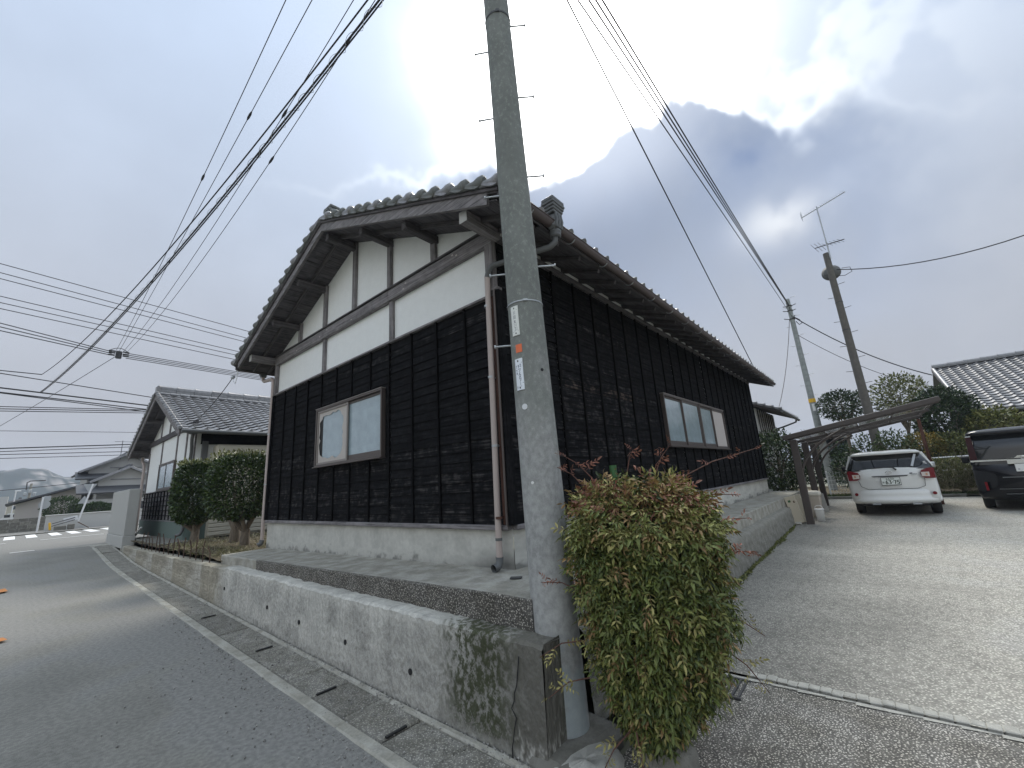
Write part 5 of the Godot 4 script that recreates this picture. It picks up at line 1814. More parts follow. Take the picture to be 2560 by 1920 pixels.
func build_far_left() -> void:
	# house with stacked grey roofs
	var h := thing("tiled_house", "two storey traditional house with stacked grey gable roofs across the main road", "house", Vector3(-46, -0.7, -3.5))
	far_gable(h, -49.5, -2.7, 4.5, 6.0, -0.7, 3.4, 1.5, 0.6, "far_roof", M.gray_wall)
	far_gable(h, -44.0, -2.4, 3.3, 4.0, -0.7, 2.38, 1.1, 0.5, "far_roof", M.gray_wall)
	var s := S()
	cbox(s, Vector3(-41.6, 1.85, -2.7), Vector3(1.6, 0.10, 6.2), 0.0, Basis(Vector3.BACK, -0.42))
	put(s, "lean_to_roof", M.far_roof, h)
	s = S()
	cbox(s, Vector3(-46.2, 3.1, -2.7), Vector3(1.5, 0.10, 6.0), 0.0, Basis(Vector3.BACK, -0.42))
	put(s, "lean_to_roof", M.far_roof, h)
	s = S()
	cbox(s, Vector3(-41.45, 0.25, -2.7), Vector3(0.1, 1.5, 6.6))
	put(s, "porch_wall", M.house_dark, h)
	s = S()
	cbox(s, Vector3(-41.4, 0.95, -2.7), Vector3(0.14, 0.3, 6.7))
	put(s, "porch_lintel", M.gray_wall, h)
	for q in [[-41.96, 2.55, -2.4, 0.3], [-46.46, 3.75, -2.7, 0.3]]:
		s = S()
		cbox(s, Vector3(q[0], q[1], q[2]), Vector3(0.06, 0.06, 2.0))
		put(s, "gable_trim", M.tile0, h)
	for q in [Vector3(-46.45, 2.5, -0.9), Vector3(-46.45, 2.5, -2.2)]:
		s = S()
		cbox(s, q, Vector3(0.08, 0.75, 0.8))
		var w := put(s, "window", M.white_metal, h)
		s = S()
		cbox(s, q + Vector3(0.03, 0, 0), Vector3(0.05, 0.62, 0.66))
		put(s, "pane", M.far_glass, w)
	s = S()
	tube(s, [Vector3(-46, 4.4, -2.2), Vector3(-46, 6.0, -2.2)], 0.025, 5)
	beam(s, Vector3(-46, 5.9, -2.9), Vector3(-46, 5.9, -1.7), 0.03, 0.03, 0.0)
	put(s, "antenna", M.steel_dark, h)
	# long low wing with the sloping roof
	var wing := thing("low_wing_house", "long low house wing with a grey roof sloping down behind the rounded pine", "house", Vector3(-48, -0.7, 1.8))
	s = S()
	extrude(s, PackedVector2Array([Vector2(0.6, 2.45), Vector2(-3.4, 1.15), Vector2(-3.4, 1.05), Vector2(0.6, 2.3)]), Transform3D(Basis(Vector3(0, 0, -1), Vector3(0, 1, 0), Vector3(1, 0, 0)), Vector3(-52, 0, 0.2)), 8.5)
	put(s, "roof", M.far_roof, wing)
	s = S()
	extrude(s, PackedVector2Array([Vector2(0.3, -0.7), Vector2(-2.9, -0.7), Vector2(-2.9, 1.1), Vector2(0.3, 2.2)]), Transform3D(Basis(Vector3(0, 0, -1), Vector3(0, 1, 0), Vector3(1, 0, 0)), Vector3(-51.5, 0, 0.2)), 7.5)
	put(s, "wall", M.beige_panel, wing)
	# its garden wall
	s = S()
	cbox(s, Vector3(-36.0, -0.28, -1.9), Vector3(0.24, 0.92, 7.4), 0.02)
	cbox(s, Vector3(-36.0, 0.20, -1.9), Vector3(0.32, 0.07, 7.5), 0.02)
	solo(s, "garden_wall", M.gray_wall, "pale rendered garden wall across the main road below the pines", "wall")
	# block wall
	var bw := thing("block_wall", "weathered dark concrete block wall across the main road at the left", "wall", Vector3(-37.5, -0.7, 2.6))
	for r in 4:
		for k in 5:
			s = S()
			cbox(s, Vector3(-37.5, -0.56 + r * 0.2, 1.75 + k * 0.41 + (0.1 if r % 2 else 0.0)), Vector3(0.16, 0.192, 0.40), 0.006)
			put(s, "block", M.concrete_dark if (r * 3 + k) % 4 else M.concrete_old, bw)
	# rounded pines behind the wall
	for q in [[Vector3(-39.0, 0.62, 1.05), Vector3(0.8, 0.72, 0.95), 3, "larger rounded dark green pine behind the garden wall"], [Vector3(-38.6, 0.42, -0.55), Vector3(0.7, 0.42, 0.75), 4, "smaller flat rounded pine behind the garden wall by the gate wall"]]:
		var t := thing("clipped_pine", q[3], "tree", Vector3(q[0].x, -0.7, q[0].z), "rounded pines behind the garden wall")
		s = S()
		tube(s, [Vector3(q[0].x, -0.7, q[0].z), Vector3(q[0].x + 0.05, q[0].y, q[0].z)], [0.12, 0.06], 7)
		put(s, "trunk", M.bark, t)
		tuft(t, "crown", M.leaf_matte, 2600, blob_place(q[0], q[1], 0.7, 0.5, q[2]), 0.16, GREENS.pine, 100 + q[2], 0.3)
	# post with a round mirror seen from behind, and the road sign post that leans
	var mp := thing("mirror_post", "upright white post with the back of a round traffic mirror at the block wall", "traffic mirror", Vector3(-35.4, -0.7, 2.08))
	s = S()
	tube(s, [Vector3(-35.4, -0.7, 2.08), Vector3(-35.4, 1.32, 2.08)], 0.045, 8)
	put(s, "post", M.white_metal, mp)
	s = S()
	tube(s, [Vector3(-35.46, 0.86, 1.98), Vector3(-35.54, 0.86, 1.98)], [0.25, 0.20], 18)
	put(s, "mirror_back", M.galv, mp)
	s = S()
	cbox(s, Vector3(-35.47, 1.22, 1.9), Vector3(0.02, 0.3, 0.28))
	put(s, "sign_plate", M.galv, mp)
	var sp := thing("road_sign", "leaning white sign post with grey backs of two triangular signs", "road sign", Vector3(-35.2, -0.2, 0.45))
	s = S()
	tube(s, [Vector3(-35.2, -0.25, 0.45), Vector3(-35.2, 1.98, 0.05)], 0.045, 8)
	put(s, "post", M.white_metal, sp)
	s = S()
	extrude(s, PackedVector2Array([Vector2(-0.30, 0.42), Vector2(0.34, 0.42), Vector2(0.0, -0.14)]), Transform3D(Basis(Vector3(0, 0, -1), Vector3(0, 1, 0), Vector3(1, 0, 0)), Vector3(-35.28, 1.56, 0.18)), 0.012)
	put(s, "sign_plate", M.galv, sp)
	s = S()
	extrude(s, PackedVector2Array([Vector2(-0.26, -0.18), Vector2(0.26, -0.18), Vector2(0.0, 0.30)]), Transform3D(Basis(Vector3(0, 0, -1), Vector3(0, 1, 0), Vector3(1, 0, 0)), Vector3(-35.28, 0.98, 0.34)), 0.012)
	put(s, "sign_plate", M.galv, sp)
	# fallen barrier at the foot of the garden wall
	var fb := thing("fallen_barrier", "knocked over white roadwork barrier with an orange foot by the garden wall", "barrier", Vector3(-34.8, -0.7, 1.2))
	s = S()
	for k in 2: beam(s, Vector3(-34.9, -0.42 + 0.14 * k, 1.55), Vector3(-34.9, -0.14 + 0.14 * k, 0.62), 0.05, 0.04, 0.005)
	put(s, "rail", M.steel_dark, fb)
	s = S()
	cbox(s, Vector3(-34.93, -0.08, 0.80), Vector3(0.03, 0.26, 0.6), 0.004, Basis(Vector3.RIGHT, 0.25))
	put(s, "board", M.white_metal, fb)
	s = S()
	cbox(s, Vector3(-34.85, -0.42, 1.62), Vector3(0.2, 0.45, 0.1), 0.03, Basis(Vector3.RIGHT, 0.15))
	put(s, "foot", M.yellow, fb)
	s = S()
	cbox(s, Vector3(-34.75, -0.52, 0.75), Vector3(0.3, 0.30, 0.3), 0.02)
	cbox(s, Vector3(-34.75, -0.55, 1.2), Vector3(0.3, 0.24, 0.5), 0.02)
	put(s, "weight", M.concrete_dark, fb)
	s = S()
	beam(s, Vector3(-34.6, -0.28, 0.50), Vector3(-34.4, -0.66, 0.0), 0.04, 0.04)
	put(s, "stay", M.rust, fb)
	s = S()
	cbox(s, Vector3(-44.0, -0.66, 4.6), Vector3(10.0, 0.06, 2.6), 0.02)
	solo(s, "grass_strip", mat("grass", lin(0.09, 0.14, 0.04), 1.0), "small strip of green grass beside the block wall", "grass", "", "stuff")
	# white van parked far behind the wall
	var van := thing("white_van", "small white delivery van parked beyond the block wall", "van", Vector3(-62, -0.6, 3.2))
	s = S()
	extrude(s, PackedVector2Array([Vector2(-0.85, -0.2), Vector2(0.75, -0.2), Vector2(0.75, 0.62), Vector2(0.66, 0.78), Vector2(-0.25, 0.78), Vector2(-0.62, 0.36), Vector2(-0.85, 0.25)]), Transform3D(Basis(Vector3(0, 0, -1), Vector3(0, 1, 0), Vector3(1, 0, 0)), Vector3(-63.4, -0.22, 3.25)), 1.5)
	put(s, "body", M.car_white, van)
	for q in [[3.55, 0.38], [3.0, 0.34], [2.62, 0.24]]:
		s = S()
		cbox(s, Vector3(-61.88, 0.30, q[0]), Vector3(0.03, 0.26, q[1]), 0.01)
		put(s, "window", M.glass_dark, van)
	for z in [3.75, 2.75]:
		s = S()
		tube(s, [Vector3(-62.05, -0.42, z), Vector3(-61.87, -0.42, z)], 0.2, 14)
		put(s, "wheel", M.rubber, van)
	# far houses
	for q in [[Vector3(-72, 0, 5.1), 2.6, 3.0, 2.6, "gray_wall", "flat grey block of a building at the left edge", true], [Vector3(-88, 0, 2.9), 3.6, 5.0, 2.3, "cream", "far cream house with a low gable roof and two windows", false], [Vector3(-84, 0, 0.9), 2.4, 4.0, 2.2, "plaster", "far white house with a dark roof beside the cream one", false]]:
		var b := thing("far_house", q[5], "house", q[0] + Vector3(0, -0.7, 0))
		s = S()
		if q[6]:
			cbox(s, q[0] + Vector3(0, 0.85, 0), Vector3(q[2], 3.1, q[1]))
			put(s, "wall", M[q[4]], b)
		else:
			far_gable(b, q[0].x, q[0].z, q[1], q[2], -0.7, q[3] - 0.55, 0.65, 0.25, "far_roof", M[q[4]])
			for k in 2:
				for r in 2:
					s = S()
					cbox(s, q[0] + Vector3(q[2] / 2 + 0.02, 0.35 + r * 0.95, -0.5 + k * 0.9), Vector3(0.06, 0.42, 0.36))
					put(s, "window", M.far_glass, b)
	# street lamp, far pole with transformers, small lamp
	var fp := thing("far_utility_pole", "far grey utility pole with grey transformers and an arm lamp", "utility pole", Vector3(-70, -0.7, 2.3))
	s = S()
	tube(s, [Vector3(-70, -0.7, 2.3), Vector3(-70, 3.7, 2.3)], [0.14, 0.10], 8)
	put(s, "shaft", M.concrete, fp)
	s = S()
	for k in 3: cbox(s, Vector3(-69.8, 2.55 + 0.3 * (k % 2), 1.95 + 0.35 * k), Vector3(0.3, 0.36, 0.26), 0.04)
	put(s, "transformer", M.galv, fp)
	s = S()
	tube(s, [Vector3(-69.9, 3.0, 2.6), Vector3(-69.9, 3.8, 2.65), Vector3(-69.9, 3.98, 2.4), Vector3(-69.9, 4.0, 1.3)], 0.05, 6)
	cbox(s, Vector3(-69.9, 4.0, 1.5), Vector3(0.2, 0.1, 0.5), 0.03)
	put(s, "lamp_arm", M.steel_dark, fp)
	var lp := thing("far_lamp_post", "thin pale far lamp post between the grey block and the cream house", "street lamp", Vector3(-76, -0.7, 3.4))
	s = S()
	tube(s, [Vector3(-76, -0.7, 3.4), Vector3(-76, 3.1, 3.35)], 0.06, 6)
	cbox(s, Vector3(-76, 3.15, 3.2), Vector3(0.15, 0.12, 0.5), 0.03)
	put(s, "post", M.white_metal, lp)
	# wooded hills
	var n := FastNoiseLite.new()
	n.seed = 91
	n.frequency = 0.012
	n.fractal_octaves = 5
	var ridge := [[-130, 26.0], [-70, 34.0], [-38, 40.0], [-26, 36.5], [-18, 39.5], [-8, 41.0], [0, 40.0], [10, 39.0], [16, 39.5], [60, 38.0], [140, 30.0]]
	s = S(true)
	s.set_smooth_group(0)
	var zs := steps(-200, 140, 4.0)
	var cols: Array = []
	for z in zs:
		var e := 26.0
		for i in ridge.size() - 1:
			if z >= ridge[i][0] and z < ridge[i + 1][0]: e = lerpf(ridge[i][1], ridge[i + 1][1], sm(0, 1, (z - ridge[i][0]) / (ridge[i + 1][0] - ridge[i][0])))
		var c: Array = []
		for k in 17:
			var t := k / 16.0
			var x := -470.0 - 180.0 * t
			c.append(Vector3(x, -1.0 + e * 1.0 * pow(sin(minf(t * 1.15, 1.0) * PI / 2), 1.3) * (1.0 + 0.22 * n.get_noise_2d(z * 1.6, x)) + 2.0 * n.get_noise_2d(z * 6, x * 6), z))
		cols.append(c)
	for i in cols.size() - 1:
		for k in 16:
			for v in [[i, k], [i + 1, k + 1], [i, k + 1], [i, k], [i + 1, k], [i + 1, k + 1]]:
				var p: Vector3 = cols[v[0]][v[1]]
				var bare := sm(0.12, 0.4, n.get_noise_2d(p.z * 5.0, p.x * 4.0 + 500)) * sm(16, 26, p.y)
				var g := 1.0 + 0.5 * n.get_noise_2d(p.z * 9, p.x * 9)
				s.set_color(Color(0.022 * g, 0.032 * g, 0.024 * g).lerp(Color(0.34, 0.31, 0.29), bare))
				s.add_vertex(p)
	solo(s, "hills", M.vertex_paint, "wooded hills with bare pale slopes on the skyline", "hills", "", "structure")

func build_right_side() -> void:
	# carport
	var c := thing("carport", "brown metal carport with smoky roof panels over the white car", "carport", Vector3(2.4, -1.02, -11.2))
	var ry := func(x: float) -> float: return 0.995 + (x - 1.05) * 0.172
	var s: SurfaceTool
	var pz := [-9.15, -11.30, -13.30]
	for k in 3:
		s = S()
		cbox(s, Vector3(1.21, (drive_y(pz[k]) - 0.05 + 0.93) / 2, pz[k]), Vector3(0.15, 0.93 - drive_y(pz[k]) + 0.05, 0.11), 0.012)
		put(s, "post", M.carport_brown, c)
		s = S()
		beam(s, Vector3(1.05, ry.call(1.05) - 0.04, pz[k]), Vector3(3.85, ry.call(3.85) - 0.04, pz[k]), 0.07, 0.075, 0.01)
		put(s, "rafter", M.carport_brown, c)
		s = S()
		var pts: Array = []
		for j in 9:
			var t := j / 8.0
			pts.append(Vector3(1.27, 0.18, pz[k]).lerp(Vector3(1.40, 0.72, pz[k]), t).lerp(Vector3(1.40, 0.72, pz[k]).lerp(Vector3(2.25, ry.call(2.25) - 0.12, pz[k]), t), t))
		tube(s, pts, 0.028, 8)
		put(s, "brace", M.carport_brown, c)
	s = S()
	beam(s, Vector3(1.03, ry.call(1.03) - 0.01, -8.98), Vector3(3.87, ry.call(3.87) - 0.01, -8.98), 0.05, 0.11, 0.01)
	put(s, "front_fascia", M.carport_brown, c)
	s = S()
	beam(s, Vector3(1.03, ry.call(1.03) - 0.01, -13.5), Vector3(3.87, ry.call(3.87) - 0.01, -13.5), 0.05, 0.11, 0.01)
	put(s, "rear_fascia", M.carport_brown, c)
	for x in [1.05, 1.75, 2.45, 3.15, 3.85]:
		s = S()
		beam(s, Vector3(x, ry.call(x) - 0.0, -9.0), Vector3(x, ry.call(x) - 0.0, -13.48), 0.04, 0.03, 0.006)
		put(s, "purlin", M.carport_brown, c)
	for k in 4:
		for j in 2:
			var x0: float = 1.08 + k * 0.70
			s = S()
			var za := -9.02 - j * 2.24
			var a := Vector3(x0, ry.call(x0) + 0.026, za)
			var b := Vector3(x0 + 0.64, ry.call(x0 + 0.64) + 0.026, za)
			var dz := Vector3(0, 0, -2.2)
			var up := Vector3(0, 0.004, 0)
			q4(s, a + up, b + up, b + up + dz, a + up + dz)
			q4(s, a, a + dz, b + dz, b)
			put(s, "roof_panel", M.carport_panel, c)
	s = S()
	cbox(s, Vector3(3.76, 0.19, -13.3), Vector3(0.075, 2.35, 0.075), 0.01)
	put(s, "support_post", M.wood_red, c)
	# things at the foot of the carport posts
	var cb := thing("leaning_box", "flat cardboard box with a green round mark leaning at the first carport post", "box", Vector3(0.95, -1.0, -9.15))
	s = S()
	var Bb := Basis(Vector3.BACK, 0.22) * Basis(Vector3.RIGHT, -0.12)
	cbox(s, Vector3(0.93, -0.71, -9.26), Vector3(0.22, 0.62, 0.10), 0.006, Bb)
	put(s, "carton", M.card, cb)
	s = S()
	cbox(s, Vector3(0.93, -0.71, -9.26) + Bb * Vector3(-0.03, 0.20, 0.051), Vector3(0.055, 0.05, 0.002), 0.0, Bb)
	put(s, "green_mark", M.green_plastic, cb)
	s = S()
	cbox(s, Vector3(0.93, -0.71, -9.26) + Bb * Vector3(0.06, 0.17, 0.051), Vector3(0.03, 0.05, 0.002), 0.0, Bb)
	put(s, "brown_mark", M.wood_red, cb)
	s = S()
	cbox(s, Vector3(1.05, -0.69, -9.42), Vector3(0.19, 0.64, 0.08), 0.006, Basis(Vector3.BACK, 0.24) * Basis(Vector3.RIGHT, -0.1))
	solo(s, "leaning_carton", M.card_light, "plain pale carton leaning behind the one with the green mark", "box")
	var st := S()
	cbox(st, Vector3(0.98, -1.0, -9.0), Vector3(0.14, 0.06, 0.12), 0.025)
	solo(st, "white_stone", M.concrete, "pale stone lying at the end of the yard wall", "stone")
	var bn := thing("dust_bin", "tall beige dust bin with a pale lid between two carport posts", "bin", Vector3(1.22, -1.01, -10.4))
	s = S()
	var secs: Array = []
	for k in 4:
		var hw: float = [0.135, 0.15, 0.165, 0.17][k]
		var r := rounded(hw, hw * 0.9, 0.04)
		var ring: Array = []
		for q in r: ring.append(Vector3(1.22 + q.x, [-1.0, -0.85, -0.55, -0.47][k], -10.4 - q.y))
		secs.append(ring)
	loft(s, secs)
	put(s, "body", M.bin_beige, bn)
	s = S()
	secs = []
	for k in 4:
		var hw: float = [0.185, 0.19, 0.17, 0.10][k]
		var ring: Array = []
		for q in rounded(hw, hw * 0.9, 0.05): ring.append(Vector3(1.22 + q.x, [-0.47, -0.42, -0.365, -0.345][k], -10.4 - q.y))
		secs.append(ring)
	loft(s, secs)
	put(s, "lid", M.bin_lid, bn)
	var bk := thing("white_bucket", "small square white lidded bucket with a handle beside the first carport post", "bucket", Vector3(1.36, -1.02, -9.75))
	s = S()
	secs = []
	for k in 5:
		var hw: float = [0.072, 0.085, 0.088, 0.094, 0.09][k]
		var ring: Array = []
		for q in rounded(hw, hw, 0.02): ring.append(Vector3(1.36 + q.x, [-1.018, -0.78, -0.77, -0.765, -0.735][k], -9.75 - q.y))
		secs.append(ring)
	loft(s, secs)
	put(s, "body", M.bucket_white, bk)
	s = S()
	tube(s, [Vector3(1.28, -0.74, -9.75), Vector3(1.29, -0.69, -9.75), Vector3(1.32, -0.665, -9.75), Vector3(1.40, -0.665, -9.75), Vector3(1.43, -0.69, -9.75), Vector3(1.44, -0.74, -9.75)], 0.009, 6)
	put(s, "handle", M.bucket_white, bk)
	s = S()
	cbox(s, Vector3(1.31, -0.75, -11.75), Vector3(0.09, 0.5, 0.04), 0.004, Basis(Vector3.BACK, 0.1))
	solo(s, "gray_plank", M.gray_wall, "short grey plank leaning at the second carport post", "plank")
	# kerb and grass at the back of the yard
	s = S()
	for k in 6: pass
	var kb := thing("back_kerb", "low dark concrete kerb along the back of the yard", "kerb", Vector3(2.6, -0.95, -15.42))
	for k in 6:
		s = S()
		cbox(s, Vector3(0.95 + k * 0.64, -0.90, -15.42), Vector3(0.635, 0.13, 0.12), 0.012)
		put(s, "kerb_stone", M.concrete_dark, kb)
	s = sheet(steps(-3.0, 16.0, 0.8), steps(-26.0, -15.36, 0.8), func(_x, z): return -0.87 + 0.01 * z + 0.16, func(_x, _z): return Color.WHITE)
	solo(s, "planted_ground", M.soil, "bare soil of the planted ground behind the yard kerb", "soil", "", "structure")
	# white mesh fence
	var f := thing("mesh_fence", "low white mesh fence panel behind the last carport post", "fence", Vector3(1.5, -0.85, -15.9))
	for k in 2:
		s = S()
		cbox(s, Vector3(1.18 + k * 0.9, -0.42, -15.9), Vector3(0.05, 0.88, 0.05), 0.008)
		put(s, "fence_post", M.white_paint, f)
	for k in 6:
		s = S()
		cbox(s, Vector3(1.63, -0.74 + k * 0.14, -15.9), Vector3(0.86, 0.012, 0.012))
		put(s, "rail", M.white_paint, f)
	for k in 9:
		s = S()
		cbox(s, Vector3(1.28 + k * 0.09, -0.40, -15.9), Vector3(0.010, 0.76, 0.010))
		put(s, "wire", M.white_paint, f)
	var rl := thing("pipe_railing", "pale pipe railing in front of the bushes left of the black van", "railing", Vector3(5, -0.9, -16.0))
	for k in 2:
		s = S()
		tube(s, [Vector3(3.6, 0.24 - k * 0.4, -16.1), Vector3(7.5, 0.26 - k * 0.4, -16.1)], 0.022, 8)
		put(s, "rail", M.white_metal, rl)
	for k in 3:
		s = S()
		tube(s, [Vector3(3.7 + k * 1.7, -0.9, -16.1), Vector3(3.7 + k * 1.7, 0.27, -16.1)], 0.025, 8)
		put(s, "post", M.white_metal, rl)
	# dark house with the pale-edged tile courses
	var K := 0.452
	var dh := thing("dark_house", "dark timber house at the right with rows of shiny grey roof tiles", "house", Vector3(9.5, -0.85, -23))
	var ridge := Vector3(5.40, 4.14, -23.8)
	var cs := 1.0 / sqrt(1 + K * K)
	var v := Vector3(0, -K * cs, cs)
	var n := Vector3(0, cs, K * cs)
	var fr := Transform3D(Basis(Vector3.RIGHT, n, v), ridge)
	var len := 5.3 / cs
	s = S()
	cbox(s, fr * Vector3(4.6, -0.03, len / 2), Vector3(9.2, 0.04, len), 0.0, fr.basis)
	put(s, "roof_deck", M.wood_dark, dh)
	roof_field(dh, fr, 33, 21, 0.28, len / 21.0, tile_mesh(0.28, len / 21.0), tile_mesh(0.28, len / 21.0 + 0.02, true), 13, 13, ["tile0", "tile0", "tile1"])
	var fb := Transform3D(Basis(Vector3.LEFT, Vector3(0, cs, -K * cs), Vector3(0, -K * cs, -cs)), ridge + Vector3(9.2, 0, 0))
	s = S()
	cbox(s, fb * Vector3(4.6, 0.0, 2.0), Vector3(9.2, 0.06, 4.0), 0.0, fb.basis)
	put(s, "rear_roof", M.tile0, dh)
	s = S()
	extrude(s, PackedVector2Array([Vector2(-4.4, -0.9), Vector2(3.6, -0.9), Vector2(3.6, 2.3), Vector2(0, 3.98), Vector2(-4.4, 2.05)]), Transform3D(Basis(Vector3(0, 0, -1), Vector3(0, 1, 0), Vector3(1, 0, 0)), Vector3(5.9, 0, -23.8)), 8.2)
	put(s, "wall", M.house_dark, dh)
	for k in 14:
		s = S()
		cbox(s, Vector3(6.2 + k * 0.45, 0.5, -19.37), Vector3(0.05, 2.9, 0.05))
		put(s, "batten", M.char_batten, dh)
	s = S()
	beam(s, ridge + Vector3(-0.02, -0.06, 0), ridge + Vector3(-0.02, -0.06, 0) + v * len, 0.05, 0.16, 0.006, n)
	put(s, "barge_board", M.house_dark, dh)
	s = S()
	tube(s, [ridge + Vector3(0.02, 0.05, 0), ridge + Vector3(0.02, 0.05, 0) + v * (len + 0.03)], 0.06, 8)
	put(s, "verge_roll", M.tile2, dh)
	for k in 2:
		s = S()
		cbox(s, ridge + Vector3(4.6, 0.05 + k * 0.05, 0), Vector3(9.2, 0.042, 0.30 - 0.03 * k), 0.008)
		put(s, "ridge_course", M.tile0, dh)
	for k in 18:
		s = S()
		tube(s, [ridge + Vector3(k * 0.51, 0.15, 0), ridge + Vector3(k * 0.51 + 0.04, 0.147, 0), ridge + Vector3(k * 0.51 + 0.5, 0.145, 0)], [0.085, 0.075, 0.07], 8)
		put(s, "ridge_cap", M.tile1, dh)
	s = S()
	tube(s, [Vector3(5.42, 1.66, -18.42), Vector3(14.6, 1.66, -18.42)], 0.06, 8)
	put(s, "gutter", M.pipe_gray, dh)
	# house behind the storehouse
	var bh := thing("rear_house", "small tiled house with pale boarded wall peeking out behind the storehouse", "house", Vector3(-2.5, -0.6, -17))
	var rf := slope_frame(1.0, Vector3(-3.0, 3.75, 0), 0.44)
	var len2 := 3.4 / (1.0 / sqrt(1 + 0.44 * 0.44))
	s = S()
	cbox(s, rf * Vector3(0, -0.03, len2 / 2) + Vector3(0, 0, -16.6), Vector3(4.2, 0.05, len2), 0.0, rf.basis)
	put(s, "roof_deck", M.wood_dark, bh)
	roof_field(bh, Transform3D(rf.basis, rf * Vector3.ZERO + Vector3(0, 0, -14.55)), 15, 14, 0.28, len2 / 14.0, tile_mesh(0.28, len2 / 14.0), tile_mesh(0.28, len2 / 14.0 + 0.02, true), 2, 15, ["tile0", "tile1"])
	var vm := verge_mesh(len2 / 14.0, true)
	for j in 14:
		inst(vm, "verge_tile", M.tile0, bh, Transform3D(rf.basis, rf * Vector3(0, 0, j * len2 / 14.0) + Vector3(0, 0, -14.5)))
	s = S()
	extrude(s, PackedVector2Array([Vector2(-5.4, -0.8), Vector2(-0.45, -0.8), Vector2(-0.45, 2.5), Vector2(-3.0, 3.6), Vector2(-5.4, 2.55)]), Transform3D(Basis.IDENTITY, Vector3(0, 0, -18.6)), 3.7)
	put(s, "wall", M.gray_wall, bh)
	for k in 8:
		s = S()
		cbox(s, Vector3(-0.435, 1.9, -15.15 - k * 0.42), Vector3(0.03, 1.2, 0.05))
		put(s, "batten", M.wood_dark, bh)
	for k in 6:
		s = S()
		cbox(s, Vector3(-0.8 - k * 0.42, 1.9, -14.885), Vector3(0.05, 1.2, 0.03))
		put(s, "batten", M.wood_dark, bh)
	s = S()
	cbox(s, Vector3(-0.42, 1.25, -16.7), Vector3(0.05, 0.12, 3.6))
	put(s, "lintel", M.wood_dark, bh)
	s = S()
	tube(s, [Vector3(0.44, 2.22, -14.45), Vector3(0.44, 2.18, -18.7)], 0.055, 8)
	put(s, "gutter", M.pipe_gray, bh)
	s = S()
	tube(s, [Vector3(0.44, 2.18, -18.0), Vector3(0.40, 2.05, -18.0), Vector3(-0.1, 1.9, -18.0), Vector3(-0.35, 1.85, -18.0), Vector3(-0.36, 0.0, -18.0)], 0.035, 7)
	put(s, "downpipe", M.pipe_gray, bh)
	# pale building far behind the carport
	var fbd := thing("pale_building", "distant pale building with scaffold lines seen under the carport roof", "building", Vector3(0.4, -0.9, -38))
	s = S()
	cbox(s, Vector3(0.2, 0.55, -38.5), Vector3(2.2, 2.9, 3.0), 0.02)
	put(s, "wall", M.gray_wall, fbd)
	for k in 6:
		s = S()
		cbox(s, Vector3(-0.6 + (k % 3) * 0.7, 0.2 + (k / 3) * 1.1, -36.98), Vector3(0.4, 0.55, 0.05))
		put(s, "window", M.far_glass, fbd)
	s = S()
	far_gable(fbd, 0.2, -38.5, 2.2, 3.0, -0.9, 2.0, 0.5, 0.2, "tile1", M.gray_wall, false)
	# utility poles of the yard
	var dk := thing("dark_utility_pole", "dark brown grey utility pole behind the white car with antennas on top", "utility pole", Vector3(2.76, -0.95, -17.0))
	s = S()
	tube(s, [Vector3(2.78, -1.0, -17.0), Vector3(2.75, 8.5, -17.0)], [0.158, 0.105], 16)
	put(s, "shaft", tmat("pole_brown", M.T.conc, 0.8, lin(0.155, 0.145, 0.132), 0.9), dk)
	for k in 12:
		var y := 2.1 + k * 0.5
		var sd := -1.0 if k % 2 else 1.0
		var r := 0.158 - (y + 1.0) * 0.0056
		s = S()
		tube(s, [Vector3(2.77 + sd * (r - 0.02), y, -17.0), Vector3(2.77 + sd * (r + 0.2), y + 0.02, -16.98)], 0.010, 6)
		put(s, "step_bolt", M.steel_dark, dk)
	for y in [6.35, 5.2]:
		s = S()
		tube(s, [Vector3(2.76, y, -17.0), Vector3(2.76, y + 0.035, -17.0)], 0.155 - (y + 1) * 0.0056 + 0.012, 16)
		put(s, "band", M.steel_dark, dk)
	s = S()
	lathe(s, [Vector2(0.0, 0.0), Vector2(0.18, 0.03), Vector2(0.31, 0.10), Vector2(0.32, 0.09), Vector2(0.2, 0.0), Vector2(0.0, -0.03)], 24, Transform3D(Basis(Vector3.RIGHT, -PI / 2), Vector3(2.76, 7.75, -17.2)))
	put(s, "dish", M.gray_dish, dk)
	s = S()
	tube(s, [Vector3(3.1, 7.75, -17.1), Vector3(3.35, 7.7, -17.1), Vector3(3.38, 7.5, -17.1), Vector3(3.15, 7.42, -17.1), Vector3(2.9, 7.45, -17.0)], 0.012, 5)
	put(s, "cable_loop", M.cable, dk)
	var an := thing("tv_antenna", "long television antenna on a mast with a smaller one below, atop the dark pole", "antenna", Vector3(2.84, 8.3, -17.0))
	s = S()
	tube(s, [Vector3(2.86, 8.2, -16.9), Vector3(2.84, 10.6, -16.95)], 0.025, 7)
	put(s, "mast", M.galv, an)
	s = S()
	beam(s, Vector3(2.28, 10.55, -17.35), Vector3(3.80, 10.63, -16.7), 0.03, 0.03, 0.003)
	put(s, "boom", M.galv, an)
	for k in 14:
		var p := Vector3(2.28, 10.55, -17.35).lerp(Vector3(3.80, 10.63, -16.7), (k + 0.5) / 14.0)
		s = S()
		tube(s, [p + Vector3(-0.04, 0.03, 0.10), p + Vector3(0.04, 0.03, -0.10)], 0.006, 5)
		put(s, "element", M.galv, an)
	s = S()
	for k in 4:
		tube(s, [Vector3(2.30, 10.42 + 0.02 * k, -17.35 + 0.09 * (k - 1.5)), Vector3(2.26, 10.62, -17.35 + 0.13 * (k - 1.5)), Vector3(2.30, 10.78, -17.35 + 0.09 * (k - 1.5))], 0.006, 5)
	put(s, "reflector", M.galv, an).set_meta("kind", "stuff")
	s = S()
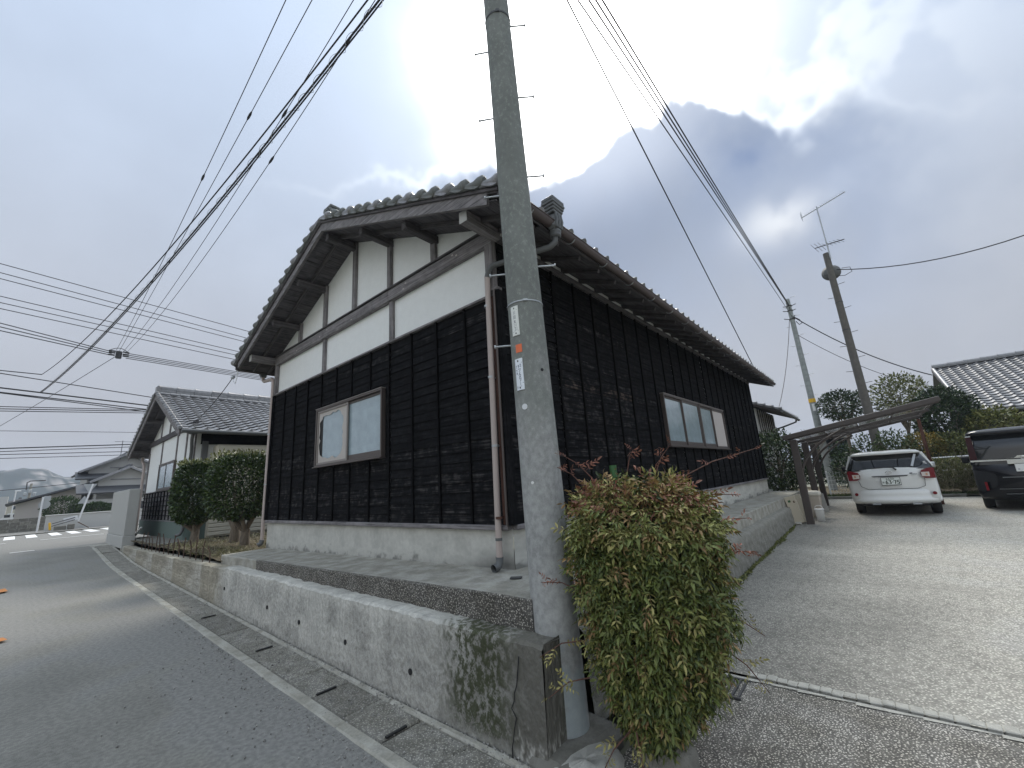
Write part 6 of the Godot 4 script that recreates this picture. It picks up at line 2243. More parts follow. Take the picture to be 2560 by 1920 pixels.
	beam(s, Vector3(2.45, 8.95, -17.2), Vector3(3.40, 8.72, -16.7), 0.03, 0.03, 0.003)
	put(s, "lower_boom", M.steel_dark, an)
	for k in 8:
		var p := Vector3(2.45, 8.95, -17.2).lerp(Vector3(3.40, 8.72, -16.7), k / 8.0)
		var l := 0.34 if k < 3 else 0.12
		s = S()
		tube(s, [p + Vector3(-0.1, l * 0.5, 0.1), p + Vector3(0.1, -l * 0.5, -0.1)], 0.007, 5)
		put(s, "element", M.steel_dark, an)
	var lt := thing("pale_utility_pole", "pale grey concrete utility pole with a yellow band behind the carport", "utility pole", Vector3(0.9, -0.95, -21.0))
	s = S()
	tube(s, [Vector3(0.92, -1.0, -21.0), Vector3(0.85, 8.4, -21.0)], [0.16, 0.095], 16)
	put(s, "shaft", tmat("pole_pale", M.T.conc, 0.8, lin(0.36, 0.39, 0.39), 0.85), lt)
	s = S()
	tube(s, [Vector3(0.89, 3.10, -21.0), Vector3(0.89, 3.28, -21.0)], 0.143, 16)
	put(s, "yellow_band", M.yellow, lt)
	s = S()
	cbox(s, Vector3(0.91, 2.86, -20.87), Vector3(0.11, 0.34, 0.02), 0.004)
	put(s, "number_plate", M.white_paint, lt)
	for k in 11:
		var y := 3.0 + k * 0.5
		var sd := -1.0 if k % 2 else 1.0
		s = S()
		tube(s, [Vector3(0.88 + sd * 0.10, y + 0.45, -21.0), Vector3(0.88 + sd * 0.33, y + 0.47, -20.98)], 0.010, 6)
		put(s, "step_bolt", M.galv, lt)
	for y in [7.3, 7.75, 8.0]:
		s = S()
		tube(s, [Vector3(0.86, y, -21.0), Vector3(0.86, y + 0.05, -21.0)], 0.125, 14)
		put(s, "band", M.steel_dark, lt)
		for k in 3:
			s = S()
			tube(s, [Vector3(0.86, y, -21.0), Vector3(0.86 + 0.32 * cos(k * 2.0 + y), y + 0.12, -21.0 + 0.32 * sin(k * 2.0 + y))], 0.02, 6)
			put(s, "insulator_arm", M.steel_dark, lt)
	s = S()
	tube(s, [Vector3(0.95, 7.4, -20.9), Vector3(1.15, 7.2, -20.9), Vector3(1.22, 7.0, -20.9), Vector3(1.1, 6.95, -20.9), Vector3(1.0, 7.15, -20.9)], 0.02, 6)
	put(s, "cable_loop", M.cable, lt)

# ---------------------------------------------------------------- cars
func panel(s: SurfaceTool, pts: Array, z: float, curve := 0.0, t := 0.012) -> void:
	# a flat piece on the rear of a car, outline in x, y; it follows the bow of the tail
	var poly := PackedVector2Array()
	for p in pts: poly.append(Vector2(p[0], p[1]))
	var tmp := S()
	extrude(tmp, poly, Transform3D(Basis.IDENTITY, Vector3(0, 0, z)), t)
	var arr := tmp.commit_to_arrays()
	var vs: PackedVector3Array = arr[Mesh.ARRAY_VERTEX]
	s.set_smooth_group(-1)
	for v in vs: s.add_vertex(Vector3(v.x, v.y, v.z - curve * v.x * v.x))

func car_section(hw: float, y0: float, y1: float, tuck: float, n := 6) -> Array:
	# closed section of the lower body seen from behind, counterclockwise
	var out: Array = []
	for q in [[0.0, y0], [0.7, y0], [0.93, y0 + 0.03], [0.985, y0 + 0.12], [1.0, y0 + 0.32], [0.985, lerpf(y0, y1, 0.8)], [0.955 - tuck, y1], [0.5, y1 + 0.01], [0.0, y1 + 0.015]]:
		out.append(Vector2(q[0] * hw, q[1]))
	for i in range(7, 0, -1): out.append(Vector2(-out[i].x, out[i].y))
	return out

func wheel(car: Node, x: float, z: float, r: float, w: float) -> void:
	var s := S()
	lathe(s, [Vector2(r * 0.62, -w / 2), Vector2(r * 0.92, -w / 2), Vector2(r, -w * 0.38), Vector2(r, w * 0.38), Vector2(r * 0.92, w / 2), Vector2(r * 0.62, w / 2)], 24, Transform3D(Basis(Vector3.BACK, PI / 2), Vector3(x, r, z)))
	var t := put(s, "wheel", M.rubber, car)
	s = S()
	lathe(s, [Vector2(0.0, -w * 0.42), Vector2(r * 0.25, -w * 0.44), Vector2(r * 0.64, -w * 0.36), Vector2(r * 0.64, w * 0.36), Vector2(r * 0.25, w * 0.44), Vector2(0.0, w * 0.42)], 16, Transform3D(Basis(Vector3.BACK, PI / 2), Vector3(x, r, z)))
	put(s, "rim", M.galv, t)

func build_cars() -> void:
	# --- white hatchback, modelled facing -z with its rear end at z = 0
	var c := thing("white_car", "white hatchback parked under the carport, seen from behind", "car", Vector3.ZERO)
	var s := S(true)
	var secs: Array = []
	for q in [[0.0, 0.74, 0.34, 1.07], [-0.05, 0.80, 0.29, 1.105], [-0.25, 0.825, 0.24, 1.115], [-0.9, 0.832, 0.22, 1.10], [-1.9, 0.832, 0.22, 1.06], [-2.7, 0.83, 0.22, 1.0], [-3.1, 0.82, 0.22, 0.93], [-3.5, 0.78, 0.24, 0.78], [-3.65, 0.66, 0.30, 0.66]]:
		var ring: Array = []
		for p in car_section(q[1], q[2], q[3], 0.0): ring.append(Vector3(p.x, p.y, q[0] - 0.07 * pow(p.x / 0.83, 2) * (1.0 if q[0] > -0.3 else 0.0)))
		secs.append(ring)
	# sections run towards -z, so turn each one round
	for r in secs: r.reverse()
	loft(s, secs)
	put(s, "body", M.car_white, c)
	# cabin: lower edge at the belt line, glass all round in dark, roof in white
	s = S(true)
	secs = []
	for q in [[1.06, 0.79, -0.03, -2.75, 0.10], [1.14, 0.775, -0.05, -2.5, 0.12], [1.28, 0.715, -0.13, -2.15, 0.14], [1.43, 0.645, -0.20, -1.85, 0.16]]:
		var ring: Array = []
		var zc: float = (q[2] + q[3]) / 2
		for p in rounded(q[1], (q[2] - q[3]) / 2, q[4], 3): ring.append(Vector3(p.x, q[0], zc - p.y + 0.0))
		secs.append(ring)
	loft(s, secs, false, true)
	put(s, "cabin_glass", M.glass_dark, c)
	s = S(true)
	secs = []
	for q in [[1.425, 0.66, -0.12, -1.90, 0.14], [1.45, 0.662, -0.09, -1.90, 0.15], [1.50, 0.60, -0.16, -1.78, 0.18], [1.525, 0.42, -0.30, -1.55, 0.2]]:
		var ring: Array = []
		for p in rounded(q[1], (q[2] - q[3]) / 2, q[4], 3): ring.append(Vector3(p.x, q[0], (q[2] + q[3]) / 2 - p.y))
		secs.append(ring)
	loft(s, secs)
	put(s, "roof", M.car_white, c)
	# pillars
	for sg in [-1.0, 1.0]:
		for q in [[Vector3(0.775, 1.09, -0.34), Vector3(0.652, 1.43, -0.42), 0.10], [Vector3(0.79, 1.08, -1.35), Vector3(0.662, 1.43, -1.3), 0.06], [Vector3(0.78, 1.02, -2.65), Vector3(0.64, 1.43, -1.85), 0.06]]:
			s = S()
			beam(s, Vector3(q[0].x * sg, q[0].y, q[0].z), Vector3(q[1].x * sg, q[1].y, q[1].z), 0.03, q[2], 0.01, Vector3.RIGHT)
			put(s, "pillar", M.car_white if q[0].z > -1 else M.black, c)
	# silver edge strips of the rear window seen at its right
	s = S()
	beam(s, Vector3(0.44, 1.125, -0.035), Vector3(0.55, 1.40, -0.175), 0.045, 0.012, 0.003, Vector3.BACK)
	put(s, "window_edge", M.galv, c)
	# tail gate line, bumper, recess
	s = S()
	for e in [[Vector3(-0.60, 0.84, 0.0), Vector3(-0.57, 0.69, 0.0)], [Vector3(-0.57, 0.69, 0.0), Vector3(-0.44, 0.615, 0.0)], [Vector3(-0.44, 0.615, 0.0), Vector3(0.44, 0.615, 0.0)], [Vector3(0.44, 0.615, 0.0), Vector3(0.58, 0.67, 0.0)], [Vector3(0.58, 0.67, 0.0), Vector3(0.60, 0.85, 0.0)]]:
		var a: Vector3 = e[0] + Vector3(0, 0, 0.006 - 0.10 * e[0].x * e[0].x)
		var b: Vector3 = e[1] + Vector3(0, 0, 0.006 - 0.10 * e[1].x * e[1].x)
		beam(s, a, b, 0.008, 0.008, 0.0, Vector3.BACK)
	put(s, "tail_gate_gap", M.black, c)
	s = S(true)
	secs = []
	for q in [[0.29, 0.02, 0.70], [0.32, 0.055, 0.80], [0.37, 0.065, 0.81], [0.41, 0.035, 0.81], [0.48, 0.032, 0.805], [0.57, 0.026, 0.795], [0.605, 0.0, 0.785]]:
		var ring: Array = []
		for k in 15:
			var x := lerpf(-1, 1, k / 14.0)
			ring.append(Vector3(x * q[2], q[0], q[1] - 0.10 * pow(x, 2) - 0.12 * pow(absf(x), 8)))
		secs.append(ring)
	s.set_smooth_group(0)
	for i in secs.size() - 1:
		for k in 14: q4(s, secs[i][k], secs[i][k + 1], secs[i + 1][k + 1], secs[i + 1][k])
	put(s, "bumper", M.car_white, c)
	s = S()
	panel(s, [[-0.34, 0.93], [0.34, 0.93], [0.31, 0.905], [-0.31, 0.905]], 0.0, 0.1)
	put(s, "gate_handle_recess", M.steel_dark, c)
	# number plate with its print
	var im := Image.create(264, 132, false, Image.FORMAT_RGB8)
	im.fill(Color(0.86, 0.88, 0.86))
	var ink := Color(0.06, 0.16, 0.10)
	var pt := print_on(im, [["mizu", 66, 10, 24, 28, ink, 4.0], ["shima", 96, 10, 26, 28, ink, 4.0], ["5", 130, 10, 18, 28, ink, 5.0], ["0", 154, 10, 18, 28, ink, 5.0], ["1", 176, 10, 14, 28, ink, 5.0], ["ha", 12, 72, 26, 28, ink, 5.0], ["6", 54, 54, 36, 60, ink, 10.0], ["3", 102, 54, 36, 60, ink, 10.0], ["-", 146, 66, 20, 30, ink, 9.0], ["7", 172, 54, 36, 60, ink, 10.0], ["5", 218, 54, 36, 60, ink, 10.0]])
	s = S()
	q4(s, Vector3(-0.168, 0.715, 0.016), Vector3(0.168, 0.715, 0.016), Vector3(0.168, 0.882, 0.016), Vector3(-0.168, 0.882, 0.016), Vector2(0, 1), Vector2(1, 1), Vector2(1, 0), Vector2(0, 0))
	put(s, "number_plate", tmat("plate_white_car", pt, 1.0, Color.WHITE, 0.4, null, 0.0, false), c)
	s = S()
	for e in [[0, 0.709, 0.35, 0.012], [0, 0.888, 0.35, 0.008], [-0.173, 0.799, 0.008, 0.18], [0.173, 0.799, 0.008, 0.18]]:
		cbox(s, Vector3(e[0], e[1], 0.010), Vector3(e[2], e[3], 0.016), 0.002)
	put(s, "plate_frame", M.steel_dark, c)
	# lamps
	for sg in [-1.0, 1.0]:
		s = S()
		panel(s, [[0.56 * sg, 0.875], [0.62 * sg, 0.84], [0.79 * sg, 0.835], [0.79 * sg, 1.065], [0.72 * sg, 1.075], [0.575 * sg, 1.025], [0.545 * sg, 0.95]], 0.028, 0.11, 0.02)
		var lamp := put(s, "tail_lamp", M.lamp_red, c)
		s = S()
		panel(s, [[0.565 * sg, 0.885], [0.695 * sg, 0.875], [0.70 * sg, 0.98], [0.56 * sg, 0.98]], 0.05, 0.11, 0.006)
		put(s, "clear_lens", M.lamp_clear, lamp)
		s = S()
		panel(s, [[0.63 * sg, 0.905], [0.665 * sg, 0.905], [0.667 * sg, 0.955], [0.632 * sg, 0.955]], 0.057, 0.11, 0.004)
		put(s, "amber_lens", M.lamp_amber, lamp)
		s = S()
		tube(s, [Vector3(0.70 * sg, 0.505, -0.05), Vector3(0.70 * sg, 0.505, 0.0)], 0.036, 16)
		put(s, "reflector", M.lamp_red, c)
		s = S()
		secs = []
		for q in [[0.80, 0.055], [0.86, 0.075], [0.93, 0.085], [0.985, 0.06]]:
			var ring: Array = []
			for p in rounded(q[1], 0.07, 0.04, 3): ring.append(Vector3(q[0] * sg, 1.10 + p.y, -2.2 - p.x * sg))
			secs.append(ring)
		loft(s, secs)
		put(s, "mirror", M.car_white if sg > 0 else M.black, c)
		s = S()
		cbox(s, Vector3(0.36 * sg, 0.27, -0.02), Vector3(0.16, 0.03, 0.12), 0.012)
		put(s, "exhaust_trim", M.galv, c)
	# emblem ring, wiper, badges, stickers
	s = S()
	var ring2: Array = []
	for k in 21: ring2.append(Vector3(cos(TAU * k / 20) * 0.052, 1.006 + sin(TAU * k / 20) * 0.030, 0.012))
	tube(s, ring2, 0.007, 6, false)
	put(s, "emblem", M.chrome, c)
	s = S()
	panel(s, [[-0.028, 0.989], [0.03, 0.993], [0.036, 1.021], [0.0, 1.026], [0.012, 1.006]], 0.012, 0.0, 0.004)
	put(s, "emblem_mark", M.chrome, c)
	s = S()
	tube(s, [Vector3(0.15, 1.06, 0.02), Vector3(0.09, 1.115, 0.02), Vector3(-0.06, 1.125, 0.0), Vector3(-0.30, 1.115, -0.02)], [0.022, 0.014, 0.010, 0.008], 7)
	put(s, "wiper", M.black, c)
	for q in [[0.39, 0.965, 0.05, 0.024, "steel_dark"], [0.46, 0.948, 0.07, 0.022, "galv"], [0.43, 0.925, 0.10, 0.012, "galv"]]:
		s = S()
		panel(s, [[q[0] - q[2] / 2, q[1] - q[3] / 2], [q[0] + q[2] / 2, q[1] - q[3] / 2], [q[0] + q[2] / 2, q[1] + q[3] / 2], [q[0] - q[2] / 2, q[1] + q[3] / 2]], 0.012, 0.1, 0.005)
		put(s, "badge", M[q[4]], c)
	for q in [[0.675, 1.165, 0.032], [0.668, 1.205, 0.022]]:
		s = S()
		tube(s, [Vector3(q[0], q[1], -0.12), Vector3(q[0], q[1], -0.075)], q[2], 14)
		put(s, "round_sticker", M.white_metal, c)
	for sg in [-1.0, 1.0]:
		wheel(c, 0.70 * sg, -0.72, 0.285, 0.175)
		wheel(c, 0.70 * sg, -3.0, 0.285, 0.175)
	s = S()
	cbox(s, Vector3(0, 0.30, -1.8), Vector3(1.25, 0.16, 3.2), 0.02)
	put(s, "underbody", M.black, c)
	# seats seen dimly through the rear window
	c.position = Vector3(2.81, drive_y(-11.5) - 0.0, -10.62)

	# --- black van
	var v := thing("black_van", "tall black van with a chrome bar parked at the right edge", "van", Vector3.ZERO)
	s = S(true)
	secs = []
	for q in [[0.0, 0.80, 0.32, 1.02], [-0.06, 0.84, 0.26, 1.05], [-0.4, 0.845, 0.22, 1.05], [-2.4, 0.845, 0.22, 1.02], [-3.6, 0.84, 0.22, 0.98], [-4.3, 0.80, 0.24, 0.90], [-4.5, 0.70, 0.30, 0.78]]:
		var ring: Array = []
		for p in car_section(q[1], q[2], q[3], 0.0): ring.append(Vector3(p.x, p.y, q[0] - 0.05 * pow(p.x / 0.84, 2) * (1.0 if q[0] > -0.3 else 0.0)))
		ring.reverse()
		secs.append(ring)
	loft(s, secs)
	put(s, "body", M.car_black, v)
	s = S(true)
	secs = []
	for q in [[1.02, 0.835, -0.02, -3.7, 0.08], [1.35, 0.815, -0.05, -3.2, 0.10], [1.70, 0.76, -0.09, -2.85, 0.12]]:
		var ring: Array = []
		for p in rounded(q[1], (q[2] - q[3]) / 2, q[4], 3): ring.append(Vector3(p.x, q[0], (q[2] + q[3]) / 2 - p.y))
		secs.append(ring)
	loft(s, secs, false, true)
	put(s, "cabin_glass", M.glass_dark, v)
	s = S(true)
	secs = []
	for q in [[1.70, 0.775, 0.0, -2.85, 0.12], [1.76, 0.775, 0.02, -2.85, 0.14], [1.82, 0.70, -0.08, -2.7, 0.18], [1.845, 0.5, -0.3, -2.4, 0.2]]:
		var ring: Array = []
		for p in rounded(q[1], (q[2] - q[3]) / 2, q[4], 3): ring.append(Vector3(p.x, q[0], (q[2] + q[3]) / 2 - p.y))
		secs.append(ring)
	loft(s, secs)
	put(s, "roof", M.car_black, v)
	for sg in [-1.0, 1.0]:
		s = S()
		panel(s, [[0.70 * sg, 1.15], [0.82 * sg, 1.15], [0.79 * sg, 1.68], [0.70 * sg, 1.68]], 0.0, 0.06, 0.03)
		put(s, "tail_lamp", M.lamp_dark_red, v)
		s = S()
		panel(s, [[0.70 * sg, 1.68], [0.79 * sg, 1.68], [0.785 * sg, 1.70], [0.70 * sg, 1.70]], 0.0, 0.06, 0.03)
		put(s, "lamp_cap", M.white_metal, v)
		s = S()
		panel(s, [[0.66 * sg, 0.45], [0.70 * sg, 0.45], [0.70 * sg, 0.64], [0.66 * sg, 0.64]], 0.01, 0.06, 0.012)
		put(s, "reflector", M.lamp_red, v)
		wheel(v, 0.72 * sg, -0.85, 0.31, 0.19)
		wheel(v, 0.72 * sg, -3.7, 0.31, 0.19)
		s = S()
		cbox(s, Vector3(0.94 * sg, 1.12, -3.2), Vector3(0.16, 0.2, 0.1), 0.03)
		put(s, "mirror", M.black, v)
	s = S()
	panel(s, [[-0.82, 1.10], [0.82, 1.10], [0.82, 1.135], [0.14, 1.15], [0.08, 1.20], [-0.08, 1.20], [-0.14, 1.15], [-0.82, 1.135]], 0.012, 0.06, 0.022)
	put(s, "chrome_bar", M.chrome, v)
	s = S()
	panel(s, [[-0.26, 1.02], [0.26, 1.02], [0.26, 1.10], [-0.26, 1.10]], 0.01, 0.06, 0.014)
	put(s, "chrome_garnish", M.chrome, v)
	s = S()
	var ring3: Array = []
	for k in 17: ring3.append(Vector3(cos(TAU * k / 16) * 0.045, 1.15 + sin(TAU * k / 16) * 0.035, 0.04))
	tube(s, ring3, 0.007, 6, false)
	put(s, "emblem", M.chrome, v)
	s = S()
	cbox(s, Vector3(0, 0.93, 0.012), Vector3(0.33, 0.165, 0.01), 0.003)
	put(s, "number_plate", M.white_paint, v)
	s = S()
	tube(s, [Vector3(-0.12, 0.90, 0.016), Vector3(-0.12, 0.90, 0.020)], 0.018, 10)
	put(s, "seal", M.galv, v)
	for q in [[0.72, 0.02, 0.40], [0.47, 0.012, 0.5], [0.36, 0.012, 0.42]]:
		s = S()
		panel(s, [[-q[2], q[0]], [q[2], q[0]], [q[2], q[0] + q[1]], [-q[2], q[0] + q[1]]], 0.008, 0.06, 0.008)
		put(s, "trim_line", M.pipe_gray, v)
	s = S()
	cbox(s, Vector3(0, 0.30, -2.2), Vector3(1.3, 0.16, 3.9), 0.02)
	put(s, "underbody", M.black, v)
	v.position = Vector3(5.13, drive_y(-12.5), -11.5)
	v.rotation.y = deg_to_rad(-7.0)

# ---------------------------------------------------------------- wires
func cable(called: String, label: String, a: Vector3, b: Vector3, sag: float, r: float, group := "", n := 14) -> MeshInstance3D:
	var pts: Array = []
	for i in n + 1:
		var t := float(i) / n
		pts.append(a.lerp(b, t) - Vector3(0, 4.0 * sag * t * (1 - t), 0))
	var s := S()
	tube(s, pts, r, 6)
	return solo(s, called, M.cable, label, "cable", group)

func build_wires() -> void:
	var J := Vector3(-21, 6.8, 1.03)
	# wires from the near pole to the junction over the main road
	var lab := ["outermost thin wire at upper left running from the pole top to the junction", "second thin wire from the left, with a splice, from the pole top to the junction", "thin wire just left of the spiral wrapped cable, pole top to junction", "thin wire right of the spiral wrapped cable, with a splice, down to the junction"]
	var ends := [[Vector3(0.73, 8.2, 1.40), 0.42, 0.36], [Vector3(0.73, 8.2, 1.05), 0.15, 0.27], [Vector3(0.74, 8.45, 0.55), 0.65, 0.24], [Vector3(0.74, 8.1, 0.42), 0.74, 0.28]]
	for k in 4:
		var a: Vector3 = ends[k][0]
		var b := J + Vector3(0, 0, 0.14 - 0.1 * k)
		cable("power_wire", lab[k], a, b, ends[k][1], 0.0068, "thin wires from the pole to the junction", 24)
		var s := S()
		var t: float = ends[k][2]
		var p := a.lerp(b, t) - Vector3(0, 4 * ends[k][1] * t * (1 - t), 0)
		var q := a.lerp(b, t + 0.012) - Vector3(0, 4 * ends[k][1] * (t + 0.012) * (1 - t - 0.012), 0)
		tube(s, [p, p.lerp(q, 0.3), p.lerp(q, 0.7), q], [0.009, 0.022, 0.022, 0.009], 7)
		solo(s, "wire_splice", M.cable, "dark splice sleeve on the " + ["outermost thin wire", "second thin wire from the left", "thin wire left of the spiral cable", "thin wire right of the spiral cable"][k], "splice", "splices on the thin wires")
	cable("phone_wire", "dark wire crossing the thin wires and bending off above the spiral cable end", Vector3(0.75, 7.55, 0.5), Vector3(-21, 5.59, 3.08), 0.85, 0.012, "", 24)
	cable("phone_wire", "dark wire running on to the left edge above the spiral cable end", Vector3(-21, 5.59, 3.08), Vector3(-21, 5.65, 9.0), 0.02, 0.018)
	# heavy telephone cable in a spiral hanger
	var A := Vector3(0.74, 7.1, 0.55)
	var B := Vector3(-21, 4.895, 3.02)
	var tc := thing("spiral_cable", "thick dark telephone cable wrapped in a spiral hanger, the heaviest of the wires", "cable", A)
	var at := func(t: float) -> Vector3: return A.lerp(B, t) - Vector3(0, 4 * 0.68 * t * (1 - t), 0)
	for k in 3:
		var s := S()
		var pts: Array = []
		for i in 33:
			var t := i / 32.0
			pts.append(at.call(t) + Vector3(0.0, [0.032, -0.008, -0.016][k], [0.0, 0.016, -0.014][k]))
		tube(s, pts, [0.006, 0.014, 0.011][k], 7)
		put(s, ["messenger", "telephone_cable", "telephone_cable"][k], M.cable, tc)
	var sp := S()
	var pts2: Array = []
	for i in 1201:
		var t := i / 1200.0 * 0.93
		var a := t * 23.0 / 0.42 * TAU
		pts2.append(at.call(t) + Vector3(0, cos(a) * 0.046, sin(a) * 0.046))
	tube(sp, pts2, 0.0035, 4, false)
	put(sp, "spiral_hanger", M.galv, tc)
	# wires along the main road
	var cross := [[9.711, 8.999, "topmost of the six wires over the main road at the left", 0.015], [9.356, 8.607, "second of the six wires over the main road at the left", 0.015], [9.121, 8.382, "third of the six wires over the main road at the left", 0.015], [8.436, 7.776, "fourth of the six wires over the main road at the left", 0.015], [8.189, 7.566, "fifth of the six wires over the main road, with a dark sleeve", 0.015], [7.958, 7.319, "lowest of the six wires over the main road at the left", 0.015]]
	for q in cross:
		var k: float = (q[0] - q[1]) / 8.3
		cable("road_wire", q[2], Vector3(-21, q[0] + k * 6, 10.6), Vector3(-21, q[1] - k * 14, -17.8), 0.0, q[3], "six wires over the main road")
	for q in [["upper of the three wires ending at the junction from the left", 7.385, 6.88, 4.36, 1.25], ["middle of the three wires ending at the junction from the left", 7.24, 6.80, 4.34, 1.25], ["lower of the three wires ending at the junction from the left", 7.096, 6.72, 4.32, 1.25]]:
		var k: float = (q[1] - q[2]) / (q[3] - q[4])
		cable("road_wire", q[0], Vector3(-21, q[1] + k * 6, q[3] + 6), Vector3(-21, q[2], q[4]), 0.0, 0.018, "three wires at the left of the junction")
	for k in 4:
		cable("road_wire", ["first", "second", "third", "fourth"][k] + " from the top of the four wires leaving the junction to the right", Vector3(-21, 6.90 - 0.075 * k, 0.8), Vector3(-21, 6.35 - 0.075 * k, -13.0), 0.0, 0.016, "four wires at the right of the junction")
	for q in [[5.526, 5.099, 4.1, -0.18, "single wire below the junction, passing behind the spiral cable end", 0.018], [4.983, 4.53, 4.02, -3.0, "dark thick cable from the spiral cable end to the left edge", 0.028], [4.815, 4.539, 4.0, -0.08, "upper cable of the pair below the spiral cable end", 0.022], [4.79, 4.40, 4.0, -0.5, "lower cable of the pair below the spiral cable end", 0.018], [4.285, 4.504, 3.93, 0.02, "upper of three level wires left of the white house gable", 0.016], [4.20, 4.44, 3.92, 0.03, "middle of three level wires left of the white house gable", 0.018], [4.12, 4.36, 3.91, 0.04, "lower of three level wires left of the white house gable", 0.016], [3.395, 3.499, 3.8, 0.29, "lone thin wire between the level wires and the lowest group", 0.010], [2.757, 2.98, 3.71, 0.3, "top wire of the lowest group above the far roofs", 0.022], [2.645, 2.872, 3.7, 0.29, "second wire of the lowest group above the far roofs", 0.014], [2.539, 2.682, 3.68, 0.27, "third wire of the lowest group above the far roofs", 0.014], [2.399, 2.542, 3.67, 0.31, "bottom wire of the lowest group above the far roofs", 0.012]]:
		var k: float = (q[0] - q[1]) / (q[2] - q[3])
		cable("street_wire", q[4], Vector3(-21.2, q[0] + k * 5, q[2] + 5), Vector3(-21.2, q[1] - k * 6, q[3] - 6), 0.0, q[5], "street wires at the left")
	cable("low_wire", "thin wire in front of the hills at the left edge", Vector3(-60, 2.4, 9.0), Vector3(-60, 3.3, -2.0), 0.1, 0.03)
	cable("junction_drop", "thin line running down left from the junction", J, Vector3(-40, 4.2, 6.2), 0.1, 0.012)
	var jn := thing("wire_junction", "dark cluster of insulators where the thin wires meet the road wires", "insulator", J)
	for k in 6:
		var s := S()
		var p := J + Vector3(0.05 * (k % 2), 0.12 - 0.09 * (k % 3), 0.22 if k < 3 else -0.22)
		tube(s, [p + Vector3(0, 0, 0.1), p + Vector3(0, 0, -0.1)], 0.035, 7)
		put(s, "insulator", M.steel_dark, jn)
	var js := S()
	cbox(js, J + Vector3(0, -0.02, 0), Vector3(0.12, 0.34, 0.2), 0.03)
	put(js, "clamp", M.steel_dark, jn)
	js = S()
	var lp: Array = []
	for k in 11: lp.append(J + Vector3(0.0, 0.12 + 0.16 * sin(PI * k / 10), lerpf(0.32, -0.32, k / 10.0)))
	tube(js, lp, 0.014, 5)
	put(js, "jumper_loop", M.cable, jn)
	# service drop to the white house
	var hk := Vector3(-6.42, 2.70, 0.62)
	cable("drop_wire", "thin service wire from the storehouse eave down to the white house roof", hk, Vector3(-12.0, 2.62, 0.06), 0.12, 0.008)
	var sb := thing("service_clamp", "small pale wire clamp with loops hanging at the left eave corner of the storehouse", "wire clamp", hk)
	js = S()
	cbox(js, hk, Vector3(0.09, 0.05, 0.06), 0.012)
	put(js, "clamp", M.galv, sb)
	js = S()
	tube(js, [hk, hk + Vector3(0.07, -0.10, 0.0), hk + Vector3(0.16, -0.16, 0.0), hk + Vector3(0.23, -0.08, 0.0), hk + Vector3(0.26, 0.08, 0.0)], 0.006, 5)
	put(js, "loop", M.white_metal, sb)
	# towards the right: pole to pole, and others
	var wl := ["leftmost of the close wires running down to the pale pole", "second of the close wires running down to the pale pole", "third of the close wires running down to the pale pole", "single wire just below the close ones, to the pale pole"]
	var wv := [[Vector3(0.80, 7.15, 0.55), Vector3(0.83, 8.12, -21), 0.0], [Vector3(0.93, 6.98, 0.55), Vector3(0.86, 8.08, -21), 0.04], [Vector3(1.06, 6.78, 0.55), Vector3(0.89, 8.04, -21), 0.08], [Vector3(0.98, 6.15, 0.55), Vector3(0.90, 7.4, -21), -0.05]]
	for k in 4: cable("power_line", wl[k], wv[k][0], wv[k][1], wv[k][2], 0.013 if k < 3 else 0.010, "wires from the near pole to the pale pole", 24)
	cable("roof_drop", "twisted service wire from the pole top down to the storehouse eave", Vector3(0.92, 6.62, 0.56), Vector3(0.63, 3.0, -9.6), -0.03, 0.010)
	cable("antenna_wire", "curving wire from the dish of the dark pole to the right edge", Vector3(2.95, 7.75, -17.1), Vector3(14.0, 9.6, -15.5), 1.75, 0.018, "", 24)
	cable("house_wire", "wire from the pale pole to the gable of the dark house", Vector3(0.95, 7.4, -20.95), Vector3(5.3, 3.85, -23.4), 0.35, 0.022)
	cable("house_wire", "thinner wire below it from the pale pole towards the trees", Vector3(0.95, 6.45, -20.95), Vector3(4.6, 3.8, -24.5), 0.25, 0.012)
	cable("rear_drop", "wire hanging from the pale pole to the small rear house", Vector3(0.75, 7.3, -20.9), Vector3(0.1, 2.45, -16.2), 0.35, 0.014)
	cable("corner_wire", "short dark wire across the upper right corner", Vector3(3.6, 7.55, -4.0), Vector3(9.0, 4.1, -4.0), 0.75, 0.010)

# ---------------------------------------------------------------- plants
func limb(t: Node, pts: Array, r0: float, r1: float, called := "trunk") -> void:
	var s := S()
	var rr: Array = []
	for i in pts.size(): rr.append(lerpf(r0, r1, float(i) / (pts.size() - 1)))
	tube(s, pts, rr, 9)
	put(s, called, M.bark, t)

func tree(called: String, label: String, category: String, base: Vector3, crown: Vector3, r: Vector3, n: int, leaf: float, tone: String, sd: int, group := "", shell := 0.35, m := "leaf") -> Node3D:
	var t := thing(called, label, category, base, group)
	var g := RandomNumberGenerator.new()
	g.seed = sd
	limb(t, [base, base.lerp(crown, 0.5) + Vector3(g.randf_range(-0.1, 0.1), 0, g.randf_range(-0.1, 0.1)), crown - Vector3(0, r.y * 0.2, 0)], 0.03 + r.x * 0.07, 0.03)
	for k in 6:
		var a := TAU * k / 6 + g.randf()
		var e := crown + Vector3(cos(a) * r.x * 0.75, g.randf_range(-0.2, 0.7) * r.y, sin(a) * r.z * 0.75)
		limb(t, [base.lerp(crown, 0.6), base.lerp(crown, 0.75).lerp(e, 0.5) + Vector3(0, 0.05, 0), e], 0.025 + r.x * 0.02, 0.008, "branch")
	tuft(t, "crown", M[m], n, blob_place(crown, r, shell, 0.0, sd), leaf, GREENS[tone], sd)
	return t

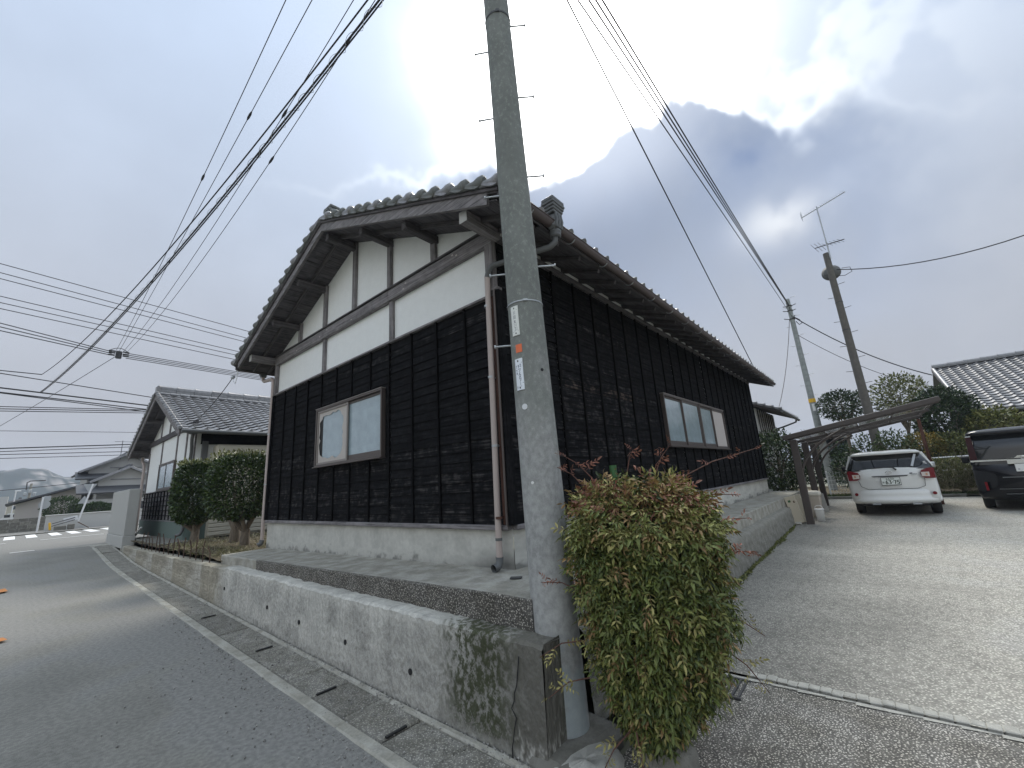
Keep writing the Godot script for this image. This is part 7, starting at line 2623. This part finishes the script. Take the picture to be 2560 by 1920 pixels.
func build_plants() -> void:
	# clipped camellias on the soil bed
	var g := RandomNumberGenerator.new()
	g.seed = 7
	for q in [["nearer clipped round evergreen on the soil bed beside the storehouse, with a pale forked trunk", Vector3(-7.5, -0.55, -0.15), Vector3(-7.54, 0.66, 0.0), Vector3(0.60, 0.66, 0.58), 41], ["farther clipped evergreen in front of the white house window, with a pale leaning trunk", Vector3(-9.66, -0.55, 0.22), Vector3(-9.68, 0.62, 0.31), Vector3(0.52, 0.70, 0.42), 42]]:
		var t := thing("clipped_evergreen", q[0], "tree", q[1], "clipped evergreens on the soil bed")
		var b: Vector3 = q[1]
		var c: Vector3 = q[2]
		limb(t, [b + Vector3(0, -0.03, 0), b + Vector3(0.01, 0.16, 0.02), b + Vector3(-0.01, 0.34, 0.0)], 0.10, 0.075)
		for k in 5:
			var a := TAU * k / 5 + 0.4
			var e := c + Vector3(cos(a) * 0.33, g.randf_range(-0.1, 0.25), sin(a) * 0.33)
			limb(t, [b + Vector3(-0.01, 0.25 + 0.02 * k, 0), b.lerp(e, 0.45) + Vector3(cos(a) * 0.10, 0.02, sin(a) * 0.10), e], 0.05, 0.012, "branch")
		tuft(t, "crown", M.leaf_gloss, 11000, blob_place(c, q[3], 0.62, 0.0, q[4], 3.2), 0.066, GREENS.camellia, q[4], 0.5)
		tuft(t, "top_shoots", M.leaf_gloss, 500, func(r: RandomNumberGenerator) -> Array: return [c + Vector3(r.randf_range(-0.9, 0.9) * q[3].x, q[3].y * r.randf_range(0.9, 1.06), r.randf_range(-0.9, 0.9) * q[3].z), Vector3.UP], 0.07, GREENS.yellow, q[4] + 5, 0.4)
	var st := thing("bare_stump", "short pale trunk behind the nearer clipped evergreen", "trunk", Vector3(-8.9, -0.55, -0.36))
	limb(st, [Vector3(-8.9, -0.56, -0.36), Vector3(-8.88, -0.2, -0.36), Vector3(-8.8, 0.15, -0.3)], 0.12, 0.07)
	limb(st, [Vector3(-8.9, -0.3, -0.36), Vector3(-9.0, 0.0, -0.25), Vector3(-9.05, 0.2, -0.2)], 0.06, 0.03, "branch")
	# straw and small weeds on the soil
	var straw := tuft(self, "straw", M.leaf_matte, 900, func(r: RandomNumberGenerator) -> Array:
		return [Vector3(r.randf_range(-9.5, -5.9), -0.54, r.randf_range(0.15, 0.72)), Vector3(r.randfn(), 0.35, r.randfn())], 0.16, GREENS.dry, 51, 0.07, 0.2)
	tag(straw, "dry yellow straw lying on the soil bed behind the rusty bars", "straw", "", "stuff")
	var lit := tuft(self, "leaf_litter", M.leaf_matte, 1200, func(r: RandomNumberGenerator) -> Array:
		return [Vector3(r.randf_range(-11.0, -6.0), -0.535, r.randf_range(-1.5, 0.7)), Vector3(r.randfn(), 0.2, r.randfn())], 0.05, GREENS.dry, 52, 0.5, 0.2)
	tag(lit, "brown leaf litter under the clipped evergreens", "leaf litter", "", "stuff")
	# evergreen at the end of the storehouse
	tree("evergreen_bush", "large dark evergreen bush at the far end of the storehouse, before the carport", "bush", Vector3(0.15, -0.5, -13.2), Vector3(0.22, 0.45, -13.1), Vector3(0.78, 1.0, 0.8), 5200, 0.10, "camellia", 61, "", 0.5, "leaf_gloss")
	# trees behind the yard
	tree("round_evergreen", "dark loose evergreen tree between the two far utility poles", "tree", Vector3(2.0, -0.9, -20.2), Vector3(1.95, 2.72, -20.1), Vector3(0.88, 0.66, 0.8), 2600, 0.12, "dark", 62, "", 0.3)
	tree("bright_tree", "light yellow green tree right of the dark pole, the tallest there", "tree", Vector3(3.9, -0.9, -21.2), Vector3(3.9, 2.85, -21.0), Vector3(1.0, 0.95, 0.9), 2600, 0.13, "olive", 63, "", 0.2)
	tree("dense_conifer", "dense dark green tree in front of the gable of the dark house", "tree", Vector3(4.8, -0.9, -18.2), Vector3(4.80, 1.5, -18.0), Vector3(0.88, 1.2, 0.85), 9000, 0.11, "dark", 64, "", 0.5)
	tree("hedge_bush", "mid green bush behind the left part of the white car roof", "bush", Vector3(3.2, -0.9, -16.6), Vector3(3.2, 0.55, -16.6), Vector3(0.62, 0.75, 0.5), 2200, 0.09, "mid", 65, "bushes behind the yard")
	tree("hedge_bush", "bush with orange yellow leaves beside the red carport post", "bush", Vector3(4.0, -0.9, -16.9), Vector3(3.95, 0.62, -16.9), Vector3(0.55, 0.5, 0.45), 1700, 0.09, "orange", 66, "bushes behind the yard")
	tree("hedge_bush", "dark green bush low behind the right side of the white car", "bush", Vector3(3.8, -0.9, -16.7), Vector3(3.85, -0.05, -16.7), Vector3(0.62, 0.62, 0.4), 2200, 0.09, "dark", 67, "bushes behind the yard")
	tree("hedge_bush", "olive bush between the red carport post and the black van", "bush", Vector3(4.6, -0.9, -16.9), Vector3(4.6, 0.42, -16.9), Vector3(0.66, 0.62, 0.45), 2400, 0.09, "olive", 68, "bushes behind the yard")
	tree("golden_bush", "golden yellow bush above the roof of the black van", "bush", Vector3(5.75, -0.9, -17.6), Vector3(5.75, 1.05, -17.4), Vector3(0.75, 0.7, 0.5), 2600, 0.12, "yellow", 69, "", 0.4)
	tree("thin_shrub", "thin dark layered shrub behind the last carport post", "bush", Vector3(1.85, -0.85, -15.8), Vector3(1.75, 0.05, -15.8), Vector3(0.42, 0.62, 0.3), 900, 0.09, "dark", 70, "", 0.2)
	tree("back_shrub", "loose green shrub behind the dark pole foot", "bush", Vector3(2.5, -0.9, -18.6), Vector3(2.45, 0.5, -18.6), Vector3(0.55, 0.8, 0.5), 1500, 0.11, "mid", 71)
	var th := tuft(self, "thicket", M.leaf_matte, 9000, func(r: RandomNumberGenerator) -> Array:
		var x := r.randf_range(-1.5, 9.0)
		var top := 1.0 + 0.35 * sin(x * 1.9) + 0.25 * sin(x * 4.3 + 1.0)
		return [Vector3(x, lerpf(-0.8, top, r.randf()), -24.5 + r.randf_range(-0.5, 0.5)), Vector3(r.randfn(), 0.6, 0.6)], 0.15, GREENS.dark, 79, 0.45, 0.1)
	tag(th, "far dark thicket closing the view behind the bushes of the yard", "thicket", "", "stuff")
	var wd := thing("dry_weeds", "tall pale dry weeds between the white car and the black van", "weeds", Vector3(4.25, -0.85, -15.9))
	tuft(wd, "stalks", M.leaf_matte, 1500, func(r: RandomNumberGenerator) -> Array:
		var h := r.randf() * r.randf()
		return [Vector3(r.randf_range(3.75, 4.75), -0.75 + h * 1.0, r.randf_range(-16.0, -15.6)), Vector3(r.randfn() * 0.3, 1.2, r.randfn() * 0.3)], 0.24, GREENS.dry, 72, 0.06, 0.1)
	tuft(wd, "leaves", M.leaf_matte, 900, func(r: RandomNumberGenerator) -> Array:
		return [Vector3(r.randf_range(3.8, 4.8), -0.7 + r.randf() * 0.9, r.randf_range(-16.0, -15.6)), Vector3(r.randfn() * 0.5, 0.8, r.randfn() * 0.5)], 0.10, GREENS.olive, 73, 0.3, 0.1)
	var gr := tuft(self, "grass_tufts", M.leaf_matte, 3500, func(r: RandomNumberGenerator) -> Array:
		return [Vector3(r.randf_range(0.9, 5.2), -0.86, r.randf_range(-16.2, -15.5)), Vector3(r.randfn() * 0.4, 1.0, r.randfn() * 0.4)], 0.10, GREENS.mid, 74, 0.10, 0.1)
	tag(gr, "short green grass behind the yard kerb", "grass", "", "stuff")
	var tw := thing("bare_tree", "leafless twiggy tree behind the carport roof at its left end", "tree", Vector3(0.7, -0.9, -19.5))
	limb(tw, [Vector3(0.7, -0.9, -19.5), Vector3(0.72, 0.4, -19.5), Vector3(0.75, 1.2, -19.5)], 0.06, 0.03)
	g.seed = 19
	for k in 22:
		var a := g.randf() * TAU
		var b := Vector3(0.74, g.randf_range(0.6, 1.2), -19.5)
		var e := b + Vector3(cos(a) * 0.55, g.randf_range(0.3, 0.85), sin(a) * 0.5)
		limb(tw, [b, b.lerp(e, 0.5) + Vector3(g.randf_range(-0.08, 0.08), 0.04, 0), e], 0.014, 0.005, "twig")
	# weeds along the foot of the yard wall
	var wf := tuft(self, "wall_weeds", M.leaf_matte, 1500, func(r: RandomNumberGenerator) -> Array:
		var z := -3.2 - 5.6 * r.randf()
		var k := 0.5 + 0.5 * sin(z * 3.1) * sin(z * 1.3 + 1.0)
		return [Vector3(0.935 + absf(r.randfn()) * 0.045 * k, drive_y(z) + 0.005 + 0.03 * r.randf() * k, z), Vector3(0.5, 0.8, r.randfn() * 0.5)], 0.038, GREENS.olive, 75, 0.5, 0.1)
	tag(wf, "small green weeds along the foot of the yard wall", "weeds", "", "stuff")

func sprig_mesh(c: Color, sd: int) -> ArrayMesh:
	# a drooping stalk with paired leaflets and one at the tip
	var r := RandomNumberGenerator.new()
	r.seed = sd
	var s := S()
	s.set_smooth_group(-1)
	var L := 0.13
	var spine := func(t: float) -> Vector3: return Vector3(0, L * t, -0.05 * t * t)
	s.set_color(Color(c.r * 0.8, c.g * 0.6, c.b * 0.7))
	for i in 3:
		var a: Vector3 = spine.call(i / 3.0)
		var b: Vector3 = spine.call((i + 1) / 3.0)
		q4(s, a - Vector3(0.0014, 0, 0), a + Vector3(0.0014, 0, 0), b + Vector3(0.001, 0, 0), b - Vector3(0.001, 0, 0))
	for k in 7:
		var t: float = [0.32, 0.32, 0.62, 0.62, 0.88, 0.88, 1.0][k]
		var side := 0.0 if k == 6 else (-1.0 if k % 2 else 1.0)
		var o: Vector3 = spine.call(t)
		var d := Vector3(side * 0.9, 0.55 if k < 6 else 1.0, -0.25 + r.randf_range(-0.35, 0.25)).normalized()
		var w := d.cross(Vector3(r.randf_range(-0.4, 0.4), r.randf_range(-0.3, 0.3), 1)).normalized()
		var up := w.cross(d)
		var l := r.randf_range(0.034, 0.056) * (1.15 if k == 6 else 1.0)
		var hw := l * r.randf_range(0.15, 0.20)
		var curl := r.randf_range(0.05, 0.85)
		var v := r.randf_range(0.75, 1.3)
		s.set_color(Color(c.r * v, c.g * v, c.b * v))
		var m0 := o + d * l * 0.38 - up * curl * l * 0.08
		var m1 := o + d * l * 0.72 - up * curl * l * 0.3
		var e := o + d * l - up * curl * l * 0.75
		var f := up * hw * 0.35
		tri(s, o, m0, m0 + w * hw + f)
		tri(s, o, m0 - w * hw + f, m0)
		q4(s, m0, m1, m1 + w * hw * 0.75 + f, m0 + w * hw + f)
		q4(s, m0 - w * hw + f, m1 - w * hw * 0.75 + f, m1, m0)
		tri(s, m1, e, m1 + w * hw * 0.75 + f)
		tri(s, m1 - w * hw * 0.75 + f, e, m1)
	s.generate_normals()
	return s.commit()

func build_vine() -> void:
	var rows := [[-1.05, 1.42, 0.485, 0.04], [-0.93, 1.442, 0.478, 0.14], [-0.80, 1.465, 0.465, 0.24], [-0.60, 1.483, 0.457, 0.31], [-0.369, 1.483, 0.457, 0.375], [-0.108, 1.469, 0.464, 0.41], [0.08, 1.477, 0.46, 0.40], [0.20, 1.47, 0.465, 0.35], [0.275, 1.464, 0.466, 0.24], [0.34, 1.455, 0.47, 0.10]]
	var to := (Vector3(2.672, 0, 3.034) - Vector3(1.46, 0, 0.46)).normalized()
	var lat := Vector3(to.z, 0, -to.x)
	var v := thing("vine_bush", "dense hanging jasmine-like vine bush with reddish tips at the pole foot", "bush", Vector3(1.42, -1.19, 0.48))
	var n := FastNoiseLite.new()
	n.seed = 15
	n.frequency = 1.6
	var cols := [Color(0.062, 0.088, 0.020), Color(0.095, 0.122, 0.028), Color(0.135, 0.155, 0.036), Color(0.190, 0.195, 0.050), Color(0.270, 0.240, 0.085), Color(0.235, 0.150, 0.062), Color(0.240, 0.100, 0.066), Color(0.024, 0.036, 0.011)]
	var meshes: Array = []
	for k in 8:
		for j in 2: meshes.append(sprig_mesh(cols[k], 200 + k * 7 + j))
	var lists: Array = []
	for k in 16: lists.append([])
	var g := RandomNumberGenerator.new()
	g.seed = 99
	var front: Array = []
	for i in 9500:
		var y := lerpf(-1.04, 0.30, pow(g.randf(), 0.85))
		var j := 0
		while j < rows.size() - 2 and y > rows[j + 1][0]: j += 1
		var t := clampf((y - rows[j][0]) / (rows[j + 1][0] - rows[j][0]), 0, 1)
		var c := Vector3(lerpf(rows[j][1], rows[j + 1][1], t), y, lerpf(rows[j][2], rows[j + 1][2], t))
		var hw := lerpf(rows[j][3], rows[j + 1][3], t)
		var a := g.randf() * TAU
		var d := lat * cos(a) + to * sin(a)
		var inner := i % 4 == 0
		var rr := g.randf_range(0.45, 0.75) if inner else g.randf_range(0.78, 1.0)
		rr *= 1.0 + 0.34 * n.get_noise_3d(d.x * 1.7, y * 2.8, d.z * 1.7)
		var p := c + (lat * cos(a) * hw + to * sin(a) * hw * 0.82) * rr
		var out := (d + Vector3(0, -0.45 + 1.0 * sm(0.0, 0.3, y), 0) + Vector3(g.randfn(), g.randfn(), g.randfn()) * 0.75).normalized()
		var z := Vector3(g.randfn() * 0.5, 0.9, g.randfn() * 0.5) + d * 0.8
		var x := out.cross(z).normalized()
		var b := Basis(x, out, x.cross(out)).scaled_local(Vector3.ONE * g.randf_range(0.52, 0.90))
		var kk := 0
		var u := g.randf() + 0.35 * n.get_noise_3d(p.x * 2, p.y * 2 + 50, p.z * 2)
		if inner: kk = 7 if u < 0.7 else 0  # inner sprigs darkened, shade between the leaves put into their green
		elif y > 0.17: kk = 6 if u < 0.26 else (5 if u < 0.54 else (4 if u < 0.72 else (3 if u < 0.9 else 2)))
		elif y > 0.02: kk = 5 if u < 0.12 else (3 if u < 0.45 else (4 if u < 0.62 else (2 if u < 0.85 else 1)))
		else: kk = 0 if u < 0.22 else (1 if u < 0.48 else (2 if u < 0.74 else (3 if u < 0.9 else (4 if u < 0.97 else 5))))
		var e := [p, b, kk * 2 + g.randi() % 2]
		if not inner and sin(a) > 0.35 and front.size() < 290: front.append(e)
		else: lists[e[2]].append(e)
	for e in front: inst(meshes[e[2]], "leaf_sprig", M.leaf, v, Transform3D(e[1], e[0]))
	for k in 16:
		if lists[k].is_empty(): continue
		var mm := MultiMesh.new()
		mm.transform_format = MultiMesh.TRANSFORM_3D
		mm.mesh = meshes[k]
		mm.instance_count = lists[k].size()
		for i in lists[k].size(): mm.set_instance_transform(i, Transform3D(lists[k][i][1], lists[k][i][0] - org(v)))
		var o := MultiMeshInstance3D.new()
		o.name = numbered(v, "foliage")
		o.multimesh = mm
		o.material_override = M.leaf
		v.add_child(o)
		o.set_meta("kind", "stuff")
	# stems from the root, and long tips
	for k in 16:
		var a := g.randf() * TAU
		var c := Vector3(1.42, -1.19, 0.48)
		var m := c + Vector3(cos(a) * 0.12, 0.5, sin(a) * 0.10)
		var e := c + Vector3(cos(a) * 0.3, 1.0 + 0.4 * g.randf(), sin(a) * 0.25)
		var s := S()
		tube(s, [c + Vector3(cos(a) * 0.04, 0, sin(a) * 0.04), m, e], [0.012, 0.008, 0.004], 6)
		put(s, "stem", M.bark, v)
	var tips := [[Vector3(1.62, 0.30, 0.30), Vector3(2.05, 0.50, -0.25)], [Vector3(1.55, 0.34, 0.35), Vector3(1.66, 0.56, 0.25)], [Vector3(1.25, 0.34, 0.55), Vector3(1.02, 0.55, 0.60)], [Vector3(1.2, 0.30, 0.6), Vector3(1.08, 0.46, 0.75)], [Vector3(1.75, 0.18, 0.28), Vector3(1.98, 0.22, 0.15)], [Vector3(1.78, 0.02, 0.25), Vector3(2.02, 0.08, 0.12)], [Vector3(1.85, -0.15, 0.28), Vector3(2.05, -0.10, 0.2)], [Vector3(1.42, 0.38, 0.45), Vector3(1.46, 0.54, 0.4)], [Vector3(1.18, -0.3, 0.72), Vector3(0.98, -0.22, 0.88)], [Vector3(1.16, -0.55, 0.74), Vector3(0.96, -0.62, 0.92)], [Vector3(1.16, -0.75, 0.72), Vector3(1.0, -0.82, 0.92)], [Vector3(1.82, -0.62, 0.30), Vector3(1.98, -0.82, 0.22)], [Vector3(1.80, -0.45, 0.28), Vector3(2.0, -0.55, 0.18)], [Vector3(1.42, -0.95, 0.72), Vector3(1.50, -1.16, 0.82)], [Vector3(1.36, -0.98, 0.68), Vector3(1.24, -1.17, 0.86)]]
	for q in tips:
		var s := S()
		var m: Vector3 = (q[0] as Vector3).lerp(q[1], 0.5) + Vector3(0, 0.03, 0)
		tube(s, [q[0], m, q[1]], [0.0045, 0.0035, 0.002], 5)
		put(s, "tip_stem", M.wood_red, v)
		for k in 5:
			var t := 0.3 + 0.17 * k
			var p: Vector3 = (q[0] as Vector3).lerp(q[1], t) + Vector3(0, 0.10 * t * (1 - t), 0)
			var out := Vector3(g.randfn(), 0.4 + g.randfn() * 0.5, g.randfn()).normalized()
			var x := out.cross(Vector3(g.randfn(), 0.5, g.randfn())).normalized()
			inst(meshes[(12 if q[1].y > -0.5 else 8) + g.randi() % 2], "tip_sprig", M.leaf, v, Transform3D(Basis(x, out, x.cross(out)).scaled_local(Vector3.ONE * (0.75 - 0.1 * k)), p))
	var s := S()
	tube(s, [Vector3(1.325, -1.15, 0.42), Vector3(1.31, 0.45, 0.42)], 0.024, 10)
	solo(s, "green_stake", M.green_plastic, "green plastic stake standing up out of the vine bush", "stake")

func build_small_things() -> void:
	var n := FastNoiseLite.new()
	n.seed = 44
	n.frequency = 1.5
	# pale stone under the vine
	var s := S()
	var secs: Array = []
	for k in 6:
		var t := k / 5.0
		var ring: Array = []
		for j in 12:
			var a := TAU * j / 12
			var r := (0.155 * sqrt(maxf(0.0, 1 - pow(t * 1.0, 2.2))) + 0.012) * (1 + 0.25 * n.get_noise_2d(cos(a) * 1.2, sin(a) * 1.2 + t))
			ring.append(Vector3(1.42 + cos(a) * r * 1.2, -1.21 + 0.13 * t, 0.42 - sin(a) * r * 0.85))
		secs.append(ring)
	loft(s, secs)
	solo(s, "pale_stone", M.concrete_old, "pale rounded stone under the vine bush", "stone")
	# grate in the yard joint
	var gr := thing("drain_grate", "small dark metal drain grate half hidden beside the vine bush", "grate", Vector3(1.45, -1.17, -0.55))
	for k in 9:
		s = S()
		cbox(s, Vector3(1.28 + k * 0.042, drive_y(-0.55) + 0.004, -0.55), Vector3(0.016, 0.02, 0.30), 0.003)
		put(s, "bar", M.steel_dark, gr)
	for k in 2:
		s = S()
		cbox(s, Vector3(1.45, drive_y(-0.55) + 0.003, -0.70 + k * 0.30), Vector3(0.38, 0.024, 0.02), 0.003)
		put(s, "frame_bar", M.steel_dark, gr)
	# flat dark bit on the slab
	s = S()
	cbox(s, Vector3(0.27, slab_y(0.27, 0.35) + 0.012, 0.30), Vector3(0.10, 0.012, 0.05), 0.005, Basis(Vector3.UP, 0.5))
	solo(s, "dark_scrap", M.steel_dark, "small dark scrap lying on the slab near the pipe mouth", "scrap")
	# crumbs of gravel along the drain and the road edge
	var st: Array = []
	var g := RandomNumberGenerator.new()
	g.seed = 123
	var sm_ := S()
	var pts: Array = []
	for k in 6: pts.append([Vector3.RIGHT, Vector3.UP, Vector3.BACK, Vector3.LEFT, Vector3.DOWN, Vector3.FORWARD][k] * g.randf_range(0.35, 0.6))
	for f in [[0, 1, 2], [2, 1, 3], [3, 1, 5], [5, 1, 0], [2, 4, 0], [3, 4, 2], [5, 4, 3], [0, 4, 5]]: tri(sm_, pts[f[0]], pts[f[1]], pts[f[2]])
	sm_.generate_normals()
	var mm := MultiMesh.new()
	mm.transform_format = MultiMesh.TRANSFORM_3D
	mm.use_colors = true
	mm.mesh = sm_.commit()
	mm.instance_count = 3600
	for i in 3600:
		var x: float
		var z: float
		var m: int = [0, 1, 3, 0, 1, 2, 3, 0][i % 8]
		if m == 0:
			x = 1.2 - 4.0 * pow(g.randf(), 1.6)
			z = 0.915 + g.randfn() * 0.022
		elif m == 1:
			x = 1.0 - 6.0 * pow(g.randf(), 1.5)
			z = 1.40 + absf(g.randfn()) * 0.09
		elif m == 2:
			x = 0.6 - 3.6 * g.randf()
			z = 1.38 + absf(g.randfn()) * 0.40
		else:
			x = 1.2 - 7.0 * g.randf()
			z = 0.95 + g.randf() * 0.4
		var k := 0.003 + 0.010 * pow(g.randf(), 4.0)
		var y := road_y(x) + 0.004 + (0.05 * sm(0, 2.5, z - 1.36) if z > 1.36 else 0.0) + k * 0.2
		mm.set_instance_transform(i, Transform3D(Basis.from_euler(Vector3(g.randf() * TAU, g.randf() * TAU, g.randf() * TAU)).scaled_local(Vector3.ONE * k * 1.6), Vector3(x, y, z)))
		var c := g.randf_range(0.16, 0.36)
		mm.set_instance_color(i, Color(c, c * 0.97, c * 0.9))
	var o := MultiMeshInstance3D.new()
	o.name = "gravel"
	o.multimesh = mm
	o.material_override = M.vertex_paint
	add_child(o)
	tag(o, "loose gravel crumbs along the drain covers and the road edge", "gravel", "", "stuff")
